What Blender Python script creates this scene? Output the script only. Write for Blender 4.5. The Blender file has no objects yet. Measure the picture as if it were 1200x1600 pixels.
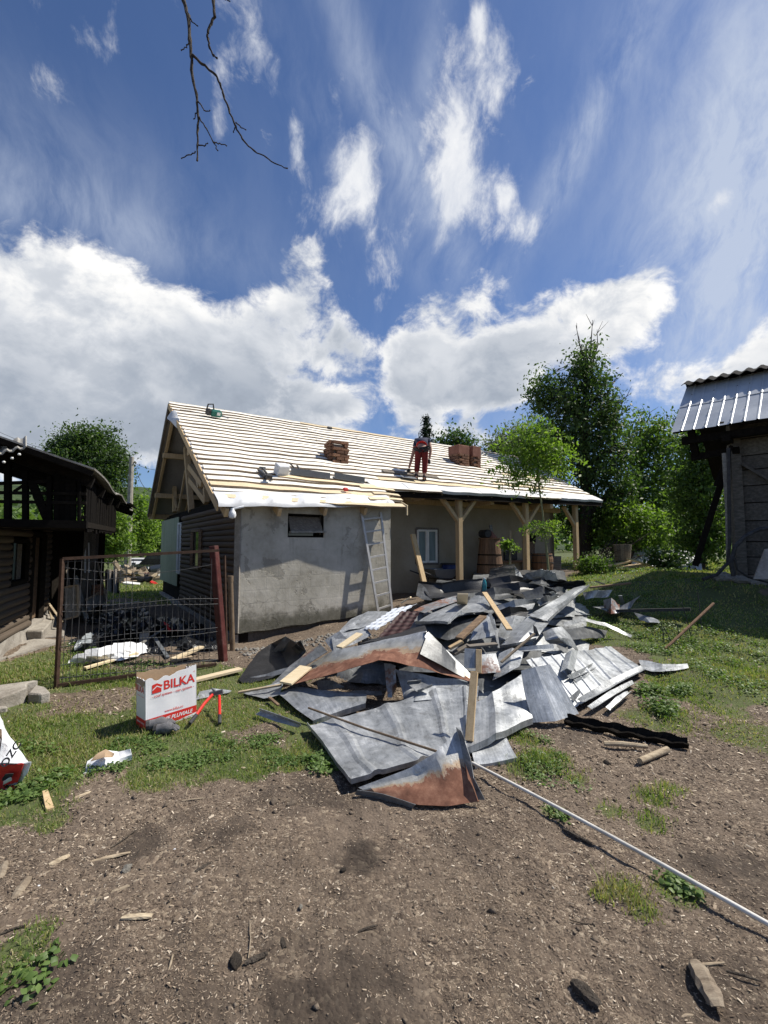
import bpy, bmesh, math, random
import numpy as np
from mathutils import Vector, Matrix
R = math.radians
SC = bpy.context.scene
COL = SC.collection
random.seed(11)
RNG = np.random.default_rng(11)

# ------------------------------------------------------------------ camera
FPX, CAMZ = 720.0, 1.6
PITCH = math.atan(50 / FPX)
_c, _s = math.cos(PITCH), math.sin(PITCH)
cam_d = bpy.data.cameras.new('camera')
cam = bpy.data.objects.new('camera', cam_d)
COL.objects.link(cam)
cam.location = (0, 0, CAMZ)
cam.rotation_euler = (R(90) + PITCH, 0, 0)
cam_d.sensor_fit = 'VERTICAL'
cam_d.sensor_height = 32.0
cam_d.lens = 32.0 * FPX / 1600
cam_d.clip_start = 0.05
cam_d.clip_end = 5000
SC.camera = cam
SUN_PHI, SUN_EL = R(18), R(53)
SUN_DIR = Vector((math.cos(SUN_PHI) * math.cos(SUN_EL), math.sin(SUN_PHI) * math.cos(SUN_EL), math.sin(SUN_EL)))

def ray(px, py):
    x = (px - 600) / FPX
    y = (800 - py) / FPX
    d = Vector((x, _c - _s * y, _s + _c * y))
    return d / d.y

def proj(x, y, z):
    z = z - CAMZ
    dy = np.maximum(_c * y + _s * z, 1e-3)
    return 600 + FPX * x / dy, 800 - FPX * (-_s * y + _c * z) / dy

# ------------------------------------------------------------------ node helper
class NT:
    def __init__(self, tree):
        self.t = tree
        tree.nodes.clear()
    def n(self, typ, ins=None, out=0, **at):
        nd = self.t.nodes.new('ShaderNode' + typ)
        for k, v in at.items():
            setattr(nd, k, v)
        for k, v in (ins or {}).items():
            self.put(nd.inputs[k], v)
        return nd.outputs[out]
    def put(self, sock, v):
        if isinstance(v, bpy.types.NodeSocket):
            self.t.links.new(v, sock)
        else:
            if sock.type == 'RGBA' and not hasattr(v, '__len__'):
                v = (v, v, v)
            if sock.type == 'RGBA' and len(v) == 3:
                v = (*v, 1)
            sock.default_value = v
    def m(self, op, a, b=0.0, c=0.0, clamp=False):
        return self.n('Math', {0: a, 1: b, 2: c}, operation=op, use_clamp=clamp)
    def vm(self, op, a, b=(0, 0, 0), out=0):
        return self.n('VectorMath', {0: a, 1: b}, out=out, operation=op)
    def step(self, v, lo, hi):
        return self.n('MapRange', {0: v, 1: lo, 2: hi, 3: 0.0, 4: 1.0}, interpolation_type='SMOOTHSTEP')
    def noise(self, vec, scale, detail=4.0, rough=0.55, dist=0.0):
        return self.n('TexNoise', {'Vector': vec, 'Scale': scale, 'Detail': detail, 'Roughness': rough, 'Distortion': dist})
    def mix(self, f, a, b, blend='MIX'):
        nd = self.t.nodes.new('ShaderNodeMix')
        nd.data_type = 'RGBA'
        nd.blend_type = blend
        self.put(nd.inputs[0], f)
        self.put(nd.inputs[6], a)
        self.put(nd.inputs[7], b)
        return nd.outputs[2]
    def ramp(self, f, stops, interp='LINEAR'):
        nd = self.t.nodes.new('ShaderNodeValToRGB')
        nd.color_ramp.interpolation = interp
        e = nd.color_ramp.elements
        while len(e) < len(stops):
            e.new(0.5)
        for i, (p, c) in enumerate(stops):
            e[i].position = p
            e[i].color = (*c, 1) if hasattr(c, '__len__') else (c, c, c, 1)
        self.put(nd.inputs[0], f)
        return nd.outputs[0]

# ------------------------------------------------------------------ sky: Nishita with cumulus, wisps and cirrus
W = bpy.data.worlds.new('World')
SC.world = W
W.use_nodes = True
def build_sky():
    T = NT(W.node_tree)
    d = T.n('TexCoord', out=0)
    sep = T.t.nodes.new('ShaderNodeSeparateXYZ')
    T.put(sep.inputs[0], d)
    x, y, z = sep.outputs
    az = T.m('ARCTAN2', x, y)
    el = T.m('ARCSINE', z)
    ae = T.n('CombineXYZ', {0: az, 1: el})
    def azel(px, py):
        r = ray(px, py).normalized()
        return math.atan2(r.x, r.y), math.asin(r.z)
    def blob(px, py, sx, sy, amp, px2=None, py2=None):
        a, e = azel(px, py)
        rot = 0.0
        if px2 is not None:
            a2, e2 = azel(px2, py2)
            rot = math.atan2(e2 - e, a2 - a)
            sx = math.hypot(e2 - e, a2 - a) * 0.6
            a, e = (a + a2) / 2, (e + e2) / 2
        mp = T.n('Mapping', {'Vector': ae, 'Location': (a, e, 0), 'Rotation': (0, 0, rot), 'Scale': (sx, sy, 1)}, vector_type='TEXTURE')
        return T.m('MULTIPLY', T.m('EXPONENT', T.m('MULTIPLY', T.vm('DOT_PRODUCT', mp, mp, out=1), -1.0)), amp)
    def total(bl):
        s = bl[0]
        for b in bl[1:]:
            s = T.m('ADD', s, b)
        return s
    nish = T.n('TexSky', sky_type='NISHITA', sun_disc=False, sun_elevation=SUN_EL, sun_rotation=R(90) - SUN_PHI,
               altitude=400.0, air_density=1.0, dust_density=0.5, ozone_density=2.5)
    blue = T.mix(1.0, nish, (0.76, 0.88, 1.10), 'MULTIPLY')
    # warped direction
    wv = T.n('TexNoise', {'Vector': d, 'Scale': 5.0, 'Detail': 3.0}, out=1)
    wsc = T.vm('MULTIPLY', T.vm('SUBTRACT', wv, (0.5, 0.5, 0.5)), (0.10, 0.10, 0.10))
    dw = T.vm('ADD', d, wsc)
    def fbm(vec, sc, det=9.0, ro=0.60):
        return T.noise(vec, sc, det, ro)
    sq = T.n('Mapping', {'Vector': dw, 'Scale': (1.0, 1.0, 1.35)})
    n1 = fbm(sq, 5.0, 12.0, 0.63)
    off = tuple(v * 0.055 for v in SUN_DIR)
    n2 = fbm(T.vm('ADD', sq, off), 5.0, 8.0, 0.60)
    low = T.noise(d, 1.3, 2.0)
    # cumulus: a bank low on the left, two heads left and right of the centre, one at the right edge
    cum = total([blob(40, 450, .26, .10, .50), blob(260, 520, .36, .12, .62), blob(470, 450, .12, .10, .60), blob(80, 610, .40, .12, .70), blob(330, 610, .26, .10, .55),
                 blob(690, 480, .115, .065, .58), blob(770, 570, .17, .075, .70), blob(975, 465, .14, .085, .72), blob(905, 480, .06, .05, .35), blob(560, 545, .06, .05, .42),
                 blob(1195, 530, .06, .07, .60), blob(1130, 575, .09, .035, .55), blob(735, 680, .035, .045, .65), blob(660, 672, .07, .03, .45), blob(775, 690, .03, .03, .5),
                 blob(-300, 520, .4, .2, .6), blob(1650, 480, .5, .2, .40), blob(120, 690, .36, .07, .70), blob(430, 600, .14, .08, .40), blob(640, 560, .12, .06, .35), blob(700, 600, .14, .05, .45), blob(850, 560, .10, .05, .4), blob(610, 430, .06, .06, -.25), blob(1090, 450, .05, .10, -.2), blob(578, 455, .055, .11, -.75), blob(592, 560, .03, .05, -.35), blob(700, 615, .14, .035, .45), blob(520, 630, .10, .035, .4), blob(640, 690, 1.0, .06, .32), blob(1010, 610, .10, .04, .3), blob(1120, 520, .05, .06, -.3), blob(600, 640, .05, .06, -.25), blob(860, 590, .05, .03, -.2), blob(400, 385, .035, .035, -.2), blob(480, 345, .4, .04, -.2)])
    behind = T.step(y, 0.25, -0.3)
    cum = T.m('ADD', cum, T.m('MULTIPLY', behind, T.m('MULTIPLY', T.step(el, 0.9, 0.1), 0.35)))
    dens = T.m('ADD', T.m('ADD', T.m('MULTIPLY', n1, 3.3), cum), -2.14)
    cover = T.step(dens, -0.06, 0.40)
    thick = T.step(dens, 0.20, 0.70)
    lit = T.step(T.m('SUBTRACT', n1, n2), -0.15, 0.15)
    base = T.noise(sq, 2.4, 4.0, 0.5)
    dark = T.m('MULTIPLY', thick, T.step(T.m('ADD', base, T.m('MULTIPLY', el, -0.85)), 0.02, 0.36))
    shade = T.m('MULTIPLY', T.m('ADD', T.m('MULTIPLY', lit, 0.42), 0.62), T.m('SUBTRACT', 1.0, T.m('MULTIPLY', dark, 0.62)))
    ccol = T.ramp(shade, [(0.0, (2.2, 2.6, 3.3)), (0.35, (4.0, 4.5, 5.3)), (0.7, (7.0, 7.3, 7.8)), (1.0, (10.5, 10.4, 10.2))])
    # wisps torn along one direction, high up
    wr = T.n('Mapping', {'Vector': dw, 'Rotation': (0, R(-24), 0), 'Scale': (1.5, 1.0, 0.75)})
    n3 = fbm(wr, 6.5, 12.0, 0.66)
    wis = total([blob(530, 300, .085, .085, .50), blob(462, 225, .022, .05, .50), blob(375, 40, .1, .05, .50, 440, 140), blob(715, 190, .05, .08, .46), blob(730, 300, .075, .06, .50), blob(700, 330, .03, .04, .4),
                 blob(775, 95, .06, .07, .50), blob(520, 130, .04, .05, .42), blob(600, 100, .1, .04, .24, 690, 260), blob(745, 30, .02, .02, .45), blob(790, 305, .02, .02, .5), blob(570, 255, .02, .05, .4),
                 blob(1110, 320, .055, .018, .55, 1145, 300), blob(345, 150, .03, .10, .36), blob(140, 60, .06, .03, .34), blob(60, 130, .05, .03, .28), blob(1085, 285, .02, .02, .35),
                 blob(680, 390, .05, .05, .36), blob(820, 360, .04, .04, .40), blob(600, 250, .28, .28, .10), blob(640, 630, .05, .03, .4), blob(430, 180, .10, .16, .12)])
    wd = T.m('ADD', T.m('ADD', T.m('MULTIPLY', n3, 2.3), T.m('ADD', wis, T.m('MULTIPLY', behind, 0.14))), -1.46)
    wcov = T.m('MULTIPLY', T.step(wd, -0.06, 0.55), 0.92)
    # cirrus veils and an old vapour trail
    cr = T.n('Mapping', {'Vector': dw, 'Rotation': (0, R(35), 0), 'Scale': (2.2, 1.0, 0.8)})
    n4 = fbm(cr, 4.0, 12.0, 0.66)
    vei = total([blob(1190, 40, .1, .14, 1.05, 1090, 580), blob(1015, -20, .1, .036, 1.05, 835, 350), blob(520, -10, .1, .04, .75, 780, 470), blob(690, -20, .1, .03, .4, 640, 250),
                 blob(60, 260, .30, .10, .36), blob(30, 320, .3, .06, .30), blob(150, 350, .3, .05, .25), blob(1300, 300, .30, .4, .6), blob(600, 650, 1.2, .12, .30), blob(620, 150, .35, .35, .10), blob(430, 60, .1, .04, .4, 660, 420)])
    veil = T.m('MULTIPLY', T.m('MULTIPLY', T.m('ADD', vei, T.m('MULTIPLY', behind, 0.25)), T.step(n4, 0.26, 0.74)), 0.85, clamp=True)
    veil = T.m('MINIMUM', veil, 0.8)
    sky = T.mix(veil, blue, (6.0, 6.7, 8.0))
    sky = T.mix(wcov, sky, T.mix(T.step(n3, .4, .75), (7.0, 7.4, 8.2), (10.0, 10.0, 10.0)))
    sky = T.mix(cover, sky, ccol)
    bg = T.n('Background', {'Color': sky, 'Strength': 0.078})
    o = T.t.nodes.new('ShaderNodeOutputWorld')
    T.t.links.new(bg, o.inputs[0])
build_sky()
W.cycles.sampling_method = 'MANUAL'
W.cycles.sample_map_resolution = 1024

sun_d = bpy.data.lights.new('sun', 'SUN')
sun_d.energy = 5.0
sun_d.angle = R(0.53)
sun_d.color = (1.0, 0.94, 0.84)
sun = bpy.data.objects.new('sun', sun_d)
COL.objects.link(sun)
sun.rotation_euler = (-SUN_DIR).to_track_quat('-Z', 'Y').to_euler()
sun.location = (20, 0, 40)

SC.view_settings.view_transform = 'Standard'
SC.view_settings.look = 'None'
SC.view_settings.gamma = 1.0
SC.view_settings.use_curve_mapping = False
SC.view_settings.exposure = 0.36
SC.cycles.max_bounces = 6
SC.cycles.transparent_max_bounces = 6
SC.cycles.caustics_reflective = False
SC.cycles.caustics_refractive = False
# ------------------------------------------------------------------ mesh helpers
def link(o, parent=None):
    COL.objects.link(o)
    if parent is not None:
        o.parent = parent
    return o

def wloc(o):
    v = Vector((0, 0, 0))
    while o is not None:
        v = v + o.location
        o = o.parent
    return v

def tag(o, label=None, cat=None, group=None, kind=None):
    if label: o['label'] = label
    if cat: o['category'] = cat
    if group: o['group'] = group
    if kind: o['kind'] = kind
    return o

def thing(name, label, cat, loc, group=None):
    o = bpy.data.objects.new(name, None)
    o.empty_display_size = 0.1
    o.location = loc
    link(o)
    return tag(o, label, cat, group)

class MB:
    """collects polygons in world coordinates, then links them as one mesh object"""
    def __init__(self):
        self.v, self.f, self.mi, self.uv = [], [], [], []
        self.k = 0
    def add(self, vs, fs, uvs=None):
        b = len(self.v)
        self.v.extend(Vector(p) for p in vs)
        for i, f in enumerate(fs):
            self.f.append([b + j for j in f])
            self.mi.append(self.k)
            self.uv.append(uvs[i] if uvs else None)
        return self
    def box(self, c, size, M=None):
        sx, sy, sz = (q / 2 for q in size)
        vs = [Vector((x, y, z)) for x in (-sx, sx) for y in (-sy, sy) for z in (-sz, sz)]
        if M is not None:
            vs = [M @ v for v in vs]
        c = Vector(c)
        return self.add([v + c for v in vs], [(0, 1, 3, 2), (4, 6, 7, 5), (0, 4, 5, 1), (2, 3, 7, 6), (0, 2, 6, 4), (1, 5, 7, 3)])
    def beam(self, p0, p1, w, h, up=(0, 0, 1), taper=1.0):
        p0, p1 = Vector(p0), Vector(p1)
        d = (p1 - p0).normalized()
        up = Vector(up)
        if abs(d.dot(up.normalized())) > 0.98:
            up = Vector((0.3, 1, 0))
        sd = d.cross(up).normalized()
        u = sd.cross(d)
        vs = []
        for p, k in ((p0, 1.0), (p1, taper)):
            for a, b in ((-1, -1), (1, -1), (1, 1), (-1, 1)):
                vs.append(p + sd * (a * w / 2 * k) + u * (b * h / 2 * k))
        return self.add(vs, [(3, 2, 1, 0), (4, 5, 6, 7), (0, 1, 5, 4), (1, 2, 6, 5), (2, 3, 7, 6), (3, 0, 4, 7)])
    def tube(self, path, r, n=8, caps=True):
        path = [Vector(p) for p in path]
        rs = r if hasattr(r, '__len__') else [r] * len(path)
        vs, fs = [], []
        ref = Vector((0.13, 0.31, 0.94))
        for i, p in enumerate(path):
            d = (path[min(i + 1, len(path) - 1)] - path[max(i - 1, 0)]).normalized()
            if abs(d.dot(ref)) > 0.97:
                ref = Vector((0.9, -0.3, 0.2))
            s = d.cross(ref).normalized()
            u = s.cross(d)
            for k in range(n):
                a = 2 * math.pi * k / n
                vs.append(p + (s * math.cos(a) + u * math.sin(a)) * rs[i])
        for i in range(len(path) - 1):
            for k in range(n):
                k2 = (k + 1) % n
                fs.append((i * n + k, i * n + k2, (i + 1) * n + k2, (i + 1) * n + k))
        if caps:
            fs.append(tuple(reversed(range(n))))
            fs.append(tuple(range((len(path) - 1) * n, len(path) * n)))
        return self.add(vs, fs)
    def lathe(self, c, prof, n=20, M=None, caps=True):
        c = Vector(c)
        vs, fs = [], []
        for r, z in prof:
            for k in range(n):
                a = 2 * math.pi * k / n
                v = Vector((r * math.cos(a), r * math.sin(a), z))
                vs.append(c + (M @ v if M is not None else v))
        for i in range(len(prof) - 1):
            for k in range(n):
                k2 = (k + 1) % n
                fs.append((i * n + k, i * n + k2, (i + 1) * n + k2, (i + 1) * n + k))
        if caps:
            fs.append(tuple(reversed(range(n))))
            fs.append(tuple(range((len(prof) - 1) * n, len(prof) * n)))
        return self.add(vs, fs)
    def prism(self, poly, ext):
        """polygon (list of points) extruded by vector ext"""
        n = len(poly)
        ext = Vector(ext)
        vs = [Vector(p) for p in poly] + [Vector(p) + ext for p in poly]
        fs = [tuple(reversed(range(n))), tuple(range(n, 2 * n))]
        fs += [(i, (i + 1) % n, n + (i + 1) % n, n + i) for i in range(n)]
        return self.add(vs, fs)
    def grid(self, P, thick=0.0, uvs=True):
        """P: rows x cols of points; optional thickness along the local normal"""
        nr, nc = len(P), len(P[0])
        vs = [p for row in P for p in row]
        fs, uv = [], []
        U = lambda i, j: (j / (nc - 1), i / (nr - 1))
        for i in range(nr - 1):
            for j in range(nc - 1):
                fs.append((i * nc + j, i * nc + j + 1, (i + 1) * nc + j + 1, (i + 1) * nc + j))
                uv.append((U(i, j), U(i, j + 1), U(i + 1, j + 1), U(i + 1, j)))
        if thick:
            m = len(vs)
            nv = []
            for i in range(nr):
                for j in range(nc):
                    a = Vector(P[i][min(j + 1, nc - 1)]) - Vector(P[i][max(j - 1, 0)])
                    b = Vector(P[min(i + 1, nr - 1)][j]) - Vector(P[max(i - 1, 0)][j])
                    nn = a.cross(b)
                    nv.append(nn.normalized() if nn.length > 1e-9 else Vector((0, 0, 1)))
            vs = vs + [Vector(v) - nv[k] * thick for k, v in enumerate(vs)]
            for q in range((nr - 1) * (nc - 1)):
                fs.append(tuple(m + k for k in reversed(fs[q])))
                uv.append(tuple(reversed(uv[q])))
            def rim(a, b, ua, ub):
                fs.append((a, m + a, m + b, b))
                uv.append((ua, ua, ub, ub))
            for j in range(nc - 1):
                rim(j, j + 1, U(0, j), U(0, j + 1))
                k = (nr - 1) * nc + j
                rim(k + 1, k, U(nr - 1, j + 1), U(nr - 1, j))
            for i in range(nr - 1):
                rim((i + 1) * nc, i * nc, U(i + 1, 0), U(i, 0))
                rim(i * nc + nc - 1, (i + 1) * nc + nc - 1, U(i, nc - 1), U(i + 1, nc - 1))
        return self.add(vs, fs, uv)
    def build(self, name, mats, parent=None, loc=None, smooth=False, bevel=0.0):
        if parent is not None:
            org = wloc(parent)
        else:
            org = Vector(loc) if loc is not None else Vector((0, 0, 0))
        me = bpy.data.meshes.new(name)
        me.from_pydata([v - org for v in self.v], [], self.f)
        mats = mats if isinstance(mats, (list, tuple)) else [mats]
        for m in mats:
            me.materials.append(m)
        if any(self.mi):
            me.polygons.foreach_set('material_index', self.mi)
        if any(u is not None for u in self.uv):
            ul = me.uv_layers.new(name='UVMap')
            arr = []
            for f, u in zip(self.f, self.uv):
                for k in range(len(f)):
                    arr.extend(u[k] if u else (0.0, 0.0))
            ul.data.foreach_set('uv', arr)
        if smooth:
            me.polygons.foreach_set('use_smooth', [True] * len(me.polygons))
            try:
                me.set_sharp_from_angle(angle=R(40))
            except Exception:
                pass
        me.update()
        o = bpy.data.objects.new(name, me)
        if parent is None:
            o.location = org
        link(o, parent)
        if bevel:
            b = o.modifiers.new('bevel', 'BEVEL')
            b.width = bevel
            b.segments = 1
            b.limit_method = 'ANGLE'
        return o

def piece(name, mesh, parent, M):
    """an instance that shares mesh data, placed by a world matrix"""
    o = bpy.data.objects.new(name, mesh)
    link(o, parent)
    o.matrix_basis = Matrix.Translation(-wloc(parent)) @ M if parent is not None else M
    return o

def frame(p0, p1, up=(0, 0, 1), w=1.0, h=1.0):
    """matrix taking a unit piece (x from -.5 to .5, y and z from -.5 to .5) to a beam from p0 to p1"""
    p0, p1 = Vector(p0), Vector(p1)
    d = p1 - p0
    L = d.length
    d = d / L
    up = Vector(up)
    if abs(d.dot(up.normalized())) > 0.98:
        up = Vector((0.3, 1, 0))
    y = up.cross(d).normalized()
    z = d.cross(y)
    M = Matrix(((d.x * L, y.x * w, z.x * h, 0), (d.y * L, y.y * w, z.y * h, 0), (d.z * L, y.z * w, z.z * h, 0), (0, 0, 0, 1)))
    M.translation = (p0 + p1) / 2
    return M

def mesh_np(name, V, F, mat, parent=None, smooth=False, kind=None, loc=None):
    """fast mesh from numpy arrays; F is (n,3) or (n,4)"""
    org = np.array(wloc(parent)) if parent is not None else np.array(loc if loc is not None else (0, 0, 0))
    me = bpy.data.meshes.new(name)
    V = np.asarray(V, np.float32) - org.astype(np.float32)
    F = np.asarray(F, np.int32)
    k = F.shape[1]
    me.vertices.add(len(V))
    me.vertices.foreach_set('co', V.ravel())
    me.loops.add(F.size)
    me.loops.foreach_set('vertex_index', F.ravel())
    me.polygons.add(len(F))
    me.polygons.foreach_set('loop_start', np.arange(0, F.size, k, dtype=np.int32))
    me.polygons.foreach_set('loop_total', np.full(len(F), k, np.int32))
    if smooth:
        me.polygons.foreach_set('use_smooth', np.ones(len(F), bool))
    me.materials.append(mat)
    me.update(calc_edges=True)
    me.validate()
    o = bpy.data.objects.new(name, me)
    if parent is None:
        o.location = org
    link(o, parent)
    if kind: o['kind'] = kind
    return o

# value noise in numpy, for terrain and scattering
_perm = np.random.default_rng(5).random((256, 256))
def vnoise(x, y):
    xi = np.floor(x).astype(int); yi = np.floor(y).astype(int)
    fx = x - xi; fy = y - yi
    fx = fx * fx * (3 - 2 * fx); fy = fy * fy * (3 - 2 * fy)
    g = lambda a, b: _perm[a & 255, b & 255]
    return (g(xi, yi) * (1 - fx) + g(xi + 1, yi) * fx) * (1 - fy) + (g(xi, yi + 1) * (1 - fx) + g(xi + 1, yi + 1) * fx) * fy
def fbm(x, y, sc=1.0, o=4):
    s = 0; a = 0.5
    for i in range(o):
        s = s + a * vnoise(x * sc + 17.3 * i, y * sc + 9.1 * i)
        a *= 0.5; sc *= 2.03
    return s

# ------------------------------------------------------------------ terrain
HA = Vector((-2.3144, 7.4374, 0))                   # front left corner of the house
ha = Vector((1074, 720, 0)).normalized()            # along the house
hb = Vector((-ha.y, ha.x, 0))                       # towards its back
def hw(s, t, h=0.0):
    return HA + ha * s + hb * t + Vector((0, 0, h))
_cp = [(-2.3, 7.4, 0.0), (0.2, 9.1, .18), (1.0, 10.6, .38), (3.2, 11.3, .55), (5.2, 12.8, .68), (7, 14, .74), (5.9, 9.4, .95), (7.5, 8.2, 1.0), (6.5, 11, 1.0), (8, 17, .76), (7.4, 15.6, .74), (9.2, 15.4, .80),
       (4.6, 7.6, .45), (4.0, 6.2, .12), (2.6, 4.8, 0.0), (0, 3, 0), (1.6, 2, 0), (-2, 3, 0), (0, 0.5, 0), (-3, 1, 0), (3, 1.5, 0), (3, 3.4, 0), (5, 4.5, .2), (7, 6, .6), (6, 3, .2),
       (-4.9, 5.9, .30), (-5.3, 6.9, .33), (-4.6, 5.3, .24), (-4.2, 4.7, .12), (-3.6, 5.3, 0), (-6.5, 9, .3), (-5, 8, .1), (-3.6, 8, 0), (-8.5, 14, .2), (-6, 12, .1), (-6, 4, .2), (-4, 3, .05), (-8, 6, .4),
       (-5, 10, .1), (-7.5, 15, .1), (-9.5, 20, -.2), (-13, 28, -.6), (-12, 40, -1.0), (-20, 60, -1.0), (0, 60, -.6), (-4, 20, .1), (4, 22, .6), (10, 22, 1.0), (14, 14, 1.2), (12, 6, 1.2),
       (30, 40, 1.0), (40, 10, 1.5), (-30, 10, .4), (-40, 40, 0), (0, -10, 0), (-15, -6, .1), (15, -6, .3), (60, -40, 1), (-60, -40, 0), (0, 120, -1.0), (-60, 110, -.6), (80, 90, 1), (0.5, 5.2, .03), (1.6, 6.6, .12), (2.2, 8, .28)]
_cp = np.array(_cp)
def gz(x, y):
    x = np.asarray(x, float); y = np.asarray(y, float)
    num = np.zeros_like(x); den = np.zeros_like(x)
    for cx, cy, cz in _cp:
        r = 0.10 * math.hypot(cx, cy) + 0.35
        w = 1.0 / ((x - cx) ** 2 + (y - cy) ** 2 + r * r) ** 2
        num = num + w * cz; den = den + w
    z = num / den
    return z + (fbm(x, y, 1.1, 3) - 0.44) * 0.09 * np.clip(np.hypot(x, y) / 4, .4, 2.0)
def gzf(x, y):
    return float(gz(np.array([x]), np.array([y]))[0])
def ground(px, py, dz=0.0):
    """the point of the terrain seen at a pixel of the photograph"""
    d = ray(px, py)
    Y = np.concatenate([np.linspace(0.8, 14, 1500), np.linspace(14, 90, 1200)])
    z = CAMZ + d.z * Y
    below = z < gz(d.x * Y, Y)
    i = int(np.argmax(below)) if below.any() else len(Y) - 1
    return Vector((d.x * Y[i], Y[i], gzf(d.x * Y[i], Y[i]) + dz))
def at(px, py, Y):
    return ray(px, py) * Y + Vector((0, 0, CAMZ))
def onz(px, py, z):
    d = ray(px, py)
    return d * ((z - CAMZ) / d.z) + Vector((0, 0, CAMZ))
def onplane(px, py, P, n):
    d = ray(px, py)
    o = Vector((0, 0, CAMZ))
    return o + d * ((Vector(P) - o).dot(n) / d.dot(n))

# where the turf grows, in plan: outlines measured on the ground
def _plan(poly):
    return np.array([[*ground(px, py).xy] for px, py in poly])
def inside(poly, x, y):
    """signed distance (positive inside) in metres"""
    d = np.full(x.shape, 1e9); ins = np.zeros(x.shape, bool)
    n = len(poly)
    for i in range(n):
        x0, y0 = poly[i]; x1, y1 = poly[(i + 1) % n]
        ex, ey = x1 - x0, y1 - y0
        t = np.clip(((x - x0) * ex + (y - y0) * ey) / (ex * ex + ey * ey + 1e-12), 0, 1)
        d = np.minimum(d, np.hypot(x - x0 - t * ex, y - y0 - t * ey))
        c = ((y0 > y) != (y1 > y)) & (x < (x1 - x0) * (y - y0) / (y1 - y0 + 1e-15) + x0)
        ins ^= c
    return np.where(ins, d, -d)
TURF = [_plan(p) for p in (
    [(-500, 1040), (0, 1032), (90, 1002), (110, 1040), (170, 1050), (345, 1042), (380, 1040), (470, 1060), (480, 1130), (520, 1200), (470, 1212), (330, 1195), (250, 1228), (130, 1212), (80, 1262), (0, 1280), (-500, 1400)],
    [(905, 893), (1000, 884), (1100, 884), (1200, 925), (1500, 930), (1500, 1120), (1200, 1108), (1130, 1100), (1000, 1092), (1050, 1040), (960, 1010), (860, 1000), (850, 930)])]
_thin = [_plan(p) for p in ([(80, 1085), (210, 1078), (215, 1108), (70, 1115)], [(340, 1140), (420, 1135), (440, 1165), (350, 1165)])]
TUFTS = [(*ground(px, py).xy, r) for px, py, r in ((1020, 1245, .17), (1045, 1235, .12), (965, 1392, .12), (940, 1400, .08), (1000, 1420, .10), (860, 1190, .22), (820, 1200, .2), (900, 1220, .16), (820, 1155, .16), (950, 1265, .12),
                                                  (1020, 1290, .16), (1040, 1120, .3), (1130, 1110, .25), (10, 1500, .13), (45, 1470, .08), (1060, 1395, .1), (1190, 1160, .4), (860, 1265, .08))]
def turf(x, y):
    x = np.asarray(x, float); y = np.asarray(y, float)
    n = fbm(x, y, 2.2, 4) - 0.47
    m = np.zeros_like(x)
    for p in TURF:
        m = np.maximum(m, np.clip((inside(p, x, y) + n * 0.9) / 0.18 + 0.4, 0, 1))
    for p in _thin:
        m = m * (1 - 0.85 * np.clip((inside(p, x, y) + n * 0.5) / 0.15 + 0.5, 0, 1))
    for cx, cy, r in TUFTS:
        m = np.maximum(m, np.clip(1.2 - np.hypot(x - cx, y - cy) / r + n * 2.2, 0, 0.6))
    far = np.clip((y - 11.5 + n * 3) / 1.5, 0, 1)
    s_ = (x - HA.x) * ha.x + (y - HA.y) * ha.y
    t_ = (x - HA.x) * hb.x + (y - HA.y) * hb.y
    porch = (s_ > -4.5) & (s_ < 12.3) & (t_ > -0.3) & (t_ < 4.0)
    far = np.where(porch, 0, far)
    m = np.maximum(m, far)
    side = np.clip((np.abs(x) - 9) / 3, 0, 1)
    m = np.maximum(m, side * np.clip(n * 5 + .6, 0, 1))
    return np.clip(m, 0, 1)

# ------------------------------------------------------------------ materials
MAT = {}
def new_mat(name):
    m = bpy.data.materials.new(name)
    m.use_nodes = True
    MAT[name] = m
    T = NT(m.node_tree)
    return m, T
def finish(m, T, color, rough=0.8, bump=None, bstr=0.3, bdist=0.01, metal=0.0, spec=0.35, trans=None, extra=None):
    ins = {'Base Color': color, 'Roughness': rough, 'Metallic': metal, 'Specular IOR Level': spec}
    if bump is not None:
        ins['Normal'] = T.n('Bump', {'Height': bump, 'Strength': bstr, 'Distance': bdist})
    ins.update(extra or {})
    sh = T.n('BsdfPrincipled', ins)
    if trans is not None:
        tr = T.n('BsdfTranslucent', {'Color': trans[0]})
        sh = T.n('MixShader', {0: trans[1], 1: sh, 2: tr})
    o = T.t.nodes.new('ShaderNodeOutputMaterial')
    T.t.links.new(sh, o.inputs[0])
    return m
def objvec(T, scale=(1, 1, 1), shift=True, world=False):
    if world:
        v = T.n('NewGeometry', out=0)
    else:
        v = T.n('TexCoord', out=3)
    if shift:
        r = T.n('ObjectInfo', out=5)
        v = T.vm('ADD', v, T.n('CombineXYZ', {0: T.m('MULTIPLY', r, 37.0), 1: T.m('MULTIPLY', r, 91.0), 2: T.m('MULTIPLY', r, 53.0)}))
    return T.n('Mapping', {'Vector': v, 'Scale': scale})
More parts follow.
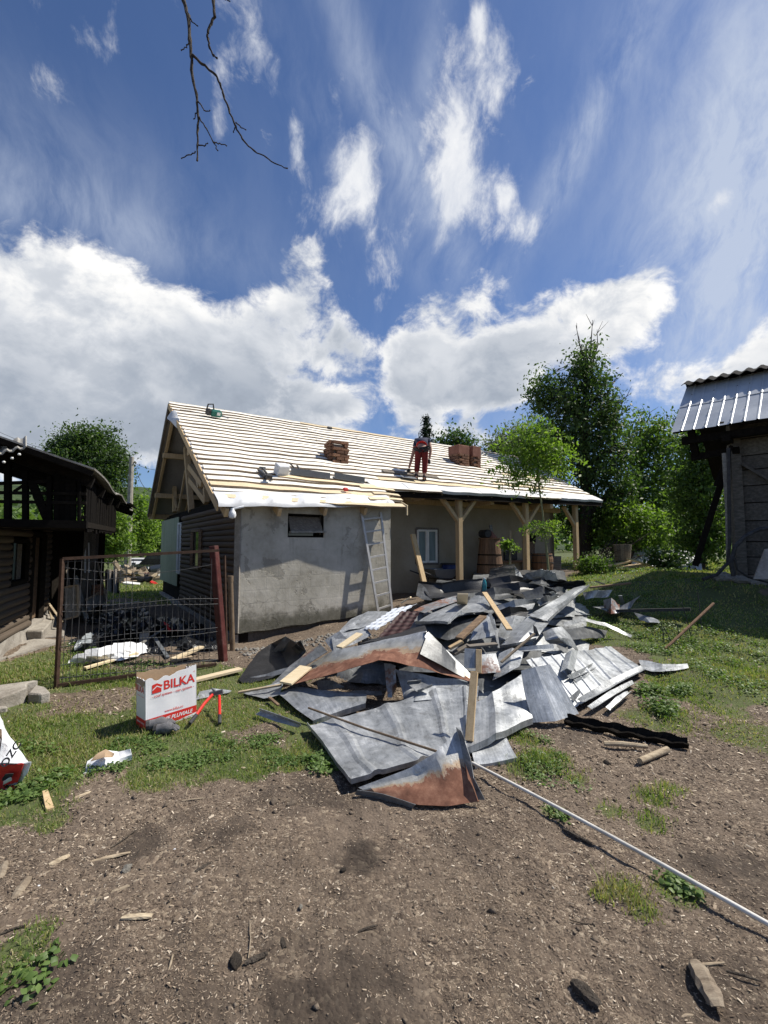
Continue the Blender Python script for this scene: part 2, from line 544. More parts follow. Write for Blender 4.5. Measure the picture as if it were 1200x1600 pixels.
def plain(name, cols, scale=6.0, stretch=(1, 1, 1), rough=0.8, bstr=0.35, bdist=0.006, metal=0.0, spec=0.3, rnd=0.18, fine=8.0, world=False, dirt=0.0):
    """mottled surface: colour ramp over noise, per-object brightness shift, optional grime"""
    m, T = new_mat(name)
    v = objvec(T, stretch, world=world)
    n = T.noise(v, scale, 6.0, 0.62)
    f = T.noise(v, scale * fine, 4.0, 0.6)
    k = T.m('ADD', T.m('MULTIPLY', n, 0.75), T.m('MULTIPLY', f, 0.25))
    k = T.n('MapRange', {0: k, 1: 0.3, 2: 0.7, 3: 0.0, 4: 1.0})
    c = T.ramp(k, [(i / max(1, len(cols) - 1), col) for i, col in enumerate(cols)])
    if rnd:
        r = T.n('ObjectInfo', out=5)
        c = T.mix(1.0, c, T.n('CombineColor', {0: T.m('MULTIPLY_ADD', r, 2 * rnd, 1 - rnd), 1: T.m('MULTIPLY_ADD', r, 2 * rnd, 1 - rnd), 2: T.m('MULTIPLY_ADD', r, 1.7 * rnd, 1 - rnd)}), 'MULTIPLY')
    if dirt:
        g = T.noise(objvec(T, (1, 1, 1), world=world), 2.1, 5.0, 0.65)
        c = T.mix(T.m('MULTIPLY', T.step(g, 0.48, 0.68), dirt), c, (0.09, 0.07, 0.05))
    return finish(m, T, c, rough, T.m('ADD', n, T.m('MULTIPLY', f, 0.6)), bstr, bdist, metal, spec)

plain('new_wood', [(.58, .45, .27), (.68, .56, .37), (.76, .65, .47)], 3.0, (1.2, 14, 14), rnd=.12, rough=.7)
plain('batten_wood', [(.72, .67, .58), (.80, .76, .68), (.85, .82, .76)], 3.0, (1.5, 10, 10), rnd=.10, rough=.75)
plain('post_wood', [(.40, .28, .15), (.52, .38, .22), (.60, .46, .28)], 3.0, (9, 9, 1.0), rnd=.10, rough=.75)
plain('old_wood', [(.10, .085, .07), (.19, .165, .14), (.30, .27, .23)], 3.0, (1.0, 12, 12), rnd=.25, rough=.9, bstr=.6)
plain('grey_planks', [(.12, .115, .105), (.24, .23, .21), (.36, .35, .33)], 2.5, (.8, 10, 10), rnd=.22, rough=.9, bstr=.6)
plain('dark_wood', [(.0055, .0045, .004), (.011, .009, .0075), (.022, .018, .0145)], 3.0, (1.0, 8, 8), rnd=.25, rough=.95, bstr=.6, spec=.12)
plain('ridge_dark', [(.012, .012, .012), (.022, .021, .020)], 4.0, rough=.95, rnd=.1, spec=.1)
plain('bark_edge', [(.26, .18, .11), (.40, .29, .19)], 6.0, (2, 8, 8), rough=.9, rnd=.15)
plain('log_brown', [(.045, .030, .022), (.085, .058, .042), (.14, .10, .075)], 3.0, (1.0, 7, 7), rnd=.2, rough=.75, bstr=.5)
plain('log_grey_brown', [(.055, .042, .032), (.11, .085, .064), (.18, .145, .11)], 3.0, (1.0, 7, 7), rnd=.2, rough=.85, bstr=.5)
plain('stained_board', [(.08, .05, .034), (.17, .115, .075), (.34, .23, .14)], 3.0, (1.0, 9, 9), rnd=.2, rough=.85)
plain('concrete', [(.20, .18, .155), (.31, .285, .25), (.41, .385, .34)], 4.0, rough=.95, bstr=.6, bdist=.02, rnd=.06, dirt=.35)
plain('foundation', [(.05, .045, .037), (.09, .08, .068), (.14, .125, .105)], 4.0, rough=.95, bstr=.6, bdist=.02, rnd=0)
plain('porch_plaster', [(.24, .21, .155), (.295, .26, .20), (.345, .305, .24)], 1.6, rough=.95, bstr=.3, bdist=.01, rnd=0, fine=12)
plain('membrane', [(.50, .51, .52), (.60, .61, .62), (.68, .69, .70)], 2.0, rough=.55, bstr=.3, bdist=.01, rnd=0, fine=14)
plain('membrane_under', [(.30, .29, .28), (.36, .35, .34), (.42, .41, .40)], 2.0, rough=.8, rnd=0)
plain('brick', [(.10, .055, .036), (.19, .098, .063), (.27, .155, .10)], 9.0, rough=.95, bstr=.6, bdist=.008, rnd=.35)
plain('mortar', [(.20, .175, .15), (.29, .26, .22)], 9.0, rough=.95, rnd=0)
plain('red_render', [(.14, .062, .043), (.20, .09, .063), (.26, .13, .095)], 5.0, rough=.9, rnd=.05)
plain('bitumen', [(.010, .010, .011), (.022, .022, .024), (.05, .05, .052)], 5.0, rough=.45, bstr=.4, bdist=.01, rnd=.2, spec=.5)
plain('black_plastic', [(.008, .008, .009), (.016, .016, .018)], 5.0, rough=.28, bstr=.5, bdist=.02, rnd=.1, spec=.6)
plain('white_plastic', [(.60, .62, .65), (.74, .75, .77), (.82, .83, .84)], 4.0, rough=.4, bstr=.5, bdist=.02, rnd=.08, spec=.5)
plain('clear_plastic', [(.18, .20, .21), (.34, .37, .39), (.5, .52, .54)], 5.0, rough=.2, bstr=.6, bdist=.02, rnd=.1, spec=.6)
plain('rusty_steel', [(.035, .02, .014), (.065, .038, .026), (.11, .066, .046)], 14.0, rough=.75, rnd=.05, metal=.2)
plain('red_paint', [(.045, .012, .011), (.075, .018, .016), (.12, .05, .045)], 6.0, rough=.6, rnd=.05, dirt=.4)
plain('pipe_steel', [(.13, .085, .05), (.20, .145, .095), (.26, .20, .15)], 10.0, rough=.6, rnd=.05, metal=.3)
plain('wire_steel', [(.06, .06, .063), (.11, .11, .115)], 12.0, rough=.5, rnd=.1, metal=.5)
plain('aluminium', [(.42, .41, .40), (.60, .59, .57)], 10.0, rough=.5, rnd=.03, metal=.25, spec=.5)
plain('ladder_metal', [(.40, .395, .385), (.56, .55, .54)], 10.0, rough=.5, rnd=.03, metal=.3, spec=.5)
plain('black_board', [(.003, .0027, .0025), (.006, .005, .0045), (.011, .0095, .008)], 3.0, (1, 8, 8), rnd=.25, rough=.95, spec=.08)  # near-black boards for the loft front, verge and knee wall
plain('pipe_white', [(.56, .54, .49), (.70, .68, .63)], 5.0, rough=.5, rnd=.0, dirt=.4)
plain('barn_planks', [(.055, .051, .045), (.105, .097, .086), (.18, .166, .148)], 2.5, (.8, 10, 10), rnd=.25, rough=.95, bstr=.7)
plain('cardboard', [(.36, .25, .15), (.46, .33, .21)], 6.0, rough=.9, rnd=0)
plain('carton_white', [(.74, .74, .76), (.80, .80, .81), (.84, .84, .85)], 3.0, rough=.55, rnd=0, fine=10, bdist=.002)
plain('print_red', [(.60, .03, .025), (.68, .045, .035)], 8.0, rough=.5, rnd=0, bdist=.001)
plain('tool_red', [(.55, .02, .015), (.62, .035, .02)], 8.0, rough=.4, rnd=0)
plain('dark_rubber', [(.018, .018, .019), (.04, .04, .042), (.075, .075, .078)], 14.0, rough=.7, rnd=.15)
plain('glove_grey', [(.06, .06, .065), (.12, .12, .125), (.19, .19, .20)], 18.0, rough=.85, rnd=.1)
plain('bark', [(.035, .028, .022), (.07, .057, .045), (.12, .10, .08)], 5.0, (3, 3, .6), rough=.95, bstr=.9, bdist=.03, rnd=.1)
plain('young_bark', [(.15, .16, .08), (.24, .24, .13)], 8.0, (3, 3, .6), rough=.8, rnd=.1)
plain('twig_wood', [(.16, .12, .085), (.30, .24, .175), (.46, .39, .29)], 9.0, (1, 5, 5), rough=.9, rnd=.3)
plain('stone', [(.13, .12, .105), (.23, .215, .19), (.36, .34, .31)], 7.0, rough=.95, bstr=.7, bdist=.02, rnd=.2)
plain('blue_barrel', [(.014, .025, .10), (.02, .04, .15)], 5.0, rough=.4, rnd=0)
plain('vat_wood', [(.11, .065, .04), (.18, .105, .065), (.25, .16, .105)], 4.0, (9, 9, 1), rough=.85, rnd=.2)
plain('green_tool', [(.01, .10, .075), (.015, .15, .11)], 9.0, rough=.4, rnd=0)
plain('gutter_grey', [(.11, .12, .13), (.145, .155, .165)], 9.0, rough=.45, rnd=.05)
plain('white_paint', [(.66, .66, .63), (.78, .78, .75)], 6.0, rough=.6, rnd=.05, dirt=.2)
plain('hot_red', [(.5, .02, .02), (.62, .05, .04)], 5.0, rough=.6, rnd=0)
plain('skin', [(.36, .20, .14), (.44, .26, .19)], 12.0, rough=.6, rnd=0)
plain('work_red', [(.11, .012, .011), (.17, .02, .019)], 9.0, rough=.85, rnd=0)
plain('work_black', [(.012, .012, .014), (.03, .03, .034)], 9.0, rough=.85, rnd=0)
plain('work_navy', [(.018, .022, .045), (.04, .045, .08)], 9.0, rough=.85, rnd=0)
plain('hair_dark', [(.012, .009, .007), (.03, .022, .016)], 20.0, rough=.7, rnd=0)
plain('tile_brown', [(.040, .018, .018), (.06, .028, .027)], 5.0, rough=.6, rnd=.05, spec=.25)
plain('tile_white', [(.58, .62, .68), (.70, .73, .78)], 5.0, rough=.5, rnd=.05, spec=.3)
plain('fibre_cement', [(.15, .145, .135), (.25, .24, .225), (.36, .345, .32)], 5.0, rough=.95, rnd=.15, dirt=.4)
plain('car_black', [(.008, .008, .010), (.012, .012, .014)], 3.0, rough=.15, rnd=0, spec=.6, bstr=0)
plain('car_white', [(.68, .69, .70), (.74, .75, .76)], 3.0, rough=.2, rnd=0, spec=.6, bstr=0)
plain('dark_glass', [(.012, .015, .018), (.02, .024, .028)], 2.0, rough=.06, rnd=0, spec=.8, bstr=0)
plain('curtain_glass', [(.15, .20, .21), (.24, .30, .31)], 3.0, rough=.15, rnd=0, spec=.6, bstr=0, stretch=(3, 3, .4))
plain('teal_bottle', [(.02, .16, .20), (.04, .24, .28)], 3.0, rough=.12, rnd=0, spec=.6, bstr=0)
plain('fowl_black', [(.006, .006, .007), (.02, .02, .022)], 20.0, rough=.6, rnd=0)
plain('green_panel', [(.24, .29, .20), (.34, .38, .27), (.42, .45, .34)], 3.0, (4, 4, .6), rough=.5, rnd=.1)
plain('chip_light', [(.30, .22, .14), (.48, .38, .26)], 20.0, rough=.9, rnd=.2)

def metal_sheet_material():
    """old galvanised roofing: zinc bloom, dull patches, streaks; rust set per sheet (custom property rust = amount, rust_edge = how far from the v=0 edge)"""
    m, T = new_mat('zinc_sheet')
    uv = T.n('TexCoord', out=2)
    v = objvec(T)
    at_ = lambda nm: T.n('Attribute', out=2, attribute_type='OBJECT', attribute_name=nm)
    a = T.noise(v, 2.2, 7.0, 0.65, 0.6)
    b = T.noise(v, 17.0, 7.0, 0.75)
    st = T.noise(T.n('Mapping', {'Vector': uv, 'Scale': (1.2, 16.0, 1.0)}), 3.0, 7.0, 0.68)
    st2 = T.noise(T.n('Mapping', {'Vector': uv, 'Scale': (11.0, .8, 1.0)}), 2.0, 7.0, 0.66)
    k = T.m('ADD', T.m('ADD', T.m('MULTIPLY', a, 0.38), T.m('MULTIPLY', b, 0.30)), T.m('ADD', T.m('MULTIPLY', st, 0.05), T.m('MULTIPLY', st2, 0.27)))
    k = T.n('MapRange', {0: k, 1: 0.38, 2: 0.64, 3: 0.0, 4: 1.0})
    c = T.ramp(k, [(0.0, (.11, .114, .118)), (0.3, (.25, .262, .27)), (0.6, (.37, .385, .395)), (0.80, (.54, .555, .56)), (1.0, (.78, .79, .79))])
    # bloom patches of white zinc oxide with their own outline
    bl = T.step(T.noise(v, 3.3, 9.0, 0.72, 1.2), 0.60, 0.64)
    c = T.mix(T.m('MULTIPLY', bl, T.m('MULTIPLY_ADD', b, .8, .1)), c, (.64, .65, .65))
    spk = T.step(T.noise(v, 34.0, 5.0, 0.7), 0.58, 0.66)
    c = T.mix(T.m('MULTIPLY', spk, 0.45), c, (.08, .076, .07))
    grime = T.step(T.noise(v, 6.0, 8.0, 0.7), 0.56, 0.72)
    c = T.mix(T.m('MULTIPLY', grime, 0.6), c, (.085, .08, .072))
    c = T.mix(1.0, c, T.n('CombineColor', {i: at_('tone') for i in range(3)}), 'MULTIPLY')
    sv = T.t.nodes.new('ShaderNodeSeparateXYZ')
    T.put(sv.inputs[0], uv)
    rn = T.noise(v, 2.6, 11.0, 0.74, 0.5)
    edge = T.m('SUBTRACT', at_('rust_edge'), T.m('ADD', sv.outputs[1], T.m('MULTIPLY', T.m('SUBTRACT', rn, 0.5), 0.9)))
    r1 = T.step(T.m('ADD', edge, T.m('MULTIPLY', T.m('SUBTRACT', st2, .5), .35)), 0.0, 0.035)
    halo = T.m('SUBTRACT', T.step(edge, -0.09, 0.0), r1, clamp=True)
    r2 = T.step(T.m('ADD', T.noise(v, 3.7, 9.0, 0.72), at_('rust')), 0.92, 1.06)
    rust = T.m('MAXIMUM', r1, r2)
    rc = T.ramp(T.noise(v, 9.0, 7.0, 0.7), [(0.3, (.09, .038, .022)), (0.48, (.175, .075, .045)), (0.6, (.255, .125, .078)), (0.75, (.42, .26, .16))])
    stain = T.m('MULTIPLY', T.step(edge, -0.42, 0.0), T.m('MULTIPLY_ADD', st2, 1.1, -.1), clamp=True)
    c = T.mix(T.m('MULTIPLY', stain, 0.8), c, (.43, .38, .27))
    c = T.mix(T.m('MULTIPLY', halo, 0.85), c, T.mix(b, (.30, .16, .07), (.48, .36, .22)))
    c = T.mix(rust, c, rc)
    rough = T.m('MULTIPLY_ADD', b, 0.35, 0.24)
    finish(m, T, c, T.mix(rust, rough, 0.85), T.m('ADD', a, T.m('MULTIPLY', b, 0.4)), 0.35, 0.012, T.m('MULTIPLY_ADD', rust, -0.32, 0.36), 0.4)
metal_sheet_material()

def plaster_material():
    """grey render over blocks: blotches, lost patches with an outline, moist moss band at the foot (height in world metres)"""
    m, T = new_mat('block_render')
    P = T.n('NewGeometry', out=0)
    sp = T.t.nodes.new('ShaderNodeSeparateXYZ')
    T.put(sp.inputs[0], P)
    a = T.noise(P, 1.5, 7.0, 0.6)
    b = T.noise(P, 9.0, 7.0, 0.7)
    c = T.ramp(T.m('ADD', T.m('MULTIPLY', a, 0.7), T.m('MULTIPLY', b, 0.3)), [(0.34, (.30, .278, .225)), (0.5, (.44, .415, .35)), (0.66, (.56, .53, .46))])
    mort = T.n('TexBrick', {'Vector': T.n('CombineXYZ', {0: T.vm('DOT_PRODUCT', P, tuple(ha), out=1), 1: sp.outputs[2]}), 'Scale': 1.0, 'Mortar Size': 0.012, 'Mortar Smooth': 0.4,
                            'Brick Width': 0.41, 'Row Height': 0.21}, out=1)
    c = T.mix(T.m('MULTIPLY', mort, T.m('MULTIPLY', T.step(T.m('ADD', T.noise(P, 1.1, 3.0, .5), T.m('MULTIPLY', sp.outputs[2], -.12)), .36, .52), 0.22)), c, (.24, .225, .185))
    lost = T.step(T.noise(P, 1.7, 9.0, 0.66, 0.3), 0.575, 0.60)
    c = T.mix(T.m('MULTIPLY', lost, T.m('MULTIPLY_ADD', b, .6, .2)), c, T.mix(b, (.15, .14, .115), (.24, .225, .19)))
    drip = T.noise(T.n('Mapping', {'Vector': P, 'Scale': (5.0, 5.0, .45)}), 1.6, 7.0, .7)
    c = T.mix(T.m('MULTIPLY', T.step(drip, .54, .72), .45), c, (.17, .155, .12))
    ck = T.n('TexVoronoi', {'Vector': T.vm('ADD', P, T.vm('MULTIPLY', T.n('TexNoise', {'Vector': P, 'Scale': 4.0, 'Detail': 5.0}, out=1), (.35, .35, .35))), 'Scale': 1.1}, feature='DISTANCE_TO_EDGE')
    crack = T.m('MULTIPLY', T.step(ck, .012, .004), T.step(T.noise(P, .9, 3.0, .5), .46, .56))
    c = T.mix(T.m('MULTIPLY', crack, .35), c, (.10, .09, .075))
    foot = T.m('ADD', sp.outputs[2], T.m('MULTIPLY', T.m('SUBTRACT', T.noise(P, 3.0, 8.0, 0.7), 0.5), 0.55))
    moss = T.step(foot, 0.52, 0.32)
    c = T.mix(T.m('MULTIPLY', moss, T.m('MULTIPLY_ADD', b, .8, .4)), c, (.075, .072, .05))
    h = T.m('SUBTRACT', T.m('ADD', a, T.m('MULTIPLY', b, 0.5)), T.m('ADD', T.m('MULTIPLY', mort, .06), T.m('MULTIPLY', lost, 0.3)))
    finish(m, T, c, 0.95, h, 0.5, 0.02)
plaster_material()

def leaf_material(name, cols, tr=0.35, tcol=None, rough=0.55, vscale=0.6):
    m, T = new_mat(name)
    r = T.n('NewGeometry', out=8)
    P = T.n('NewGeometry', out=0)
    n = T.noise(P, vscale, 3.0, 0.5)
    k = T.m('ADD', T.m('MULTIPLY', r, 0.65), T.m('MULTIPLY', T.n('MapRange', {0: n, 1: .35, 2: .65, 3: 0.0, 4: 1.0}), 0.35))
    c = T.ramp(k, [(i / (len(cols) - 1), col) for i, col in enumerate(cols)])
    t = T.mix(1.0, c, tcol or (1.5, 1.7, .7), 'MULTIPLY')
    return finish(m, T, c, rough, spec=0.35, trans=(t, tr))
leaf_material('leaf_dark', [(.024, .047, .016), (.043, .080, .024), (.071, .118, .035), (.109, .160, .054)])
leaf_material('leaf_mid', [(.042, .078, .019), (.073, .126, .029), (.114, .179, .046), (.162, .227, .068)], .4)
leaf_material('leaf_bright', [(.076, .131, .025), (.117, .193, .036), (.166, .248, .047), (.221, .290, .069)], .45)
leaf_material('leaf_conifer', [(.010, .022, .013), (.018, .035, .019), (.03, .05, .027)], .12)
leaf_material('leaf_pale', [(.072, .102, .042), (.120, .156, .072), (.180, .204, .120)], .35)
leaf_material('grass_blade', [(.067, .116, .023), (.116, .183, .037), (.165, .242, .051), (.252, .290, .097), (.386, .348, .173), (.264, .220, .116), (.330, .275, .154)], .35, rough=.6, vscale=1.4)
leaf_material('herb_leaf', [(.056, .101, .026), (.094, .154, .038), (.138, .211, .059), (.179, .244, .082)], .35, rough=.5, vscale=2.0)

def chip_material():
    m, T = new_mat('wood_chips')
    r = T.n('NewGeometry', out=8)
    c = T.ramp(r, [(0.0, (.065, .047, .034)), (0.45, (.15, .112, .080)), (0.75, (.235, .18, .13)), (0.93, (.38, .31, .23)), (1.0, (.60, .52, .41))])
    finish(m, T, c, 0.92)
chip_material()

def ground_material():
    m, T = new_mat('soil_and_turf')
    P = T.n('NewGeometry', out=0)
    g = T.n('Attribute', out=2, attribute_name='turf')
    w = T.n('Attribute', out=2, attribute_name='shadow_paint')
    a = T.noise(P, 0.9, 6.0, 0.6)
    b = T.noise(P, 22.0, 8.0, 0.72)
    vo = T.n('TexVoronoi', {'Vector': P, 'Scale': 55.0, 'Randomness': 1.0}, out=1)
    vd = T.n('TexVoronoi', {'Vector': P, 'Scale': 55.0, 'Randomness': 1.0}, out=0)
    sv = T.t.nodes.new('ShaderNodeSeparateColor')
    T.put(sv.inputs[0], vo)
    soil = T.ramp(T.m('ADD', T.m('MULTIPLY', a, 0.5), T.m('MULTIPLY', b, 0.5)), [(0.3, (.065, .048, .035)), (0.5, (.131, .100, .074)), (0.7, (.206, .163, .122))])
    bits = T.ramp(sv.outputs[0], [(0.0, (.050, .035, .025)), (0.5, (.125, .092, .066)), (0.8, (.213, .163, .116)), (0.95, (.375, .300, .213)), (1.0, (.525, .438, .325))])
    c = T.mix(T.m('MULTIPLY', T.step(T.noise(P, 3.0, 5.0, 0.6), .38, .6), 0.55), soil, bits)
    c = T.mix(T.m('MULTIPLY', w, 0.86), c, (.022, .016, .012))  # darkens the soil colour where dappled shadows are painted in
    tc = T.ramp(T.m('ADD', T.m('MULTIPLY', T.noise(P, 1.3, 5.0, .6), .6), T.m('MULTIPLY', b, .4)), [(0.3, (.041, .057, .016)), (0.5, (.068, .097, .024)), (0.65, (.101, .124, .038)), (0.8, (.149, .135, .068))])
    gm = T.step(T.m('ADD', g, T.m('MULTIPLY', T.m('SUBTRACT', b, 0.5), 0.7)), 0.35, 0.65)
    c = T.mix(T.m('MULTIPLY', gm, 0.85), c, tc)
    h = T.m('ADD', T.m('MULTIPLY', b, 0.8), T.m('MULTIPLY', vd, -0.5))
    finish(m, T, c, 0.96, h, 0.7, 0.018)
ground_material()

SHADOW_SPOTS = [(ground(px, py), r, k) for px, py, r, k in ((235, 1318, .13, .8), (360, 1300, .12, .8), (280, 1285, .1, .5), (565, 1338, .10, .9), (420, 1245, .14, .6), (470, 1570, .12, .8), (290, 1590, .12, .5), (560, 1600, .2, .8), (520, 1480, .2, .45),
                         (1150, 1360, .16, .8), (1190, 1400, .2, .7), (1175, 1375, .14, .6), (500, 1240, .2, .7), (740, 1290, .12, .5), (880, 1145, .2, .6), (20, 1600, .25, .6), (1190, 1590, .2, .5), (380, 1190, .15, .5), (250, 1530, .2, .35), (700, 1560, .25, .3))]  # soft dappled branch shadows, painted as dark spots on the soil
def damp_at(x, y):  # strength of the painted branch shadows at x, y
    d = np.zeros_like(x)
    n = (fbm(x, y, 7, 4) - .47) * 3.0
    for c, r, k in SHADOW_SPOTS:
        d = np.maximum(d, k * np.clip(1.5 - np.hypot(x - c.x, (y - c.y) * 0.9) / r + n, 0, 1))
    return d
# ------------------------------------------------------------------ ground sheet
def build_ground():
    rad = np.concatenate([[0.02], np.geomspace(0.25, 14, 330), np.geomspace(14.6, 900, 110)])
    ang = np.concatenate([np.linspace(-58, 58, 430), np.linspace(62, 298, 60)])
    A_, Rr = np.meshgrid(np.radians(ang), rad)
    x = np.sin(A_) * Rr; y = np.cos(A_) * Rr
    z = gz(x, y)
    tf = turf(x, y)
    near = np.clip(1 - Rr / 14, 0, 1)
    z = z + near * (1 - 0.6 * tf) * ((fbm(x, y, 9.0, 4) - .47) * 0.055 + (fbm(x, y, 3.0, 2) - .37) * 0.04)
    nr, nc = x.shape
    i = np.arange(nr - 1)[:, None] * nc
    j = np.arange(nc)[None, :]
    j2 = (j + 1) % nc
    F = np.stack([i + j, i + nc + j, i + nc + j2, i + j2], -1).reshape(-1, 4)
    o = mesh_np('ground', np.stack([x, y, z], -1).reshape(-1, 3), F[:, ::-1], MAT['soil_and_turf'], smooth=True, kind='structure')
    me = o.data
    shadow_paint = damp_at(x, y)
    for nm, arr in (('turf', tf), ('shadow_paint', shadow_paint)):
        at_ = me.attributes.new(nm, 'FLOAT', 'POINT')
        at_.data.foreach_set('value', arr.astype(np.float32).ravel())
    return o
GROUND = build_ground()
# ================================================================== the house under re-roofing
TAN = 0.5735
RIDGE_T, RIDGE_H = 4.65, 2.2 + (4.65 + 0.3) * TAN
S0, S1 = -0.42, 12.2
def roof_h(t): return 2.2 + (t + 0.3) * TAN
def back_h(t): return RIDGE_H - (t - RIDGE_T) * (RIDGE_H - 2.5) / (7.86 - RIDGE_T)
def eave_t(s): return 0.73 + (s - 3.4) * 0.0437
def wave(s, t):
    return 0.007 * math.sin(s * 6.6 + 0.7 * math.sin(t * 2.1)) + 0.020 * (float(fbm(np.array([s * 1.0]), np.array([t * 0.9]), 0.9, 3)[0]) - 0.44)
NROOF = Vector((0, 0, 1)) * math.cos(math.atan(TAN)) - hb * math.sin(math.atan(TAN))
house = thing('house', 'long low house with bare white roof battens and grey rendered walls', 'house', hw(0, 0, 0))
def roofpt(s, t, lift=0.0):
    return hw(s, t, roof_h(t)) + NROOF * (wave(s, t) + lift)

def build_house():
    rnd = random.Random(4)
    # --- rendered wall of the projecting room, with a hole for the vent hatch
    wt = lambda s: 0.05 * s
    wp = lambda s, h, d=0.0: hw(s, wt(s) + d, h)
    P0, nW = hw(0, 0, 0), (ha * 0.05 - hb).normalized()
    loc = lambda px, py: (lambda q: ((q - HA).dot(ha), q.z))(onplane(px, py, P0, nW))
    (s1, hT), (s2, hB) = loc(450, 802), loc(506, 840)
    bot = lambda s: 0.175 + 0.03 * s
    sb = [0.0, s1, s2, 3.05]
    m = MB()
    for i in range(3):
        rows = [(None, hB), (hB, hT), (hT, None)]
        for r, (lo, hi) in enumerate(rows):
            if i == 1 and r == 1: continue
            n = 8
            P = []
            for k in range(3):
                row = []
                for j in range(n + 1):
                    s = sb[i] + (sb[i + 1] - sb[i]) * j / n
                    l = bot(s) + 0.012 * math.sin(s * 9) if lo is None else lo
                    u = roof_h(wt(s)) - 0.06 if hi is None else hi
                    row.append(wp(s, l + (u - l) * k / 2))
                P.append(row)
            m.grid(P)
    for a, b, c, d in (((s1, hB), (s2, hB), 0, 0), ((s2, hB), (s2, hT), 0, 0), ((s2, hT), (s1, hT), 0, 0), ((s1, hT), (s1, hB), 0, 0)):
        m.add([wp(*a), wp(*b), wp(*b, .22), wp(*a, .22)], [(0, 1, 2, 3)])
    # underside and right return
    m.add([wp(0, bot(0)), wp(3.05, bot(3.05)), wp(3.05, bot(3.05), .2), wp(0, bot(0), .2)], [(0, 3, 2, 1)])
    m.add([wp(3.05, .2), hw(3.05, 1.9, .2), hw(3.05, 1.9, roof_h(1.9) - .1), wp(3.05, roof_h(wt(3.05)) - .06)], [(0, 1, 2, 3)])
    m.build('rendered_wall', MAT['block_render'], house)
    MB().prism([wp(0.0, -0.3, .06), wp(3.03, -0.1, .06), wp(3.03, bot(3.05) + .05, .06), wp(0.0, bot(0) + .05, .06)], hb * .3).build('foundation', MAT['foundation'], house)
    # vent hatch: frame, tilted sash, sill
    fr = MB()
    fw = .035
    for a, b in (((s1, hB), (s2, hB)), ((s1, hT), (s2, hT)), ((s1, hB), (s1, hT)), ((s2, hB), (s2, hT))):
        fr.beam(wp(*a, .05), wp(*b, .05), fw, .06)
    f = fr.build('hatch_frame', MAT['dark_wood'], house)
    MB().prism([wp(s1, hB, .2), wp(s2, hB, .2), wp(s2, hT, .2), wp(s1, hT, .2)], hb * .02).build('hatch_back', MAT['dark_glass'], f)
    sash = MB()
    yb, yt = hB + .10, hT - .04
    sash.prism([wp(s1 + .05, yb, -.02), wp(s2 - .03, yb, -.02), wp(s2 - .03, yt, .12), wp(s1 + .05, yt, .12)], hb * .02)
    sash.build('hatch_sash', MAT['old_wood'], f)
    MB().beam(wp(s1 + .03, yb - .01, -.03), wp(s2 + .02, yb + .005, -.03), .06, .035).build('hatch_ledge', MAT['grey_planks'], f)
    # --- log wall of the gable side
    bw = MB()
    bw.prism([hw(.02, 0.04, -.1), hw(.02, 7.7, -.1), hw(.02, 7.7, 2.35), hw(.02, 0.04, 2.3)], ha * .15)
    bw.build('inner_wall', MAT['dark_wood'], house)
    lm = MB()
    n = 10
    seg = 9
    P = []
    for j in range(seg + 1):
        u = j / seg
        rr = 0.5 * (1 + .05 * math.sin(j * 2.3))
        P.append((u - .5, rr))
    vs, fs = [], []
    for x, r in P:
        for k in range(n):
            a = 2 * math.pi * k / n
            vs.append((x, r * math.cos(a), r * math.sin(a)))
    for i in range(seg):
        for k in range(n):
            fs.append((i * n + k, i * n + (k + 1) % n, (i + 1) * n + (k + 1) % n, (i + 1) * n + k))
    fs += [tuple(reversed(range(n))), tuple(range(seg * n, seg * n + n))]
    global LOG_MESH, LOG_MESH2
    LOG_MESH = bpy.data.meshes.new('log')
    LOG_MESH.from_pydata(vs, [], fs)
    LOG_MESH.polygons.foreach_set('use_smooth', [True] * len(LOG_MESH.polygons))
    LOG_MESH2 = LOG_MESH.copy()
    LOG_MESH.materials.append(MAT['log_brown'])
    LOG_MESH2.materials.append(MAT['log_grey_brown'])
    h = 0.20
    while h < 2.26:
        d = .112 + rnd.uniform(-.008, .008)
        t1 = 4.55 + rnd.uniform(-.02, .02)
        sag = rnd.uniform(-.01, .01)
        piece('log', LOG_MESH, house, frame(hw(-.03, 0.05 + rnd.uniform(-.008, .008), h + .05), hw(-.03, t1, h + .05 + sag), w=d * .95, h=d * 1.04))
        h += .103
    MB().beam(hw(-.04, .012, .19), hw(-.04, .012, 2.30), .10, .03).build('corner_trim', MAT['concrete'], house)
    # narrow window in the log wall
    g = lambda px, py, s=-.09: onplane(px, py, hw(s, 0, 0), ha)
    a, b = g(302, 830), g(313, 888)
    t1, t2, hb_, ht_ = (a - HA).dot(hb), (b - HA).dot(hb), b.z, a.z
    t1, t2 = max(t1, t2), min(t1, t2)
    w = MB()
    for q0, q1 in (((t1, hb_), (t2, hb_)), ((t1, ht_), (t2, ht_)), ((t1, hb_), (t1, ht_)), ((t2, hb_), (t2, ht_))):
        w.beam(hw(-.10, *q0), hw(-.10, *q1), .07, .05)
    wf = w.build('side_window', MAT['stained_board'], house)
    MB().prism([hw(-.085, t1, hb_), hw(-.085, t2, hb_), hw(-.085, t2, ht_), hw(-.085, t1, ht_)], ha * .01).build('pane', MAT['dark_glass'], wf)
    # plinth of the log wall
    MB().prism([hw(-.09, 0.03, -.3), hw(-.09, 7.6, -.3), hw(-.09, 7.6, .20), hw(-.09, 0.03, .16)], ha * .1).build('plinth', MAT['concrete'], house)
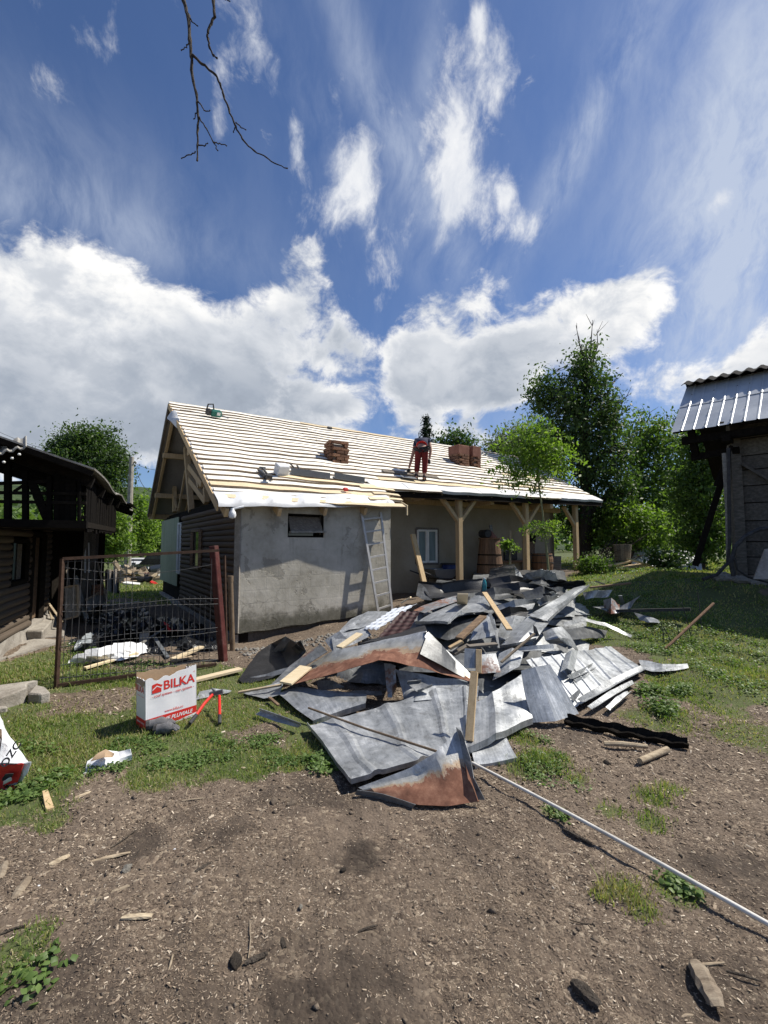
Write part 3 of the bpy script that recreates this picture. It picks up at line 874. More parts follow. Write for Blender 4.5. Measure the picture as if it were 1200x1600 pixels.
    # pale corrugated sheeting and a glazed door on the rear half
    for k in range(4):
        t_a = 5.0 + k * .68
        Q = []
        for hh in (.55, 1.4, 2.28):
            Q.append([hw(-.06 + .018 * math.sin(j * math.pi / 2), t_a + .70 * j / 14, hh) for j in range(15)])
        MB().grid(Q, .004).build('corrugated_panel', MAT['green_panel'], house)
    dr = MB()
    for q0, q1 in (((4.62, .9), (4.62, 2.1)), ((4.95, .9), (4.95, 2.1)), ((4.62, .9), (4.95, .9)), ((4.62, 2.1), (4.95, 2.1))):
        dr.beam(hw(-.07, *q0), hw(-.07, *q1), .05, .05)
    dd = dr.build('rear_window', MAT['white_paint'], house)
    MB().prism([hw(-.05, 4.62, .9), hw(-.05, 4.95, .9), hw(-.05, 4.95, 2.1), hw(-.05, 4.62, 2.1)], ha * .01).build('pane', MAT['curtain_glass'], dd)
    # --- porch wall, window, other walls, ceiling
    PT = 1.9
    pw = MB()
    q = onplane(650, 826, hw(0, PT, 0), hb); q2 = onplane(685, 880, hw(0, PT, 0), hb)
    ws0, ws1 = (q - HA).dot(ha), (q2 - HA).dot(ha)
    wh1, wh0 = q.z, q2.z
    sb = [3.05, ws0, ws1, 10.7]
    hbk = [0.2, wh0, wh1, 2.62]
    for i in range(3):
        for j in range(3):
            if (i, j) == (1, 1): continue
            pw.add([hw(sb[i], PT, hbk[j]), hw(sb[i + 1], PT, hbk[j]), hw(sb[i + 1], PT, hbk[j + 1]), hw(sb[i], PT, hbk[j + 1])], [(0, 1, 2, 3)])
    for a, b in (((ws0, wh0), (ws1, wh0)), ((ws1, wh0), (ws1, wh1)), ((ws1, wh1), (ws0, wh1)), ((ws0, wh1), (ws0, wh0))):
        pw.add([hw(a[0], PT, a[1]), hw(b[0], PT, b[1]), hw(b[0], PT + .2, b[1]), hw(a[0], PT + .2, a[1])], [(0, 1, 2, 3)])
    pw.build('porch_wall', MAT['porch_plaster'], house)
    wn = MB()
    fw = .055
    for a, b in (((ws0, wh0), (ws1, wh0)), ((ws0, wh1), (ws1, wh1)), ((ws0, wh0), (ws0, wh1)), ((ws1, wh0), (ws1, wh1))):
        wn.beam(hw(a[0], PT + .01, a[1]), hw(b[0], PT + .01, b[1]), fw, .07)
    wf = wn.build('porch_window', MAT['old_wood'], house)
    mid = (ws0 + ws1) / 2
    for a, b in ((ws0 + .04, mid - .005), (mid + .005, ws1 - .04)):
        sm = MB()
        for q0, q1 in (((a + .02, wh0 + .045), (b - .02, wh0 + .045)), ((a + .02, wh1 - .045), (b - .02, wh1 - .045)), ((a + .02, wh0 + .02), (a + .02, wh1 - .02)), ((b - .02, wh0 + .02), (b - .02, wh1 - .02))):
            sm.beam(hw(q0[0], PT + .0, q0[1]), hw(q1[0], PT + .0, q1[1]), .05, .05)
        sm.build('sash', MAT['white_paint'], wf)
        MB().prism([hw(a, PT + .02, wh0), hw(b, PT + .02, wh0), hw(b, PT + .02, wh1), hw(a, PT + .02, wh1)], hb * .01).build('pane', MAT['curtain_glass'], wf)
    ow = MB()
    ow.prism([hw(10.7, PT, .2), hw(10.7, 7.7, .2), hw(10.7, 7.7, 2.62), hw(10.7, PT, 2.62)], ha * -.2)
    ow.prism([hw(0.2, 7.5, -.2), hw(10.7, 7.5, -.2), hw(10.7, 7.5, 2.4), hw(.2, 7.5, 2.4)], hb * .2)
    ow.build('rear_wall', MAT['porch_plaster'], house)
    MB().prism([hw(0.1, .5, 2.36), hw(3.0, .5, 2.36), hw(3.0, 2.0, 2.36), hw(10.6, 2.0, 2.36), hw(10.6, 7.5, 2.36), hw(.1, 7.5, 2.36)], (0, 0, .08)).build('attic_floor', MAT['dark_wood'], house)
    # --- timbers: wall plate, attic partition, rafters, posts
    MB().beam(hw(3.05, PT - .06, 2.68), hw(10.9, PT - .06, 2.68), .14, .13).build('wall_plate', MAT['post_wood'], house)
    for s_a, s_b, mt, hh in ((5.3, 6.4, 'mortar', .4), (6.5, 7.1, 'mortar', .45), (7.2, 7.9, 'hot_red', .38), (3.6, 4.6, 'porch_plaster', .45), (8.0, 10.7, 'porch_plaster', .55), (4.65, 5.25, 'old_wood', .5)):
        MB().prism([hw(s_a, 2.3, 2.5), hw(s_b, 2.3, 2.5), hw(s_b, 2.3, 2.62 + hh), hw(s_a, 2.3, 2.62 + hh)], hb * .12).build('attic_partition', MAT['red_render'] if mt == 'hot_red' else MAT[mt], house)
    for k in range(15):
        s = -.3 + k * .88
        t0 = (-.25 + .09 * s if s < 3 else eave_t(s) + .03)
        for tt, hf, tA, tB in ((0, roof_h, t0, RIDGE_T - .05), (1, back_h, RIDGE_T + .05, 7.8)):
            MB().beam(hw(s, tA, hf(tA) - .14), hw(s, tB, hf(tB) - .14), .06, .14).build('rafter', MAT['post_wood'], house)
    for t_, h_ in ((6.9, back_h(6.9) - .29), (5.7, back_h(5.7) - .29), (2.4, roof_h(2.4) - .29)):
        MB().beam(hw(-.38, t_, h_), hw(12, t_, h_), .13, .13).build('purlin', MAT['post_wood'], house)
    for t_ in (7.84,):
        MB().beam(hw(-.42, t_, back_h(t_) - .1), hw(12.2, t_, back_h(t_) - .1), .03, .16).build('rear_fascia', MAT['post_wood'], house)
    # gable timbers, set from the gable plane
    G = lambda px, py, s=.12: onplane(px, py, hw(s, 0, 0), ha)
    for (a, b, w_) in (((291, 700), (299, 799), .15), ((297, 729), (318, 757), .14), ((298, 750), (323, 783), .14), ((321, 762), (323, 786), .12), ((272, 742), (273, 800), .13), ((290, 735), (279, 798), .06), ((268, 750), (276, 795), .06), ((307, 740), (312, 762), .10)):
        MB().beam(G(*a), G(*b), w_, w_ * .8, up=ha).build('gable_timber', MAT['post_wood'], house)
    MB().beam(hw(.12, .3, 2.27), hw(.12, 7.6, 2.32), .14, .14).build('tie_beam', MAT['dark_wood'], house)
    # porch posts with their two braces
    for (s_, t_), px in (((5.7, 1.0), 718), ((8.4, 1.15), 824), ((10.9, 1.25), 901)):
        z0 = gzf(*hw(s_, t_).xy) - .1
        p = MB().beam(hw(s_, t_, z0), hw(s_, t_, roof_h(t_) - .22), .135, .135, up=hb).build('porch_post', MAT['post_wood'], house, bevel=.006)
        for d in (-1, 1):
            if px == 901 and d == 1: continue
            MB().beam(hw(s_ + d * .05, t_, 2.18), hw(s_ + d * .60, t_, 2.76), .08, .10, up=hb).build('brace', MAT['post_wood'], p)
    MB().beam(hw(3.0, .93, roof_h(.93) - .21), hw(12.1, 1.33, roof_h(1.33) - .21), .12, .12).build('porch_beam', MAT['post_wood'], house)
    for s_ in (4.55, 6.9, 9.4):
        MB().beam(hw(s_, 1.0, 2.72), hw(s_ + .1, 2.0, 2.72), .12, .16).build('porch_joist', MAT['post_wood'], house)
    # --- roofing membrane
    def te(s): return (-.3 + .08 * (s - S0)) if s < 3.0 else eave_t(s)
    m = MB()
    cols_a = [S0 + (3.0 - S0) * j / 30 for j in range(31)]
    cols_b = [3.0 + (S1 - 3.0) * j / 80 for j in range(81)]
    for cols, low in ((cols_a, lambda s: -.3 + .09 * (s - S0)), (cols_b, eave_t)):
        P = []
        for i in range(37):
            P.append([roofpt(s, low(s) + (RIDGE_T - low(s)) * i / 36, -.002) for s in cols])
        m.grid(P, .012)
    m.build('roof_membrane', MAT['membrane'], house, smooth=True)
    m = MB()
    m.grid([[hw(s, t, back_h(t)) for s in (S0, 4, 8, S1)] for t in (RIDGE_T, 6.2, 7.86)], .02)
    m.build('rear_roof', MAT['membrane_under'], house)
    m = MB()
    m.grid([[roofpt(s, t, -.03) for s in (S0 + .02, 1, 2, 2.97)] for t in (-.02, 2, RIDGE_T)], .01)
    m.grid([[roofpt(s, t, -.03) for s in (3.0, 6, 9, S1 - .02)] for t in (1.15, 2.5, RIDGE_T)], .01)
    m.build('roof_underlay', MAT['membrane_under'], house)
    # eave strip of loose white membrane on the low roof, hanging over the edge
    P = []
    for i, (d, dr_) in enumerate(((.34, 0), (.17, .012), (.02, .015), (-.01, -.02), (-.015, -.06))):
        row = []
        for j in range(61):
            s = S0 - .02 + (3.06 - S0) * j / 60
            t = -.3 + .09 * (s - S0) + d
            wob = (.012 * math.sin(s * 11 + i) + .010 * math.sin(s * 23 + 2 * i)) * (1 if i < 3 else .12)
            row.append(roofpt(s, t, .034 + (wob if i else 0)) + Vector((0, 0, dr_)))
        P.append(row)
    MB().grid(P, .004).build('eave_tarpaulin', MAT['membrane'], house, smooth=True)
    # porch eave: white strips lapped over, dark edge board below
    k = 0
    s = 2.95
    while s < S1 - .1:
        e = min(s + rnd.uniform(1.0, 1.4), S1)
        P = []
        for d, l in ((.26, .036), (.12, .042), (-.02, .036), (-.03, -.03)):
            P.append([roofpt(s + (e - s) * j / 8, eave_t(s + (e - s) * j / 8) + d, l + .006 * (k % 2)) for j in range(9)])
        MB().grid(P, .004).build('eave_strip', MAT['membrane'], house)
        s = e - .03
        k += 1
    MB().beam(hw(2.95, eave_t(2.95) + .01, roof_h(eave_t(2.95)) - .10), hw(S1, eave_t(S1) + .01, roof_h(eave_t(S1)) - .10), .025, .14).build('eave_board', MAT['dark_wood'], house)
    for sd, (f, tA, tB) in enumerate(((roof_h, -.28, RIDGE_T), (back_h, RIDGE_T, 7.86))):
        MB().beam(hw(S0 - .015, tA, f(tA) - .06), hw(S0 - .015, tB, f(tB) - .06), .025, .12).build('verge_board', MAT['old_wood' if sd else 'post_wood'], house)
    # torn flap at the verge
    P = []
    for i in range(5):
        P.append([roofpt(S0 + .03 - .17 * i / 4 * (.5 + .5 * math.sin(1 + 2.6 * j / 7)), 3.95 - .62 * j / 7, .05 - .17 * (i / 4) ** 2 + .02 * math.sin(i + j)) for j in range(8)])
    MB().grid(P, .004).build('torn_flap', MAT['membrane'], house, smooth=True)
    # --- battens, each one a waney-edged board
    def batten(sa, sb_, t, w=.150, lift=.036, mat='batten_wood', skew=0.0):
        n = max(4, int((sb_ - sa) / .28))
        m = MB()
        ph, q = rnd.uniform(0, 9), rnd.uniform(.8, 1.15)
        rows = [[], [], [], []]
        for j in range(n + 1):
            s = sa + (sb_ - sa) * j / n
            tt = t + skew * (s - sa)
            w0 = w * q * (1 + .10 * math.sin(s * 3.1 + ph) + .06 * math.sin(s * 7.7 + ph)) / 2
            w1 = w * q * (1 + .13 * math.sin(s * 2.3 + 2 * ph) + .05 * math.sin(s * 9.1 + ph)) / 2
            for r, (dt, l) in enumerate(((-w0, lift - .032), (-w0 * .93, lift), (w1 * .93, lift), (w1, lift - .026))):
                rows[r].append(roofpt(s, tt + dt * .867, l + .004))
        m.k = 1
        m.grid(rows[:2])
        m.k = 0
        m.grid(rows[1:])
        m.add([r[0] for r in rows], [(0, 1, 2, 3)])
        m.add([r[-1] for r in rows], [(3, 2, 1, 0)])
        return m.build('batten', [MAT[mat], MAT['bark_edge']], house)
    t = RIDGE_T - .05
    row = 0
    while t > -.16:
        low = t < .72
        end = S1 if not low else 3.0 + .25 * rnd.random()
        s = S0 + rnd.uniform(-.03, .03)
        while s < end - .3:
            # the porch eave climbs slightly along the house
            L = rnd.uniform(3.0, 5.2)
            e = min(s + L, end)
            if end - e < .8: e = end
            if not low and t < 1.15:
                lim = 3.4 + (t - .70) / .0437
                if s > lim - .4: break
                e = min(e, lim)
            batten(s, e - .012, t, w=.150 if row > 1 else .12, mat='new_wood' if rnd.random() < (.55 if low or t < 1.4 and s < 4 else .10) else 'batten_wood', skew=rnd.uniform(-.004, .004))
            s = e
        t -= .213
        row += 1
    # loose board ends at the step between the two eaves
    for sa, e, tt, sk in ((2.6, 3.42, .62, -.05), (2.75, 3.38, .36, -.03), (2.5, 3.30, .12, .02), (.9, 3.0, .80, -.06)):
        batten(sa, e, tt, .11, .062, 'new_wood', sk)
    MB().beam(roofpt(3.02, .80, .0), roofpt(3.42, .06, -.05), .03, .06).build('loose_lath', MAT['new_wood'], house)
    MB().beam(roofpt(3.40, .06, -.02), roofpt(3.40, .06, -.02) - Vector((0, 0, .2)), .025, .04).build('hanging_lath', MAT['new_wood'], house)
    # ridge board
    MB().beam(hw(S0, RIDGE_T + .02, RIDGE_H + .03), hw(S1, RIDGE_T + .02, RIDGE_H + .03), .04, .05).build('ridge_board', MAT['batten_wood'], house)
    # wall lamp on the corner
    L = onplane(363, 803, hw(-.22, 0, 0), ha)
    ML = MB().lathe(L, [(.005, -.075), (.045, -.06), (.06, -.02), (.05, .03), (.03, .06), (.028, .09)], 12)
    ML.tube([L + Vector((0, 0, .08)), hw(-.05, (L - HA).dot(hb), L.z + .12)], .018, 8)
    ML.build('wall_lamp', MAT['white_plastic'], house, smooth=True)

    # --- chimneys of brick
    bm_ = MB().box((0, 0, 0), (1, 1, 1))
    me = bpy.data.meshes.new('brick')
    bb = bmesh.new()
    bmesh.ops.create_cube(bb, size=1.0)
    bmesh.ops.bevel(bb, geom=bb.edges[:], offset=.035, segments=1, affect='EDGES')
    bb.to_mesh(me); bb.free()
    me.materials.append(MAT['brick'])
    ang = math.atan2(ha.y, ha.x)
    def chimney(name, s, t, ws, wt_, h, ragged=0, label=None, solid_top=0.0):
        base = hw(s, t, roof_h(t) - ws * .5 - .05)
        c = MB()
        c.prism([base + ha * (x * (ws - .05)) + hb * (y * (wt_ - .05)) for x, y in ((-.5, -.5), (.5, -.5), (.5, .5), (-.5, .5))], (0, 0, h - .06))
        ch = c.build(name, MAT['mortar'], house)
        if label: ch['label'] = label
        z = .0
        course = 0
        Rz = Matrix.Rotation(ang, 4, 'Z')
        while z < h - solid_top:
            for side in range(4):
                Lw = (ws, wt_)[side % 2]
                nb = max(1, round(Lw / .24))
                for k in range(nb):
                    u = -Lw / 2 + (k + .5 + (.5 if course % 2 else 0)) * Lw / nb
                    if u > Lw / 2: u -= Lw
                    bl = Lw / nb - .012
                    if abs(u) + bl / 2 > Lw / 2 + .01: bl = bl / 2; u = math.copysign(Lw / 2 - bl / 2, u)
                    if ragged and z > h - .16 and rnd.random() < .3: continue
                    o = rnd.uniform(-.006, .010) * (1 + .5 * ragged)
                    x, y = ((u, -wt_ / 2 - o), (ws / 2 + o, u), (-u, wt_ / 2 + o), (-ws / 2 - o, -u))[side]
                    M = Matrix.Translation(base + ha * x + hb * y + Vector((0, 0, z + .036))) @ Rz @ Matrix.Rotation(side * math.pi / 2 + rnd.uniform(-.03, .03), 4, 'Z') @ Matrix.Diagonal((bl, .10, .064, 1))
                    piece('brick', me, ch, M)
            z += .076
            course += 1
        if solid_top:
            tp = MB()
            tp.prism([base + ha * (x * (ws + .07)) + hb * (y * (wt_ + .07)) + Vector((0, 0, h - solid_top)) for x, y in ((-.5, -.5), (.5, -.5), (.5, .5), (-.5, .5))], (0, 0, solid_top))
            tp.build('chimney_cap', MAT['red_render'], ch, bevel=.015)
        return ch
    chimney('chimney', 2.80, 2.05, .40, .38, .66, 1, 'crumbling bare brick chimney stump')
    chimney('chimney', 7.55, 2.95, .40, .40, .80, 0, 'chimney with red rendered top', .30)
    chimney('chimney', 8.10, 2.95, .30, .40, .78, 0, 'narrower chimney with red rendered top', .34)
build_house()
# ================================================================== dark timber building on the left
def build_left():
    rnd = random.Random(8)
    d = Vector((-.45, 1, 0)).normalized()
    e = Vector((d.y, -d.x, 0))
    Q = Vector((-3.6, 5.5, 0))
    lb = lambda u, v, z: Q + d * u + e * v + Vector((0, 0, z))
    b = thing('log_building', 'dark old log building with an open loft under a sagging roof', 'building', lb(0, -1, .25))
    # roof: corrugated, sagging; underside dark
    tanr = .34
    def rh(u, v): return 2.47 - (v - .12) * tanr - .07 * math.sin(max(0, min(1, (u + .3) / 6.3)) * math.pi) + .03 * math.sin(u * 3 + v)
    P = []
    nc = 90
    for i in range(16):
        u = -.32 + 6.35 * i / 15
        P.append([lb(u, .14 - 3.6 * j / nc, rh(u, .14 - 3.6 * j / nc) + .0) + Vector((0, 0, .012 * math.sin(u * 34))) for j in range(0, nc + 1, 5)])
    m = MB().grid(P, .02)
    m.build('roof', MAT['fibre_cement'], b, smooth=True)
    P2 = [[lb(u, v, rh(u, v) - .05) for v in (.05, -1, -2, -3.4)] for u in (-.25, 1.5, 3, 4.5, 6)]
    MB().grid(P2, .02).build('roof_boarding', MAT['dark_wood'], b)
    MB().beam(lb(-.33, .13, rh(-.3, .13) - .04), lb(-.33, -3.4, rh(-.3, -3.4) - .04), .03, .06).build('verge_board', MAT['black_board'], b)
    for k in range(7):
        u = .05 + k * .95
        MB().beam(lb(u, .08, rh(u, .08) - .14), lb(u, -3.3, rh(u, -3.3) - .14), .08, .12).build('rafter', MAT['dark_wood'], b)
    # loft floor and front frame
    g = lambda px, py: onplane(px, py, Q, d)
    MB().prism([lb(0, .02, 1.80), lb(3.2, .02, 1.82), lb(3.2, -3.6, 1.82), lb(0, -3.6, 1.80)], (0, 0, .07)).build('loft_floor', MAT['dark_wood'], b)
    MB().beam(lb(-.03, .05, 1.83), lb(-.03, -3.6, 1.86), .10, .09).build('sill_beam', MAT['black_board'], b)
    for px0, px1, yt in ((8, 17, 720), (36, 44, 735), (74, 81, 745), (122, 126, 752)):
        a, c = g((px0 + px1) / 2, 818), g((px0 + px1) / 2, yt)
        MB().beam(a, c, (g(px1, 780) - g(px0, 780)).length, .1, up=d).build('loft_post', MAT['black_board'], b)
    MB().beam(g(49, 752), g(76, 816), .08, .06, up=d).build('loft_brace', MAT['black_board'], b)
    for y0, y1, x1 in ((769, 772, 135), (783, 786, 135), (757, 752, 82)):
        MB().beam(g(-40, y0), g(x1, y1), .035, .05, up=d).build('rail', MAT['dark_wood'], b)
    MB().beam(g(122, 812), g(135, 806), .03, .03).build('rail', MAT['dark_wood'], b)
    MB().beam(g(22, 768), g(37, 758), .02, .03).build('rail', MAT['dark_wood'], b)
    for k in range(4):
        a = g(89 + k * 8.4, 820); c = g(89 + k * 8.4, 742 + k * 3)
        MB().beam(a, c, .062, .025, up=d).build('loft_board', MAT['black_board'], b)
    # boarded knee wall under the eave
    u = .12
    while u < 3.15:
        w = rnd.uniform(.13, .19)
        MB().beam(lb(u + w / 2, .0, 1.78 + rnd.uniform(-.04, .03)), lb(u + w / 2, rnd.uniform(-.01, .01), rh(u, 0) - .06), w - .012, .022, up=e).build('knee_wall_board', MAT['black_board'], b)
        u += w
    # log wall with window and door
    W0 = Vector((-4.80, 5.94, 0)); W0 = W0 - d * 3.0
    wl = lambda k, z, o=0: W0 + d * k + e * o + Vector((0, 0, z))
    kx = lambda px: (onplane(px, 900, W0, e) - W0).dot(d)
    kd0, kd1, kE = kx(43), kx(62), kx(74)
    kw0, kw1 = kx(11), kx(38)
    z = .50
    while z < 1.88:
        dia = rnd.uniform(.088, .105)
        for a, c in ((0, kd0 - .03), (kd1 + .03, kE)):
            segs = [(a, c)]
            if a == 0 and z + .05 > 1.05 and z < 1.66: segs = [(a, kw0), (kw1, c)]
            for s0, s1 in segs:
                if s1 - s0 > .05:
                    piece('log', LOG_MESH2, b, frame(wl(s0, z + .05, rnd.uniform(0, .015)), wl(s1, z + .05, rnd.uniform(0, .015)), w=dia * .9, h=dia * 1.02))
        z += .092
    MB().prism([wl(0, .3, -.06), wl(kE, .3, -.06), wl(kE, 1.85, -.06), wl(0, 1.85, -.06)], e * -.1).build('inner_wall', MAT['dark_wood'], b)
    dm = MB()
    dm.prism([wl(kd0, .47, -.02), wl(kd1, .47, -.02), wl(kd1, 1.72, -.02), wl(kd0, 1.72, -.02)], e * -.03)
    dr = dm.build('door', MAT['stained_board'], b)
    fm = MB()
    for p, q in ((wl(kd0, .45, .02), wl(kd0, 1.74, .02)), (wl(kd1, .45, .02), wl(kd1, 1.74, .02)), (wl(kd0, 1.74, .02), wl(kd1, 1.74, .02))):
        fm.beam(p, q, .08, .08)
    fm.build('door_frame', MAT['dark_wood'], dr)
    fm = MB()
    for p, q in ((wl(kw0, 1.08, .01), wl(kw0, 1.64, .01)), (wl(kw1, 1.08, .01), wl(kw1, 1.64, .01)), (wl(kw0, 1.64, .01), wl(kw1, 1.64, .01)), (wl(kw0, 1.08, .01), wl(kw1, 1.08, .01))):
        fm.beam(p, q, .06, .06)
    wf = fm.build('window', MAT['dark_wood'], b)
    MB().prism([wl(kw0, 1.08, -.03), wl(kw1, 1.08, -.03), wl(kw1, 1.64, -.03), wl(kw0, 1.64, -.03)], e * -.02).build('pane', MAT['dark_glass'], wf)
    for x0, x1 in ((14.5, 21.5), (28.5, 34.5)):
        MB().prism([wl(kx(x0), 1.12, -.025), wl(kx(x1), 1.12, -.025), wl(kx(x1), 1.6, -.025), wl(kx(x0), 1.6, -.025)], e * .008).build('curtain', MAT['old_wood'], wf)
    pl = MB()
    P = [[wl(kE * j / 14, zz, o + .02 * math.sin(j * 1.9 + zz * 9)) for j in range(15)] for zz, o in ((-.1, .10), (.28, .09), (.44, .07), (.46, -.1))]
    pl.grid(P)
    pl.build('plinth', MAT['concrete'], b)
    piece('sill_log', LOG_MESH2, b, frame(wl(0, .47, .03), wl(kd0 - .05, .47, .03), w=.12, h=.10))
    # boarded shed wall carrying on to the right
    A_, B_ = Vector((-5.8, 7.9, 0)), Vector((-5.9, 9.55, 0))
    n = 12
    for k in range(n):
        p = A_.lerp(B_, (k + .5) / n)
        MB().beam(p + Vector((0, 0, .2)), p + Vector((0, 0, 1.9 + rnd.uniform(-.03, .02))), 1.65 / n - .01, .025, up=(1, 0, 0)).build('shed_board', MAT['dark_wood'] if k < 8 else MAT['old_wood'], b)
    MB().prism([A_ + Vector((-.05, 0, .2)), B_ + Vector((-.05, 0, .2)), B_ + Vector((-.05, 0, 1.9)), A_ + Vector((-.05, 0, 1.9))], (-.05, 0, 0)).build('shed_lining', MAT['dark_wood'], b)
    MB().prism([B_ + Vector((0, 0, .1)), B_ + Vector((-2, 0, .1)), B_ + Vector((-2, 0, 1.9)), B_ + Vector((0, 0, 1.9))], (0, .05, 0)).build('shed_end', MAT['dark_wood'], b)
    MB().beam(B_ + Vector((.04, .02, .1)), B_ + Vector((.04, .02, 1.95)), .1, .1).build('corner_post', MAT['dark_wood'], b)
    # lean-to scrap of corrugated sheet at the near verge
    P = []
    for i in range(6):
        row = []
        for j in range(25):
            q = onplane(-60 + 100 * j / 24, 722 - 24 * j / 24 - 3.2 * i, Q - d * (.42 - .1 * i), d)
            row.append(q + Vector((0, 0, .018 * math.sin(j * 1.6))))
        P.append(row)
    MB().grid(P, .012).build('verge_sheet', MAT['fibre_cement'], b, smooth=True)
    for px, py in ((30, 710), (19, 716), (6, 722)):
        MB().lathe(onplane(px, py, Q - d * .45, d), [(.012, -.01), (.016, 0), (.010, .012)], 8).build('bolt_head', MAT['white_paint'], b)

    # steps and path at the door
    st = thing('door_step', 'two-tier concrete step below the dark building door', 'step', ground(75, 1000))
    bl = MB()
    def slab(pts, z0, z1): bl.prism([Vector((p.x, p.y, z0)) for p in pts], (0, 0, z1 - z0))
    slab([onz(40, 1003, .25), onz(66, 1003, .25), onz(88, 975, .25), onz(60, 975, .25)], -.05, .40)
    o = bl.build('upper_tread', MAT['concrete'], st, bevel=.015)
    bl = MB()
    slab([onz(62, 1003, .2), onz(100, 1000, .2), onz(105, 972, .2), onz(76, 978, .2)], -.05, .27)
    bl.build('lower_tread', MAT['concrete'], st, bevel=.015)
    pm = MB()
    pts = [(-260, 1150), (-90, 1052), (0, 1033), (50, 1019), (96, 1003), (60, 1000), (38, 1004), (0, 1012), (-200, 1045)]
    low = [ground(*p) for p in pts]
    pm.prism([p - Vector((0, 0, .12)) for p in low], (0, 0, .145))
    tag(pm.build('path', MAT['concrete']), kind='structure')
    wl_ = MB()
    a, c = onz(136, 951, .30), onz(257, 935, .04)
    wl_.prism([Vector((a.x, a.y, -.3)), Vector((c.x, c.y, -.5)), c, a], (c - a).cross(Vector((0, 0, 1))).normalized() * -.18)
    tag(wl_.build('low_wall', MAT['concrete'], loc=a), 'low concrete retaining wall between the yard and the far grass', 'wall')

    # things leaning along the wall
    def lean(name, label, cat, corners, mat, th=.03, group=None):
        m = MB().prism(corners, (corners[1] - corners[0]).cross(corners[3] - corners[0]).normalized() * th)
        lo = min(corners, key=lambda q: q.z)
        o = m.build(name, mat, loc=lo)
        return tag(o, label, cat, group)
    pn = thing('old_panel', 'weathered framed wooden panel standing before the shed wall', 'panel', at(112, 968, 7.9))
    cs = [(101, 968), (124, 962), (123, 914), (101, 918)]
    Ys = (7.9, 7.95, 8.05, 8.0)
    C = [at(*p, y) for p, y in zip(cs, Ys)]
    for k in range(4):
        a0, a1 = C[0].lerp(C[1], k / 4), C[0].lerp(C[1], (k + .94) / 4)
        b0, b1 = C[3].lerp(C[2], k / 4), C[3].lerp(C[2], (k + .94) / 4)
        MB().prism([a0, a1, b1, b0], (0, .025 + .01 * (k % 2), 0)).build('plank', MAT['grey_planks'], pn)
    for p, q in ((0, 1), (1, 2), (2, 3)):
        MB().beam(C[p] - Vector((0, .02, 0)), C[q] - Vector((0, .02, 0)), .035, .03).build('frame_bar', MAT['chip_light'], pn)
    for (x0, y0, Y0), (x1, y1, Y1), w, mt, nm, lb_ in (((69, 972, 7.7), (69, 925, 7.75), .05, 'grey_planks', 'plank', 'grey upright plank leaning beside the dark door'), ((72, 972, 7.75), (74, 923, 7.8), .04, 'grey_planks', 'plank', 'thin grey lath leaning just right of the upright plank'),
                                                    ((97, 972, 7.3), (74, 940, 7.8), .03, 'twig_wood', 'stick', 'pale crooked stick leaning across the step'), ((82, 968, 7.4), (76, 944, 7.8), .035, 'twig_wood', 'stick', 'short forked stick leaning behind the pale stick'),
                                                    ((135, 968, 8.4), (117, 900, 8.8), .07, 'grey_planks', 'board', 'grey notched board leaning behind the framed panel'), ((133, 895, 9.0), (133, 848, 9.1), .03, 'white_paint', 'pole', 'white pole upright at the shed wall, left of two'),
                                                    ((139, 895, 9.0), (138.5, 848, 9.1), .026, 'white_paint', 'pole', 'white pole upright at the shed wall, right of two'), ((167, 940, 8.9), (152, 878, 9.2), .035, 'twig_wood', 'pole', 'thin pale pole leaning at the shed corner'),
                                                    ((108, 915, 8.4), (98, 850, 8.6), .04, 'old_wood', 'plank', 'dark slanting plank high against the shed'), ((-20, 930, 5.6), (11, 931, 6.0), .035, 'twig_wood', 'stick', 'pale stick poking out beside the log wall')):
        m = MB().beam(at(x0, y0, Y0), at(x1, y1, Y1), w, w * .6)
        tag(m.build(nm, MAT[mt], loc=at(x0, y0, Y0)), lb_, nm)
    # tipped crate with a tin on it
    cr = thing('wooden_crate', 'grey wooden crate tipped against the end of the shed', 'crate', at(140, 956, 8.5))
    c0, cx_, cy_, cz_ = at(137, 956, 8.4), at(160, 943, 8.9), None, at(134, 937, 8.4)
    dx, dz = cx_ - c0, cz_ - c0
    dy = Vector((-.2, .5, 0))
    for k in range(3):
        MB().prism([c0 + dx * (k / 3 + .01), c0 + dx * ((k + .95) / 3), c0 + dx * ((k + .95) / 3) + dz, c0 + dx * (k / 3 + .01) + dz], dy * .05).build('plank', MAT['grey_planks'], cr)
    for q in (c0, c0 + dx):
        MB().prism([q, q + dy, q + dy + dz, q + dz], dx * .04).build('side', MAT['grey_planks'], cr)
    MB().beam(c0 + dz, c0 + dz + dx, .03, .03).build('rim', MAT['chip_light'], cr)
    tn = MB().lathe(at(152, 930, 8.9), [(.10, 0), (.10, .10), (.085, .12), (.10, .13), (.10, .2)], 12)
    tag(tn.build('tin', MAT['brick'], loc=at(152, 930, 8.9)), 'red-brown tin sitting on the tipped crate', 'tin')
build_left()

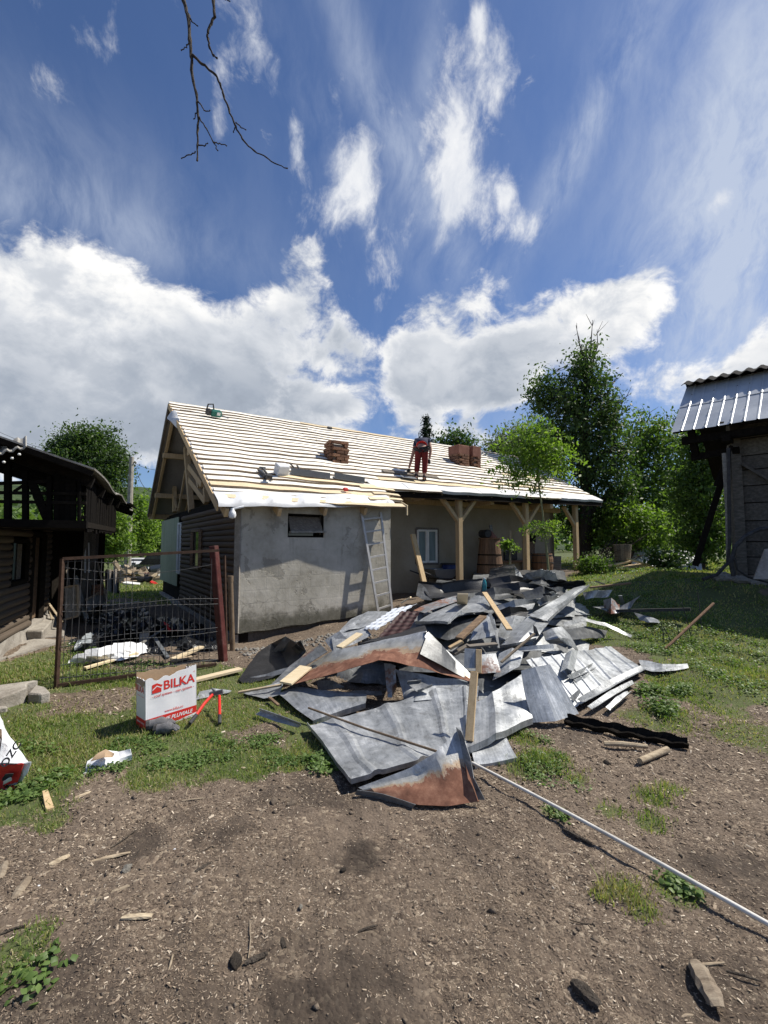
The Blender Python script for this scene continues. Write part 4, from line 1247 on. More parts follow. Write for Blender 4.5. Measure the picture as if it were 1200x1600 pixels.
# ================================================================== grey barn at the right edge
plain('new_metal', [(.36, .39, .42), (.46, .49, .52), (.56, .59, .61)], 1.6, rough=.42, metal=.35, rnd=.04, spec=.5, fine=10)
def build_barn():
    rnd = random.Random(21)
    w = Vector((.697, -.717, 0)).normalized()
    n = Vector((-w.y * -1, 0, 0))
    n = Vector((w.y, -w.x, 0))            # outward, towards the camera
    if n.y > 0: n = -n
    P = Vector((6.93, 9.0, 0))
    q = lambda k, o, z: P + w * k + n * o + Vector((0, 0, z))
    b = thing('barn', 'grey plank barn under a bright trapezoid metal roof with dark ridge', 'barn', q(.5, 0, 1.05))
    ez, rz, ew, rw = 3.88, 5.14, .6, -.82
    def rp(k, f, lift=0): # f 0 at the eave, 1 at the ridge
        return q(k, ew + (rw - ew) * f, ez + (rz - ez) * f + lift)
    prof = [(0, 0), (.155, 0), (.165, .015), (.185, .015), (.195, 0)]
    for row, (f0, f1, lift) in enumerate(((-.02, .53, 0), (.50, 1.0, .012))):
        k0, sh = -.93, 0
        while k0 < 5:
            ks = []
            for r in range(5):
                for x, hgt in prof[:-1]:
                    ks.append((k0 + r * .2 + x, hgt))
            ks.append((k0 + 1.0, 0))
            Pg = []
            for i in range(5):
                f = f0 + (f1 - f0) * i / 4
                Pg.append([rp(k, f, lift + .006 * math.sin(k * 5 + f * 11) + .002 * (sh % 2)) + Vector((0, 0, hh)) for k, hh in ks])
            o = MB().grid(Pg, .002).build('roof_sheet', MAT['new_metal'], b)
            o['tone'] = 1.05 + rnd.uniform(-.08, .08); o['rust'] = -.5; o['rust_edge'] = -1.0
            sc = MB()
            for f in (f0 + .05, (f0 + f1) / 2):
                for r in range(0, 5, 2):
                    sc.lathe(rp(k0 + r * .2 + .165, f, lift + .022), [(.010, -.004), (.012, .006), (.004, .010)], 6)
            sc.build('screw', MAT['gutter_grey'], b)
            k0 += 1.0
            sh += 1
    # corrugated dark ridge cap
    for side in (0, 1):
        Pg = []
        for i in range(6):
            Pg.append([q(-.98 + 6 * j / 150, rw + (.26 - .36 * i / 5 if side == 0 else -.10 - .25 * i / 5), rz + .06 + (-.16 * (1 - i / 5) ** 1.0 if side == 0 else -.2 * i / 5) + .10 + .030 * math.sin(j * 6 / 150 * 2 * math.pi / .22)) for j in range(151)])
        MB().grid(Pg, .015).build('ridge_cap', MAT['ridge_dark'], b, smooth=True)
    MB().grid([[rp(k, f, -.03) for k in (-.9, 1, 3, 5)] for f in (0, .5, 1)], .02).build('roof_boarding', MAT['dark_wood'], b)
    MB().grid([[q(k, rw - 2.2 * f, rz - 1.9 * f) for k in (-.9, 1, 3, 5)] for f in (0, .5, 1)], .02).build('rear_roof', MAT['dark_wood'], b)
    # planks
    z = 1.02
    while z < 3.95:
        h = rnd.uniform(.26, .40)
        MB().prism([q(.06, 0, z), q(5, 0, z + rnd.uniform(-.02, .02)), q(5, 0, z + h - .015), q(.06, 0, z + h - .02)], n * (.03 + rnd.uniform(0, .02))).build('plank', MAT['barn_planks'], b)
        z += h
    for k in range(8):
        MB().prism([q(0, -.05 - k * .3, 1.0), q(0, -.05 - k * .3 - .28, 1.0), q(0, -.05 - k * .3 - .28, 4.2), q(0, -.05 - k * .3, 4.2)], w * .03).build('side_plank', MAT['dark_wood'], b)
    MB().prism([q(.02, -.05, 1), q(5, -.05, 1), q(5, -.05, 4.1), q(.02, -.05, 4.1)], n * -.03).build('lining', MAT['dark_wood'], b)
    MB().beam(q(0, .08, .95), q(0, .08, 4.0), .17, .17).build('corner_post', MAT['barn_planks'], b)
    MB().beam(q(.12, .09, 3.15), q(1.3, .09, 2.1), .14, .05).build('wall_brace', MAT['barn_planks'], b)
    MB().beam(q(-.8, .35, 3.70), q(5, .35, 3.70), .14, .14).build('eave_beam', MAT['dark_wood'], b)
    MB().beam(q(-.05, .55, 3.62), q(-.05, -.5, 3.62), .13, .13).build('outrigger', MAT['dark_wood'], b)
    MB().beam(q(-.62, .45, 3.86), q(-.62, .10, 3.35), .12, .12).build('bracket', MAT['dark_wood'], b)
    MB().beam(q(-.70, .12, 3.38), q(.1, .12, 3.42), .13, .13).build('bracket_beam', MAT['dark_wood'], b)
    MB().beam(q(-.02, .2, 3.5), q(-.3, .25, 2.75), .2, .06).build('hanging_board', MAT['dark_wood'], b)
    for k in range(6):
        kk = -.1 + k * .8
        MB().beam(q(kk, .55, 3.86), q(kk, -.8, 5.0), .08, .10).build('rafter', MAT['dark_wood'], b)
    # foundation stones
    st = bpy.data.meshes.new('stone')
    bb = bmesh.new()
    bmesh.ops.create_icosphere(bb, subdivisions=2, radius=.5)
    for v in bb.verts:
        v.co *= .8 + .4 * rnd.random()
    bb.to_mesh(st); bb.free()
    st.materials.append(MAT['stone'])
    global STONE_MESH
    STONE_MESH = st
    for k in range(12):
        M = Matrix.Translation(q(-.2 + k * .28, .15 + rnd.uniform(-.1, .35), .93 + rnd.uniform(-.08, .05))) @ Matrix.Rotation(rnd.uniform(0, 6), 4, 'Z') @ Matrix.Diagonal((rnd.uniform(.25, .5), rnd.uniform(.2, .35), rnd.uniform(.14, .24), 1))
        piece('foundation_stone', st, b, M)
    # leaning poles, hose, grey slab
    def one(m, name, mat, label, cat, loc): return tag(m.build(name, MAT[mat], loc=loc, smooth=True), label, cat)
    a, c = at(1086, 884, 9.6), at(1132, 738, 9.3)
    one(MB().beam(a, c, .13, .11), 'prop', 'dark_wood', 'thick dark timber prop leaning under the barn eave', 'prop', a)
    a, c = at(1138, 880, 8.8), at(1131, 708, 8.7)
    one(MB().tube([a, a.lerp(c, .5) + Vector((.02, 0, 0)), c], .035, 8), 'pole', 'grey_planks', 'grey round pole standing against the barn corner post', 'pole', a)
    a, c = at(1100, 895, 8.6), at(1142, 868, 8.4)
    path = [at(1152 + x, y, 8.0) for x, y in ((-6, 900), (-10, 880), (-4, 855), (12, 838), (34, 827), (60, 824), (90, 822))]
    one(MB().tube(path, .035, 10), 'hose', 'dark_rubber', 'thick black hose hung in an arc across the barn wall', 'hose', path[0])
    path = [at(1200 + x, y, 7.8) for x, y in ((-52, 872), (-48, 890), (-30, 902), (0, 910), (30, 912))]
    one(MB().tube(path, .018, 8), 'hose', 'dark_rubber', 'thin black hose looping along the barn foot', 'hose', path[0])
    path = [at(x, y, 8.3) for x, y in ((1138, 700), (1139, 780), (1140, 850), (1137, 880), (1120, 898), (1098, 905))]
    one(MB().tube(path, .03, 8), 'drainpipe', 'dark_rubber', 'dark drainpipe curving out at the barn corner', 'pipe', path[-1])
    m = MB().prism([at(1178, 905, 7.6), at(1240, 905, 7.2), at(1240, 850, 7.5), at(1196, 858, 7.8)], (0.03, .06, 0))
    one(m, 'slab', 'concrete', 'grey slab leaning on the barn wall at the right edge', 'slab', at(1178, 905, 7.6))
build_barn()

# ================================================================== wire gate and posts
def build_gate():
    rnd = random.Random(3)
    A_ = ground(88, 1076); B_ = ground(338, 1042)
    g = thing('wire_gate', 'rusty framed gate of welded grey wire standing open in grass', 'gate', A_)
    zt0, zt1 = CAMZ - 23 * A_.y / 720, CAMZ - 10 * B_.y / 720
    up = Vector((0, 0, 1))
    T0, T1 = Vector((A_.x, A_.y, zt0)), Vector((B_.x, B_.y, zt1))
    MB().beam(A_, T0, .036, .036).build('upright', MAT['rusty_steel'], g)
    MB().beam(T0, T1, .032, .032).build('top_bar', MAT['rusty_steel'], g)
    MB().beam(A_ + up * .03, B_ + up * .03, .034, .034).build('bottom_bar', MAT['rusty_steel'], g)
    dirx = (B_ - A_); L = dirx.length; dx = dirx / L
    nrm = Vector((dx.y, -dx.x, 0))
    h0 = lambda f: A_.z * (1 - f) + B_.z * f
    zz = [1.33, 1.14, .86, .80, .50, .44, .24, .09]
    k = 0
    x = .05
    while x < L - .03:
        f = x / L
        top = 1.36 if x < L * .42 else (1.36 if x > L * .93 else .92)
        path = []
        for z in (.05, .24, .40, .47, .54, .76, .83, .90, 1.14, 1.36):
            if z <= top + .01:
                o = .02 if z in (.47, .83) else 0
                path.append(A_ + dx * x + nrm * (o + .01 * math.sin(x * 3 + z)) + up * (h0(f) - A_.z + z))
        MB().tube(path, .0032, 5).build('upright_wire', MAT['wire_steel'], g)
        x += .0625
        k += 1
    for i, z in enumerate(zz):
        x0, x1 = (.02, L) if z < .95 else (.02, L * .44)
        MB().tube([A_ + dx * (x0 + (x1 - x0) * j / 8) + nrm * .005 + up * (h0((x0 + (x1 - x0) * j / 8) / L) - A_.z + z + .012 * math.sin(j + i)) for j in range(9)], .0036, 5).build('cross_wire', MAT['wire_steel'], g)
    MB().tube([T0 + dx * (L * (.0 + .95 * j / 8)) + up * (-.09 - .09 * math.sin(j / 8 * 3.14)) for j in range(9)], .003, 5).build('cross_wire', MAT['wire_steel'], g)
    # posts
    p0 = ground(350, 1033)
    p1 = at(334, 853, p0.y + .02)
    o = MB().beam(p0 - up * .1, p1, .092, .092).build('gate_post', MAT['red_paint'], loc=p0, bevel=.008)
    tag(o, 'leaning gate post with flaking dark red paint', 'post')
    p0 = ground(363, 1016)
    p1 = at(360, 903, p0.y)
    m = MB().tube([p0 - up * .1, p0 + up * .05, p1], .038, 12)
    m.tube([p1 - up * .06, p1 + up * .03], .044, 12)
    m.beam(p1 - up * .02 - Vector((.08, 0, 0)), p1 - up * .02, .02, .03)
    m.beam(p0 + up * .12 - Vector((.09, 0, 0)), p0 + up * .12, .02, .03)
    tag(m.build('pipe_post', MAT['pipe_steel'], loc=p0, smooth=True), 'rusty round pipe post by the house corner', 'post')
    p0 = ground(354, 1018); p1 = at(351, 868, p0.y)
    tag(MB().beam(p0, p1, .025, .025).build('angle_post', MAT['rusty_steel'], loc=p0), 'thin rusty angle bar upright between the two posts', 'post')
build_gate()

# ================================================================== things beyond: pole, cars, woodpile, fowl
def build_far_yard():
    rnd = random.Random(17)
    Y = 28
    p0 = at(198, 914, Y); p1 = at(206, 714, Y)
    p0.z = gzf(p0.x, p0.y) - .1
    p1.x = p0.x + (p1.x - p0.x) * .4
    po = thing('utility_pole', 'grey concrete utility pole beyond the yard', 'pole', p0)
    MB().tube([p0, p0.lerp(p1, .5), p1], [.22, .18, .13], 10).build('shaft', MAT['concrete'], po)
    MB().beam(p1 + Vector((-.25, 0, -.35)), p1 + Vector((.25, 0, -.35)), .06, .06).build('cross_arm', MAT['old_wood'], po)
    for k, (e1, sag) in enumerate(((at(262, 752, 13.5), .9), (at(300, 700, 60), 1.5), (at(-60, 640, 40), 1.0))):
        a = p1 + Vector((.2 - .2 * k, 0, -.3))
        pts = [a.lerp(e1, j / 12) - Vector((0, 0, sag * 4 * (j / 12) * (1 - j / 12))) for j in range(13)]
        tag(MB().tube(pts, .014, 5).build('overhead_wire', MAT['dark_rubber'], loc=a), ('black wire sagging from the pole towards the house gable', 'black wire running from the pole away behind the house', 'black wire running from the pole over the dark building')[k], 'wire')

    def car(name, label, px, py, Yc, L, Wd, H, yaw, mat, suv):
        c = at(px, py, Yc)
        c.z = gzf(c.x, c.y)
        r = thing(name, label, 'car', c)
        Mr = Matrix.Translation(c) @ Matrix.Rotation(yaw, 4, 'Z')
        X = lambda x, y, z: Mr @ Vector((x * L, y * Wd, z * H))
        # body from cross sections along the length: (x, half width, bottom, top)
        sec = [(-.5, .38, .28, .50), (-.47, .47, .18, .56), (-.25, .5, .14, .60), (0, .5, .13, .62), (.3, .5, .14, .62), (.46, .48, .18, .60), (.5, .40, .28, .50)]
        P = [[X(x, -hw_, lo), X(x, -hw_ * 1.0, (lo + hi) / 2), X(x, -hw_ * .93, hi), X(x, hw_ * .93, hi), X(x, hw_, (lo + hi) / 2), X(x, hw_, lo), X(x, -hw_, lo)] for x, hw_, lo, hi in sec]
        m = MB().grid(P)
        m.add(P[0][:6], [(0, 1, 2, 3, 4, 5)]); m.add(P[-1][:6], [(5, 4, 3, 2, 1, 0)])
        m.build('body', mat, r, smooth=True)
        back = .49 if suv else .40
        sec2 = [(-.22, .46, .60, .61), (-.08, .40, .60, .97), (.12, .40, .60, 1.0), (back - .08, .39, .60, .98), (back, .44, .58, .62)]
        P = [[X(x, -hw_ * 1.08, lo), X(x, -hw_, hi), X(x, hw_, hi), X(x, hw_ * 1.08, lo)] for x, hw_, lo, hi in sec2]
        MB().grid(P).build('cabin', mat, r)
        for sgn in (-1, 1):
            MB().add([X(-.14, sgn * .449, .64), X(back - .06, sgn * .452, .64), X(back - .10, sgn * .415, .92), X(-.06, sgn * .415, .92)], [(0, 1, 2, 3)]).build('side_window', MAT['dark_glass'], r)
            for wx in (-.3, .3):
                wc = X(wx, sgn * .46, 0) + Vector((0, 0, .31))
                MW = (Matrix.Rotation(yaw, 4, 'Z') @ Matrix.Rotation(R(90), 4, 'X')).to_3x3()
                wh = MB().lathe(wc, [(.19, -.09), (.31, -.09), (.31, .09), (.19, .09)], 16, MW, caps=False).build('wheel', MAT['dark_rubber'], r)
                MB().lathe(wc, [(.02, -.07), (.19, -.085), (.19, .085), (.02, .07)], 12, MW).build('rim', MAT['aluminium'], wh)
            MB().box(X(-.485, sgn * .36, .48), (.06, .22, .12), Matrix.Rotation(yaw, 3, 'Z')).build('headlight', MAT['white_plastic'], r)
        MB().add([X(-.205, -.40, .63), X(-.205, .40, .63), X(-.10, .36, .93), X(-.10, -.36, .93)], [(0, 1, 2, 3)]).build('windscreen', MAT['dark_glass'], r)
    car('parked_car', 'black car parked on the far grass, half hidden by the house', 251, 901, 30, 4.5, 1.8, 1.45, R(80), MAT['car_black'], True)
    car('parked_car', 'white car parked beyond the yard beside the black car', 218, 893, 34, 3.9, 1.65, 1.15, R(86), MAT['car_white'], False)
    # far shed gate, woodpile
    for (x0, y0, x1, y1, lab) in ((188, 896, 196, 879, 'grey board panel of the far fence beside the pole'), (205, 896, 212, 879, 'grey board panel of the far fence right of the pole')):
        a = at(x0, y0, 29); c = at(x1, y1, 29)
        m = thing('fence_panel', lab, 'fence', a)
        for k in range(3):
            MB().prism([Vector((a.x + (c.x - a.x) * k / 3, a.y, a.z)), Vector((a.x + (c.x - a.x) * (k + .9) / 3, a.y, a.z)), Vector((a.x + (c.x - a.x) * (k + .9) / 3, a.y, c.z)), Vector((a.x + (c.x - a.x) * k / 3, a.y, c.z))], (0, .04, 0)).build('board', MAT['grey_planks'], m)
    wp_ = thing('woodpile', 'heap of split logs and offcuts on the far grass', 'woodpile', at(205, 912, 22))
    lm = bpy.data.meshes.new('split_log')
    bb = bmesh.new(); bmesh.ops.create_cube(bb, size=1.0)
    for v in bb.verts: v.co += Vector((rnd.uniform(-.05, .05), rnd.uniform(-.2, .2), rnd.uniform(-.2, .2)))
    bb.to_mesh(lm); bb.free(); lm.materials.append(MAT['twig_wood'])
    for k in range(70):
        px = rnd.uniform(178, 234)
        top = 888 + abs(px - 200) * .25
        py = rnd.uniform(top, 914)
        c = at(px, py, rnd.uniform(21, 23))
        c.z = max(c.z, gzf(c.x, c.y) + .05)
        dd = Vector((rnd.uniform(-1, 1), rnd.uniform(-1, 1), rnd.uniform(-.4, .4))).normalized() * rnd.uniform(.3, .7)
        piece('split_log', lm, wp_, frame(c - dd, c + dd, w=rnd.uniform(.08, .2), h=rnd.uniform(.08, .2)))
    ck = thing('dark_stack', 'stack of dark boards stood on end beside the woodpile', 'board stack', at(176, 932, 14))
    for k in range(7):
        a = at(167 + k * 2.9, 932 - k * .4, 14.0 - .1 * k); c = at(166 + k * 3.0, 893 + rnd.uniform(-2, 3), 14.2)
        MB().beam(a, c, .05, .2).build('board', MAT['old_wood'] if k % 3 else MAT['dark_wood'], ck)
    a = at(205, 927, 17)
    bx = MB().box(a + Vector((0, 0, .18)), (.46, .5, .34), Matrix.Rotation(.3, 3, 'Z') @ Matrix.Rotation(.15, 3, 'Y'))
    bx.box(a + Vector((0, 0, .37)), (.5, .54, .04), Matrix.Rotation(.3, 3, 'Z') @ Matrix.Rotation(.15, 3, 'Y'))
    tag(bx.build('white_box', MAT['white_paint'], loc=a, bevel=.02), 'white lidded box lying on the far grass', 'box')
    a = at(237, 923, 18); a.z = gzf(a.x, a.y)
    tag(MB().lathe(a, [(.10, 0), (.16, .12), (.17, .13), (.155, .12), (.09, .02)], 12, Matrix.Rotation(.5, 3, 'Y')).build('feed_bowl', MAT['hot_red'], loc=a), 'small red bowl on the grass by the hens', 'bowl')
    for px, py, yaw, lab in ((221, 926, .3, 'black hen pecking beside the white box'), (231, 916, 2.6, 'black hen standing farther back near the house')):
        c = at(px, py, 17.5); c.z = gzf(c.x, c.y)
        MR = Matrix.Translation(c) @ Matrix.Rotation(yaw, 4, 'Z')
        v = lambda x, y, z: MR @ Vector((x, y, z))
        h = thing('hen', lab, 'hen', c)
        m = MB()
        prof = [(-.24, .34, .01), (-.20, .31, .05), (-.12, .25, .09), (0, .22, .12), (.09, .25, .10), (.15, .31, .06), (.18, .37, .04), (.20, .40, .045), (.235, .395, .02), (.26, .385, .004)]
        m.tube([v(x, 0, z) for x, z, r_ in prof], [r_ for _, _, r_ in prof], 10)
        m.build('body', MAT['fowl_black'], h, smooth=True)
        for s in (-.04, .04):
            MB().tube([v(.0, s, .14), v(.02, s, .07), v(0, s, 0)], .010, 5).build('leg', MAT['twig_wood'], h)
        MB().box(v(.20, 0, .45), (.06, .012, .04), Matrix.Rotation(yaw, 3, 'Z')).build('comb', MAT['hot_red'], h)
build_far_yard()
# ================================================================== the heap of torn-off roofing
_hy = [870, 885, 900, 910, 940, 970, 1000, 1030, 1080, 1130, 1180, 1260, 1400]
_hz = [1.12, 1.02, .93, .85, .68, .53, .41, .30, .13, .03, .01, .0, .0]
def _ss(x, a, b):
    t = max(0, min(1, (x - a) / (b - a)))
    return t * t * (3 - 2 * t)
def heap(px, py, dz=0.0):
    g = ground(px, py)
    zc = float(np.interp(py, _hy, _hz))
    w = _ss(px, 400, 540) * (1 - _ss(px, 850, 960)) * (1 - _ss(py, 1090, 1140))
    w = max(w, _ss(px, 620, 700) * (1 - _ss(px, 930, 1010)) * (1 - _ss(py, 900, 950)))
    z = max(g.z * (1 - w) + max(zc, g.z) * w, g.z if py > 1080 else 0) + dz
    return onz(px, py, z + .012)
def sheet_grid(rows, nx, ny, nz, seed, wl=2.4, crumple=0.0):
    C = [[p if isinstance(p, Vector) else heap(*p) for p in r] for r in rows]
    nr, nc = len(C), len(C[0])
    def pt(u, v):
        a, b = u * (nc - 1), v * (nr - 1)
        i, j = min(int(b), nr - 2), min(int(a), nc - 2)
        fa, fb = a - j, b - i
        return C[i][j].lerp(C[i][j + 1], fa).lerp(C[i + 1][j].lerp(C[i + 1][j + 1], fa), fb)
    G = [[pt(j / nx, i / ny) for j in range(nx + 1)] for i in range(ny + 1)]
    nrm = (G[0][-1] - G[0][0]).cross(G[-1][0] - G[0][0]).normalized()
    if nrm.z < 0: nrm = -nrm
    out = []
    for i, row in enumerate(G):
        r = []
        for j, p in enumerate(row):
            x = np.array([p.x * wl + seed * 7.7]); y = np.array([p.y * wl + p.z + seed * 3.1])
            k = (float(fbm(x, y, 1.0, 3)[0]) - .44) * 2
            k2 = abs(float(vnoise(x * 1.7 + 5, y * 1.7)[0]) - .5) * 2
            q = nz * (k + .8 * (k2 - .5))
            if crumple:
                for w_, a_ in ((7.0, 1.0), (15.0, .5), (31.0, .25)):
                    u1, v1 = p.x * .8 + p.y * .6, p.y * .8 - p.x * .6 + p.z
                    q += crumple * a_ * (abs(float(vnoise(np.array([u1 * w_ + seed]), np.array([v1 * w_ * .6]))[0]) - .5) * 2 - .5)
            r.append(p + nrm * q)
        out.append(r)
    return out, nrm
_si = [0]
def S(label, rows, rust=-.5, edge=-1.0, tone=1.0, mat='zinc_sheet', nz=.018, lip='', name='metal_sheet', group=None, nx=18, ny=11, cat='metal sheet', ribs=0, rib_h=.012, seams=0, crumple=0.0):
    _si[0] += 1
    G, nrm = sheet_grid(rows, nx, ny, nz, _si[0], crumple=crumple)
    if ribs:
        for r in G:
            for j in range(len(r)):
                r[j] = r[j] + nrm * rib_h * (1 if (j * ribs // nx) % 2 == 0 else -1) * (.6 + .4 * math.sin(j))
    if seams:
        for r in G:
            for j in range(len(r)):
                f = (j / (len(r) - 1) * seams) % 1
                r[j] = r[j] + nrm * .020 * max(0, 1 - abs(f - .5) / .13)
    if 'b' in lip: G.append([p + nrm * .035 + (p - q).normalized() * .004 for p, q in zip(G[-1], G[-2])])
    if 'B' in lip: G.append([p - Vector((0, 0, .05)) for p in G[-1]])
    if 't' in lip: G.insert(0, [p + nrm * .035 for p in G[0]])
    if 'l' in lip: G = [[r[0] + nrm * .035] + r for r in G]
    if 'r' in lip: G = [r + [r[-1] + nrm * .035] for r in G]
    allp = [p for r in G for p in r]
    lo = min(allp, key=lambda p: p.z)
    o = MB().grid(G, .0035).build(name, MAT[mat], loc=lo)
    o.data.polygons.foreach_set('use_smooth', [True] * len(o.data.polygons))
    try: o.data.set_sharp_from_angle(angle=R(14))
    except Exception: pass
    o['rust'] = rust; o['rust_edge'] = edge; o['tone'] = tone
    return tag(o, label, cat, group)

def build_heap():
    rnd = random.Random(31)
    # buried layers first: what shows in the gaps between the named sheets
    for k in range(42):
        while True:
            px, py = rnd.uniform(470, 980), rnd.uniform(900, 1105)
            if py > 1060 and px < 560: continue
            if px > 860 and py > 1000: continue
            if py < 925 and px < 690: continue
            if 490 < px < 735 and py > 1028: continue
            if py < 960 and px < 620: continue
            if py < 1015 and px < 580: continue
            break
        sc = np.interp(py, [890, 1110], [.62, 1.25])
        w, h, a = rnd.uniform(55, 115) * sc, rnd.uniform(11, 23) * sc, rnd.uniform(-.35, .35)
        if px - w < np.interp(py, [900, 930, 965, 1000, 1110], [690, 670, 630, 575, 470]) or px + w > np.interp(py, [900, 930, 960, 1105], [880, 900, 950, 900]):
            w *= .45
            px = min(max(px, np.interp(py, [900, 930, 965, 1000, 1110], [690, 670, 630, 575, 470]) + w), np.interp(py, [900, 930, 960, 1105], [880, 900, 950, 900]) - w)
        dz = -rnd.uniform(.06, .16)
        c = lambda u, v: (px + u * w * math.cos(a) - v * h * math.sin(a) + 4 * rnd.uniform(-1, 1), py + u * w * math.sin(a) * .5 + v * h, dz + rnd.uniform(-.04, .04))
        S('crumpled grey scrap sheet buried between others in the roofing heap', [[c(-1, -1), c(0, -1), c(1, -1)], [c(-1, 1), c(0, 1), c(1, 1)]],
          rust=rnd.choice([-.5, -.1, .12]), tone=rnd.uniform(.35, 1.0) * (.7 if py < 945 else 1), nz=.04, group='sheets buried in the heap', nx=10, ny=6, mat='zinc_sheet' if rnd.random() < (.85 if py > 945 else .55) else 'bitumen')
    # --- front
    S('big flat galvanised sheet, front left of the heap', [[(480, 1134, .03), (590, 1106, .05), (690, 1074, .06), (748, 1072, .05)], [(505, 1165, .04), (610, 1140, .06), (700, 1112, .05), (745, 1104, .05)],
        [(527, 1198, .04), (620, 1172, .07), (705, 1146, .05), (738, 1135, .05)], [(549, 1226, .05), (652, 1194, .08), (715, 1172, .05), (735, 1162, .04)]], nz=.012, lip='bl', rust=-.2, nx=52, ny=18, seams=4)
    S('grey dull sheet right of the big front sheet, bent lip below', [[(728, 1108, .10), (770, 1085, .12), (815, 1052, .12)], [(728, 1138, .08), (775, 1118, .11), (824, 1090, .10)], [(728, 1167, .06), (775, 1148, .09), (832, 1122, .09)]], tone=1.0, lip='B', rust=-.1, nz=.014, seams=1, nx=40)
    S('small bright white-stained sheet under the dull sheet edge', [[(735, 1164, .02), (785, 1142, .03)], [(742, 1194, .01), (808, 1182, .02)]], tone=1.35, lip='B', nz=.025)
    S('rust-stained triangular sheet propped at the front', [[(748, 1252, .01), (700, 1260, .015), (652, 1258, .015), (575, 1237, .03)], [(744, 1225, .08), (700, 1230, .09), (655, 1236, .07), (572, 1236, .035)],
        [(726, 1178, .20), (690, 1196, .17), (650, 1212, .10), (566, 1234, .045)], [(714, 1142, .30), (680, 1176, .22), (640, 1200, .14), (560, 1231, .05)]], edge=.52, nz=.014, rust=.0, nx=20, ny=14, tone=1.1)
    S('narrow curled strip along the triangular sheet edge', [[(713, 1136, .31), (716, 1150, .27), (722, 1178, .20), (732, 1212, .12), (746, 1250, .02)], [(720, 1142, .33), (727, 1158, .27), (735, 1186, .20), (738, 1216, .13), (757, 1250, .03)]], nz=.016, tone=.75, nx=20, ny=4)
    S('dark folded lip at the triangular sheet foot', [[(560, 1231, .05), (600, 1240, .05), (650, 1256, .03)], [(556, 1238, .015), (596, 1248, .01), (645, 1262, .0)]], tone=.45, nx=12, ny=3)
    S('clean bluish sheet slanting over the right front', [[(814, 1048, .22), (836, 1042, .23), (859, 1038, .22)], [(820, 1085, .16), (850, 1078, .17), (880, 1074, .17)], [(833, 1129, .05), (868, 1127, .06), (904, 1115, .06)]], tone=1.25, nz=.006, rust=-.9, name='new_sheet')
    # --- arched rusty sheet in the middle
    S('long arched sheet with a rust band, middle of the heap', [[(440, 1074, .05), (500, 1058, .10), (545, 1043, .14), (592, 1031, .17), (650, 1041, .14), (690, 1052, .09), (737, 1065, .05)],
        [(462, 1056, .04), (510, 1037, .09), (552, 1026, .13), (598, 1014, .16), (658, 1015, .17), (700, 1036, .10), (738, 1062, .05)],
        [(487, 1036, .03), (520, 1016, .08), (560, 1009, .11), (606, 998, .14), (666, 987, .20), (705, 1022, .12), (740, 1058, .05)]], edge=.50, nz=.016, nx=30, ny=12, rust=-.1)
    S('black folded flap rising at the arched sheet end', [[(606, 996, .14), (640, 992, .15), (668, 985, .22)], [(560, 1006, .10), (610, 990, .06), (664, 978, .10)]], tone=.12, mat='bitumen', nx=14, ny=5)
    S('dark slanting sheet behind the arched sheet right end', [[(669, 987, .21), (690, 1008, .17), (712, 1034, .10), (742, 1060, .045)], [(656, 1022, .17), (690, 1040, .12), (712, 1052, .08), (738, 1066, .04)]], tone=.30, nx=18, ny=6, nz=.008, rust=-.9)  # low tone paints in the shade of a face turned from the sun
    # --- under the arched sheet
    S('pale sheet end poking out under the arched sheet', [[(494, 1064, -.02), (520, 1062, -.02), (537, 1071, -.02)], [(497, 1079, -.02), (518, 1076, -.02), (537, 1073, -.02)]], tone=1.1)
    S('dark edge-on strip under the arched sheet', [[(505, 1085, .0), (550, 1080, .0), (596, 1079, .0)], [(508, 1091, .0), (552, 1087, .0), (597, 1085, .0)]], tone=.55, nx=14, ny=3)
    S('rusty vertical flap hanging under the arch', [[(600, 1036, .10), (611, 1037, .10), (618, 1040, .10)], [(603, 1065, .04), (612, 1068, .04), (619, 1066, .04)], [(606, 1090, -.02), (612, 1090, -.02), (619, 1075, -.02)]], rust=.45, nx=6, ny=10)
    S('crumpled light sheet with a rust spot below the arch', [[(618, 1045, .06), (650, 1052, .04), (690, 1060, .03), (731, 1062, .03)], [(626, 1072, .04), (655, 1074, .04), (692, 1076, .05), (730, 1076, .05)], [(632, 1098, .0), (648, 1095, .06), (690, 1092, .05), (731, 1088, .04)]], tone=1.15, nz=.035, rust=.1)
    S('short folded zinc trough lying on the light sheet', [[(636, 1068, .09), (658, 1064, .09)], [(652, 1081, .08), (675, 1072, .09)]], tone=.6, lip='tb', nx=10, ny=4)
    # --- left flats
    S('pale flat sheet lying in grass at the left tip', [[(376, 1082, .01), (410, 1074, .015), (444, 1064, .02)], [(412, 1092, .01), (425, 1090, .01), (437, 1086, .02)]], tone=1.15, nz=.012)
    S('grey flat sheet beside the left tip, front corner in grass', [[(434, 1084, .02), (464, 1074, .03), (520, 1080, .03), (573, 1085, .03)], [(460, 1106, .02), (490, 1102, .03), (530, 1098, .03), (572, 1095, .03)], [(489, 1126, .01), (500, 1122, .02), (535, 1110, .02), (571, 1098, .03)]], nz=.012, lip='B', tone=.9)
    S('angled gutter strip alone on the grass', [[(398, 1115, .03), (430, 1126, .03), (465, 1136, .03)], [(406, 1110, .05), (440, 1121, .05), (470, 1133, .05)]], tone=1.0, lip='b', nx=12, ny=3, name='metal_strip', cat='metal strip')
    S('bent triangular scrap flat on the grass beside the carton', [[(306, 1092, .015), (330, 1086, .02), (358, 1080, .02)], [(312, 1079, .02), (335, 1074, .05), (362, 1077, .02)]], tone=1.2, nx=10, ny=5)
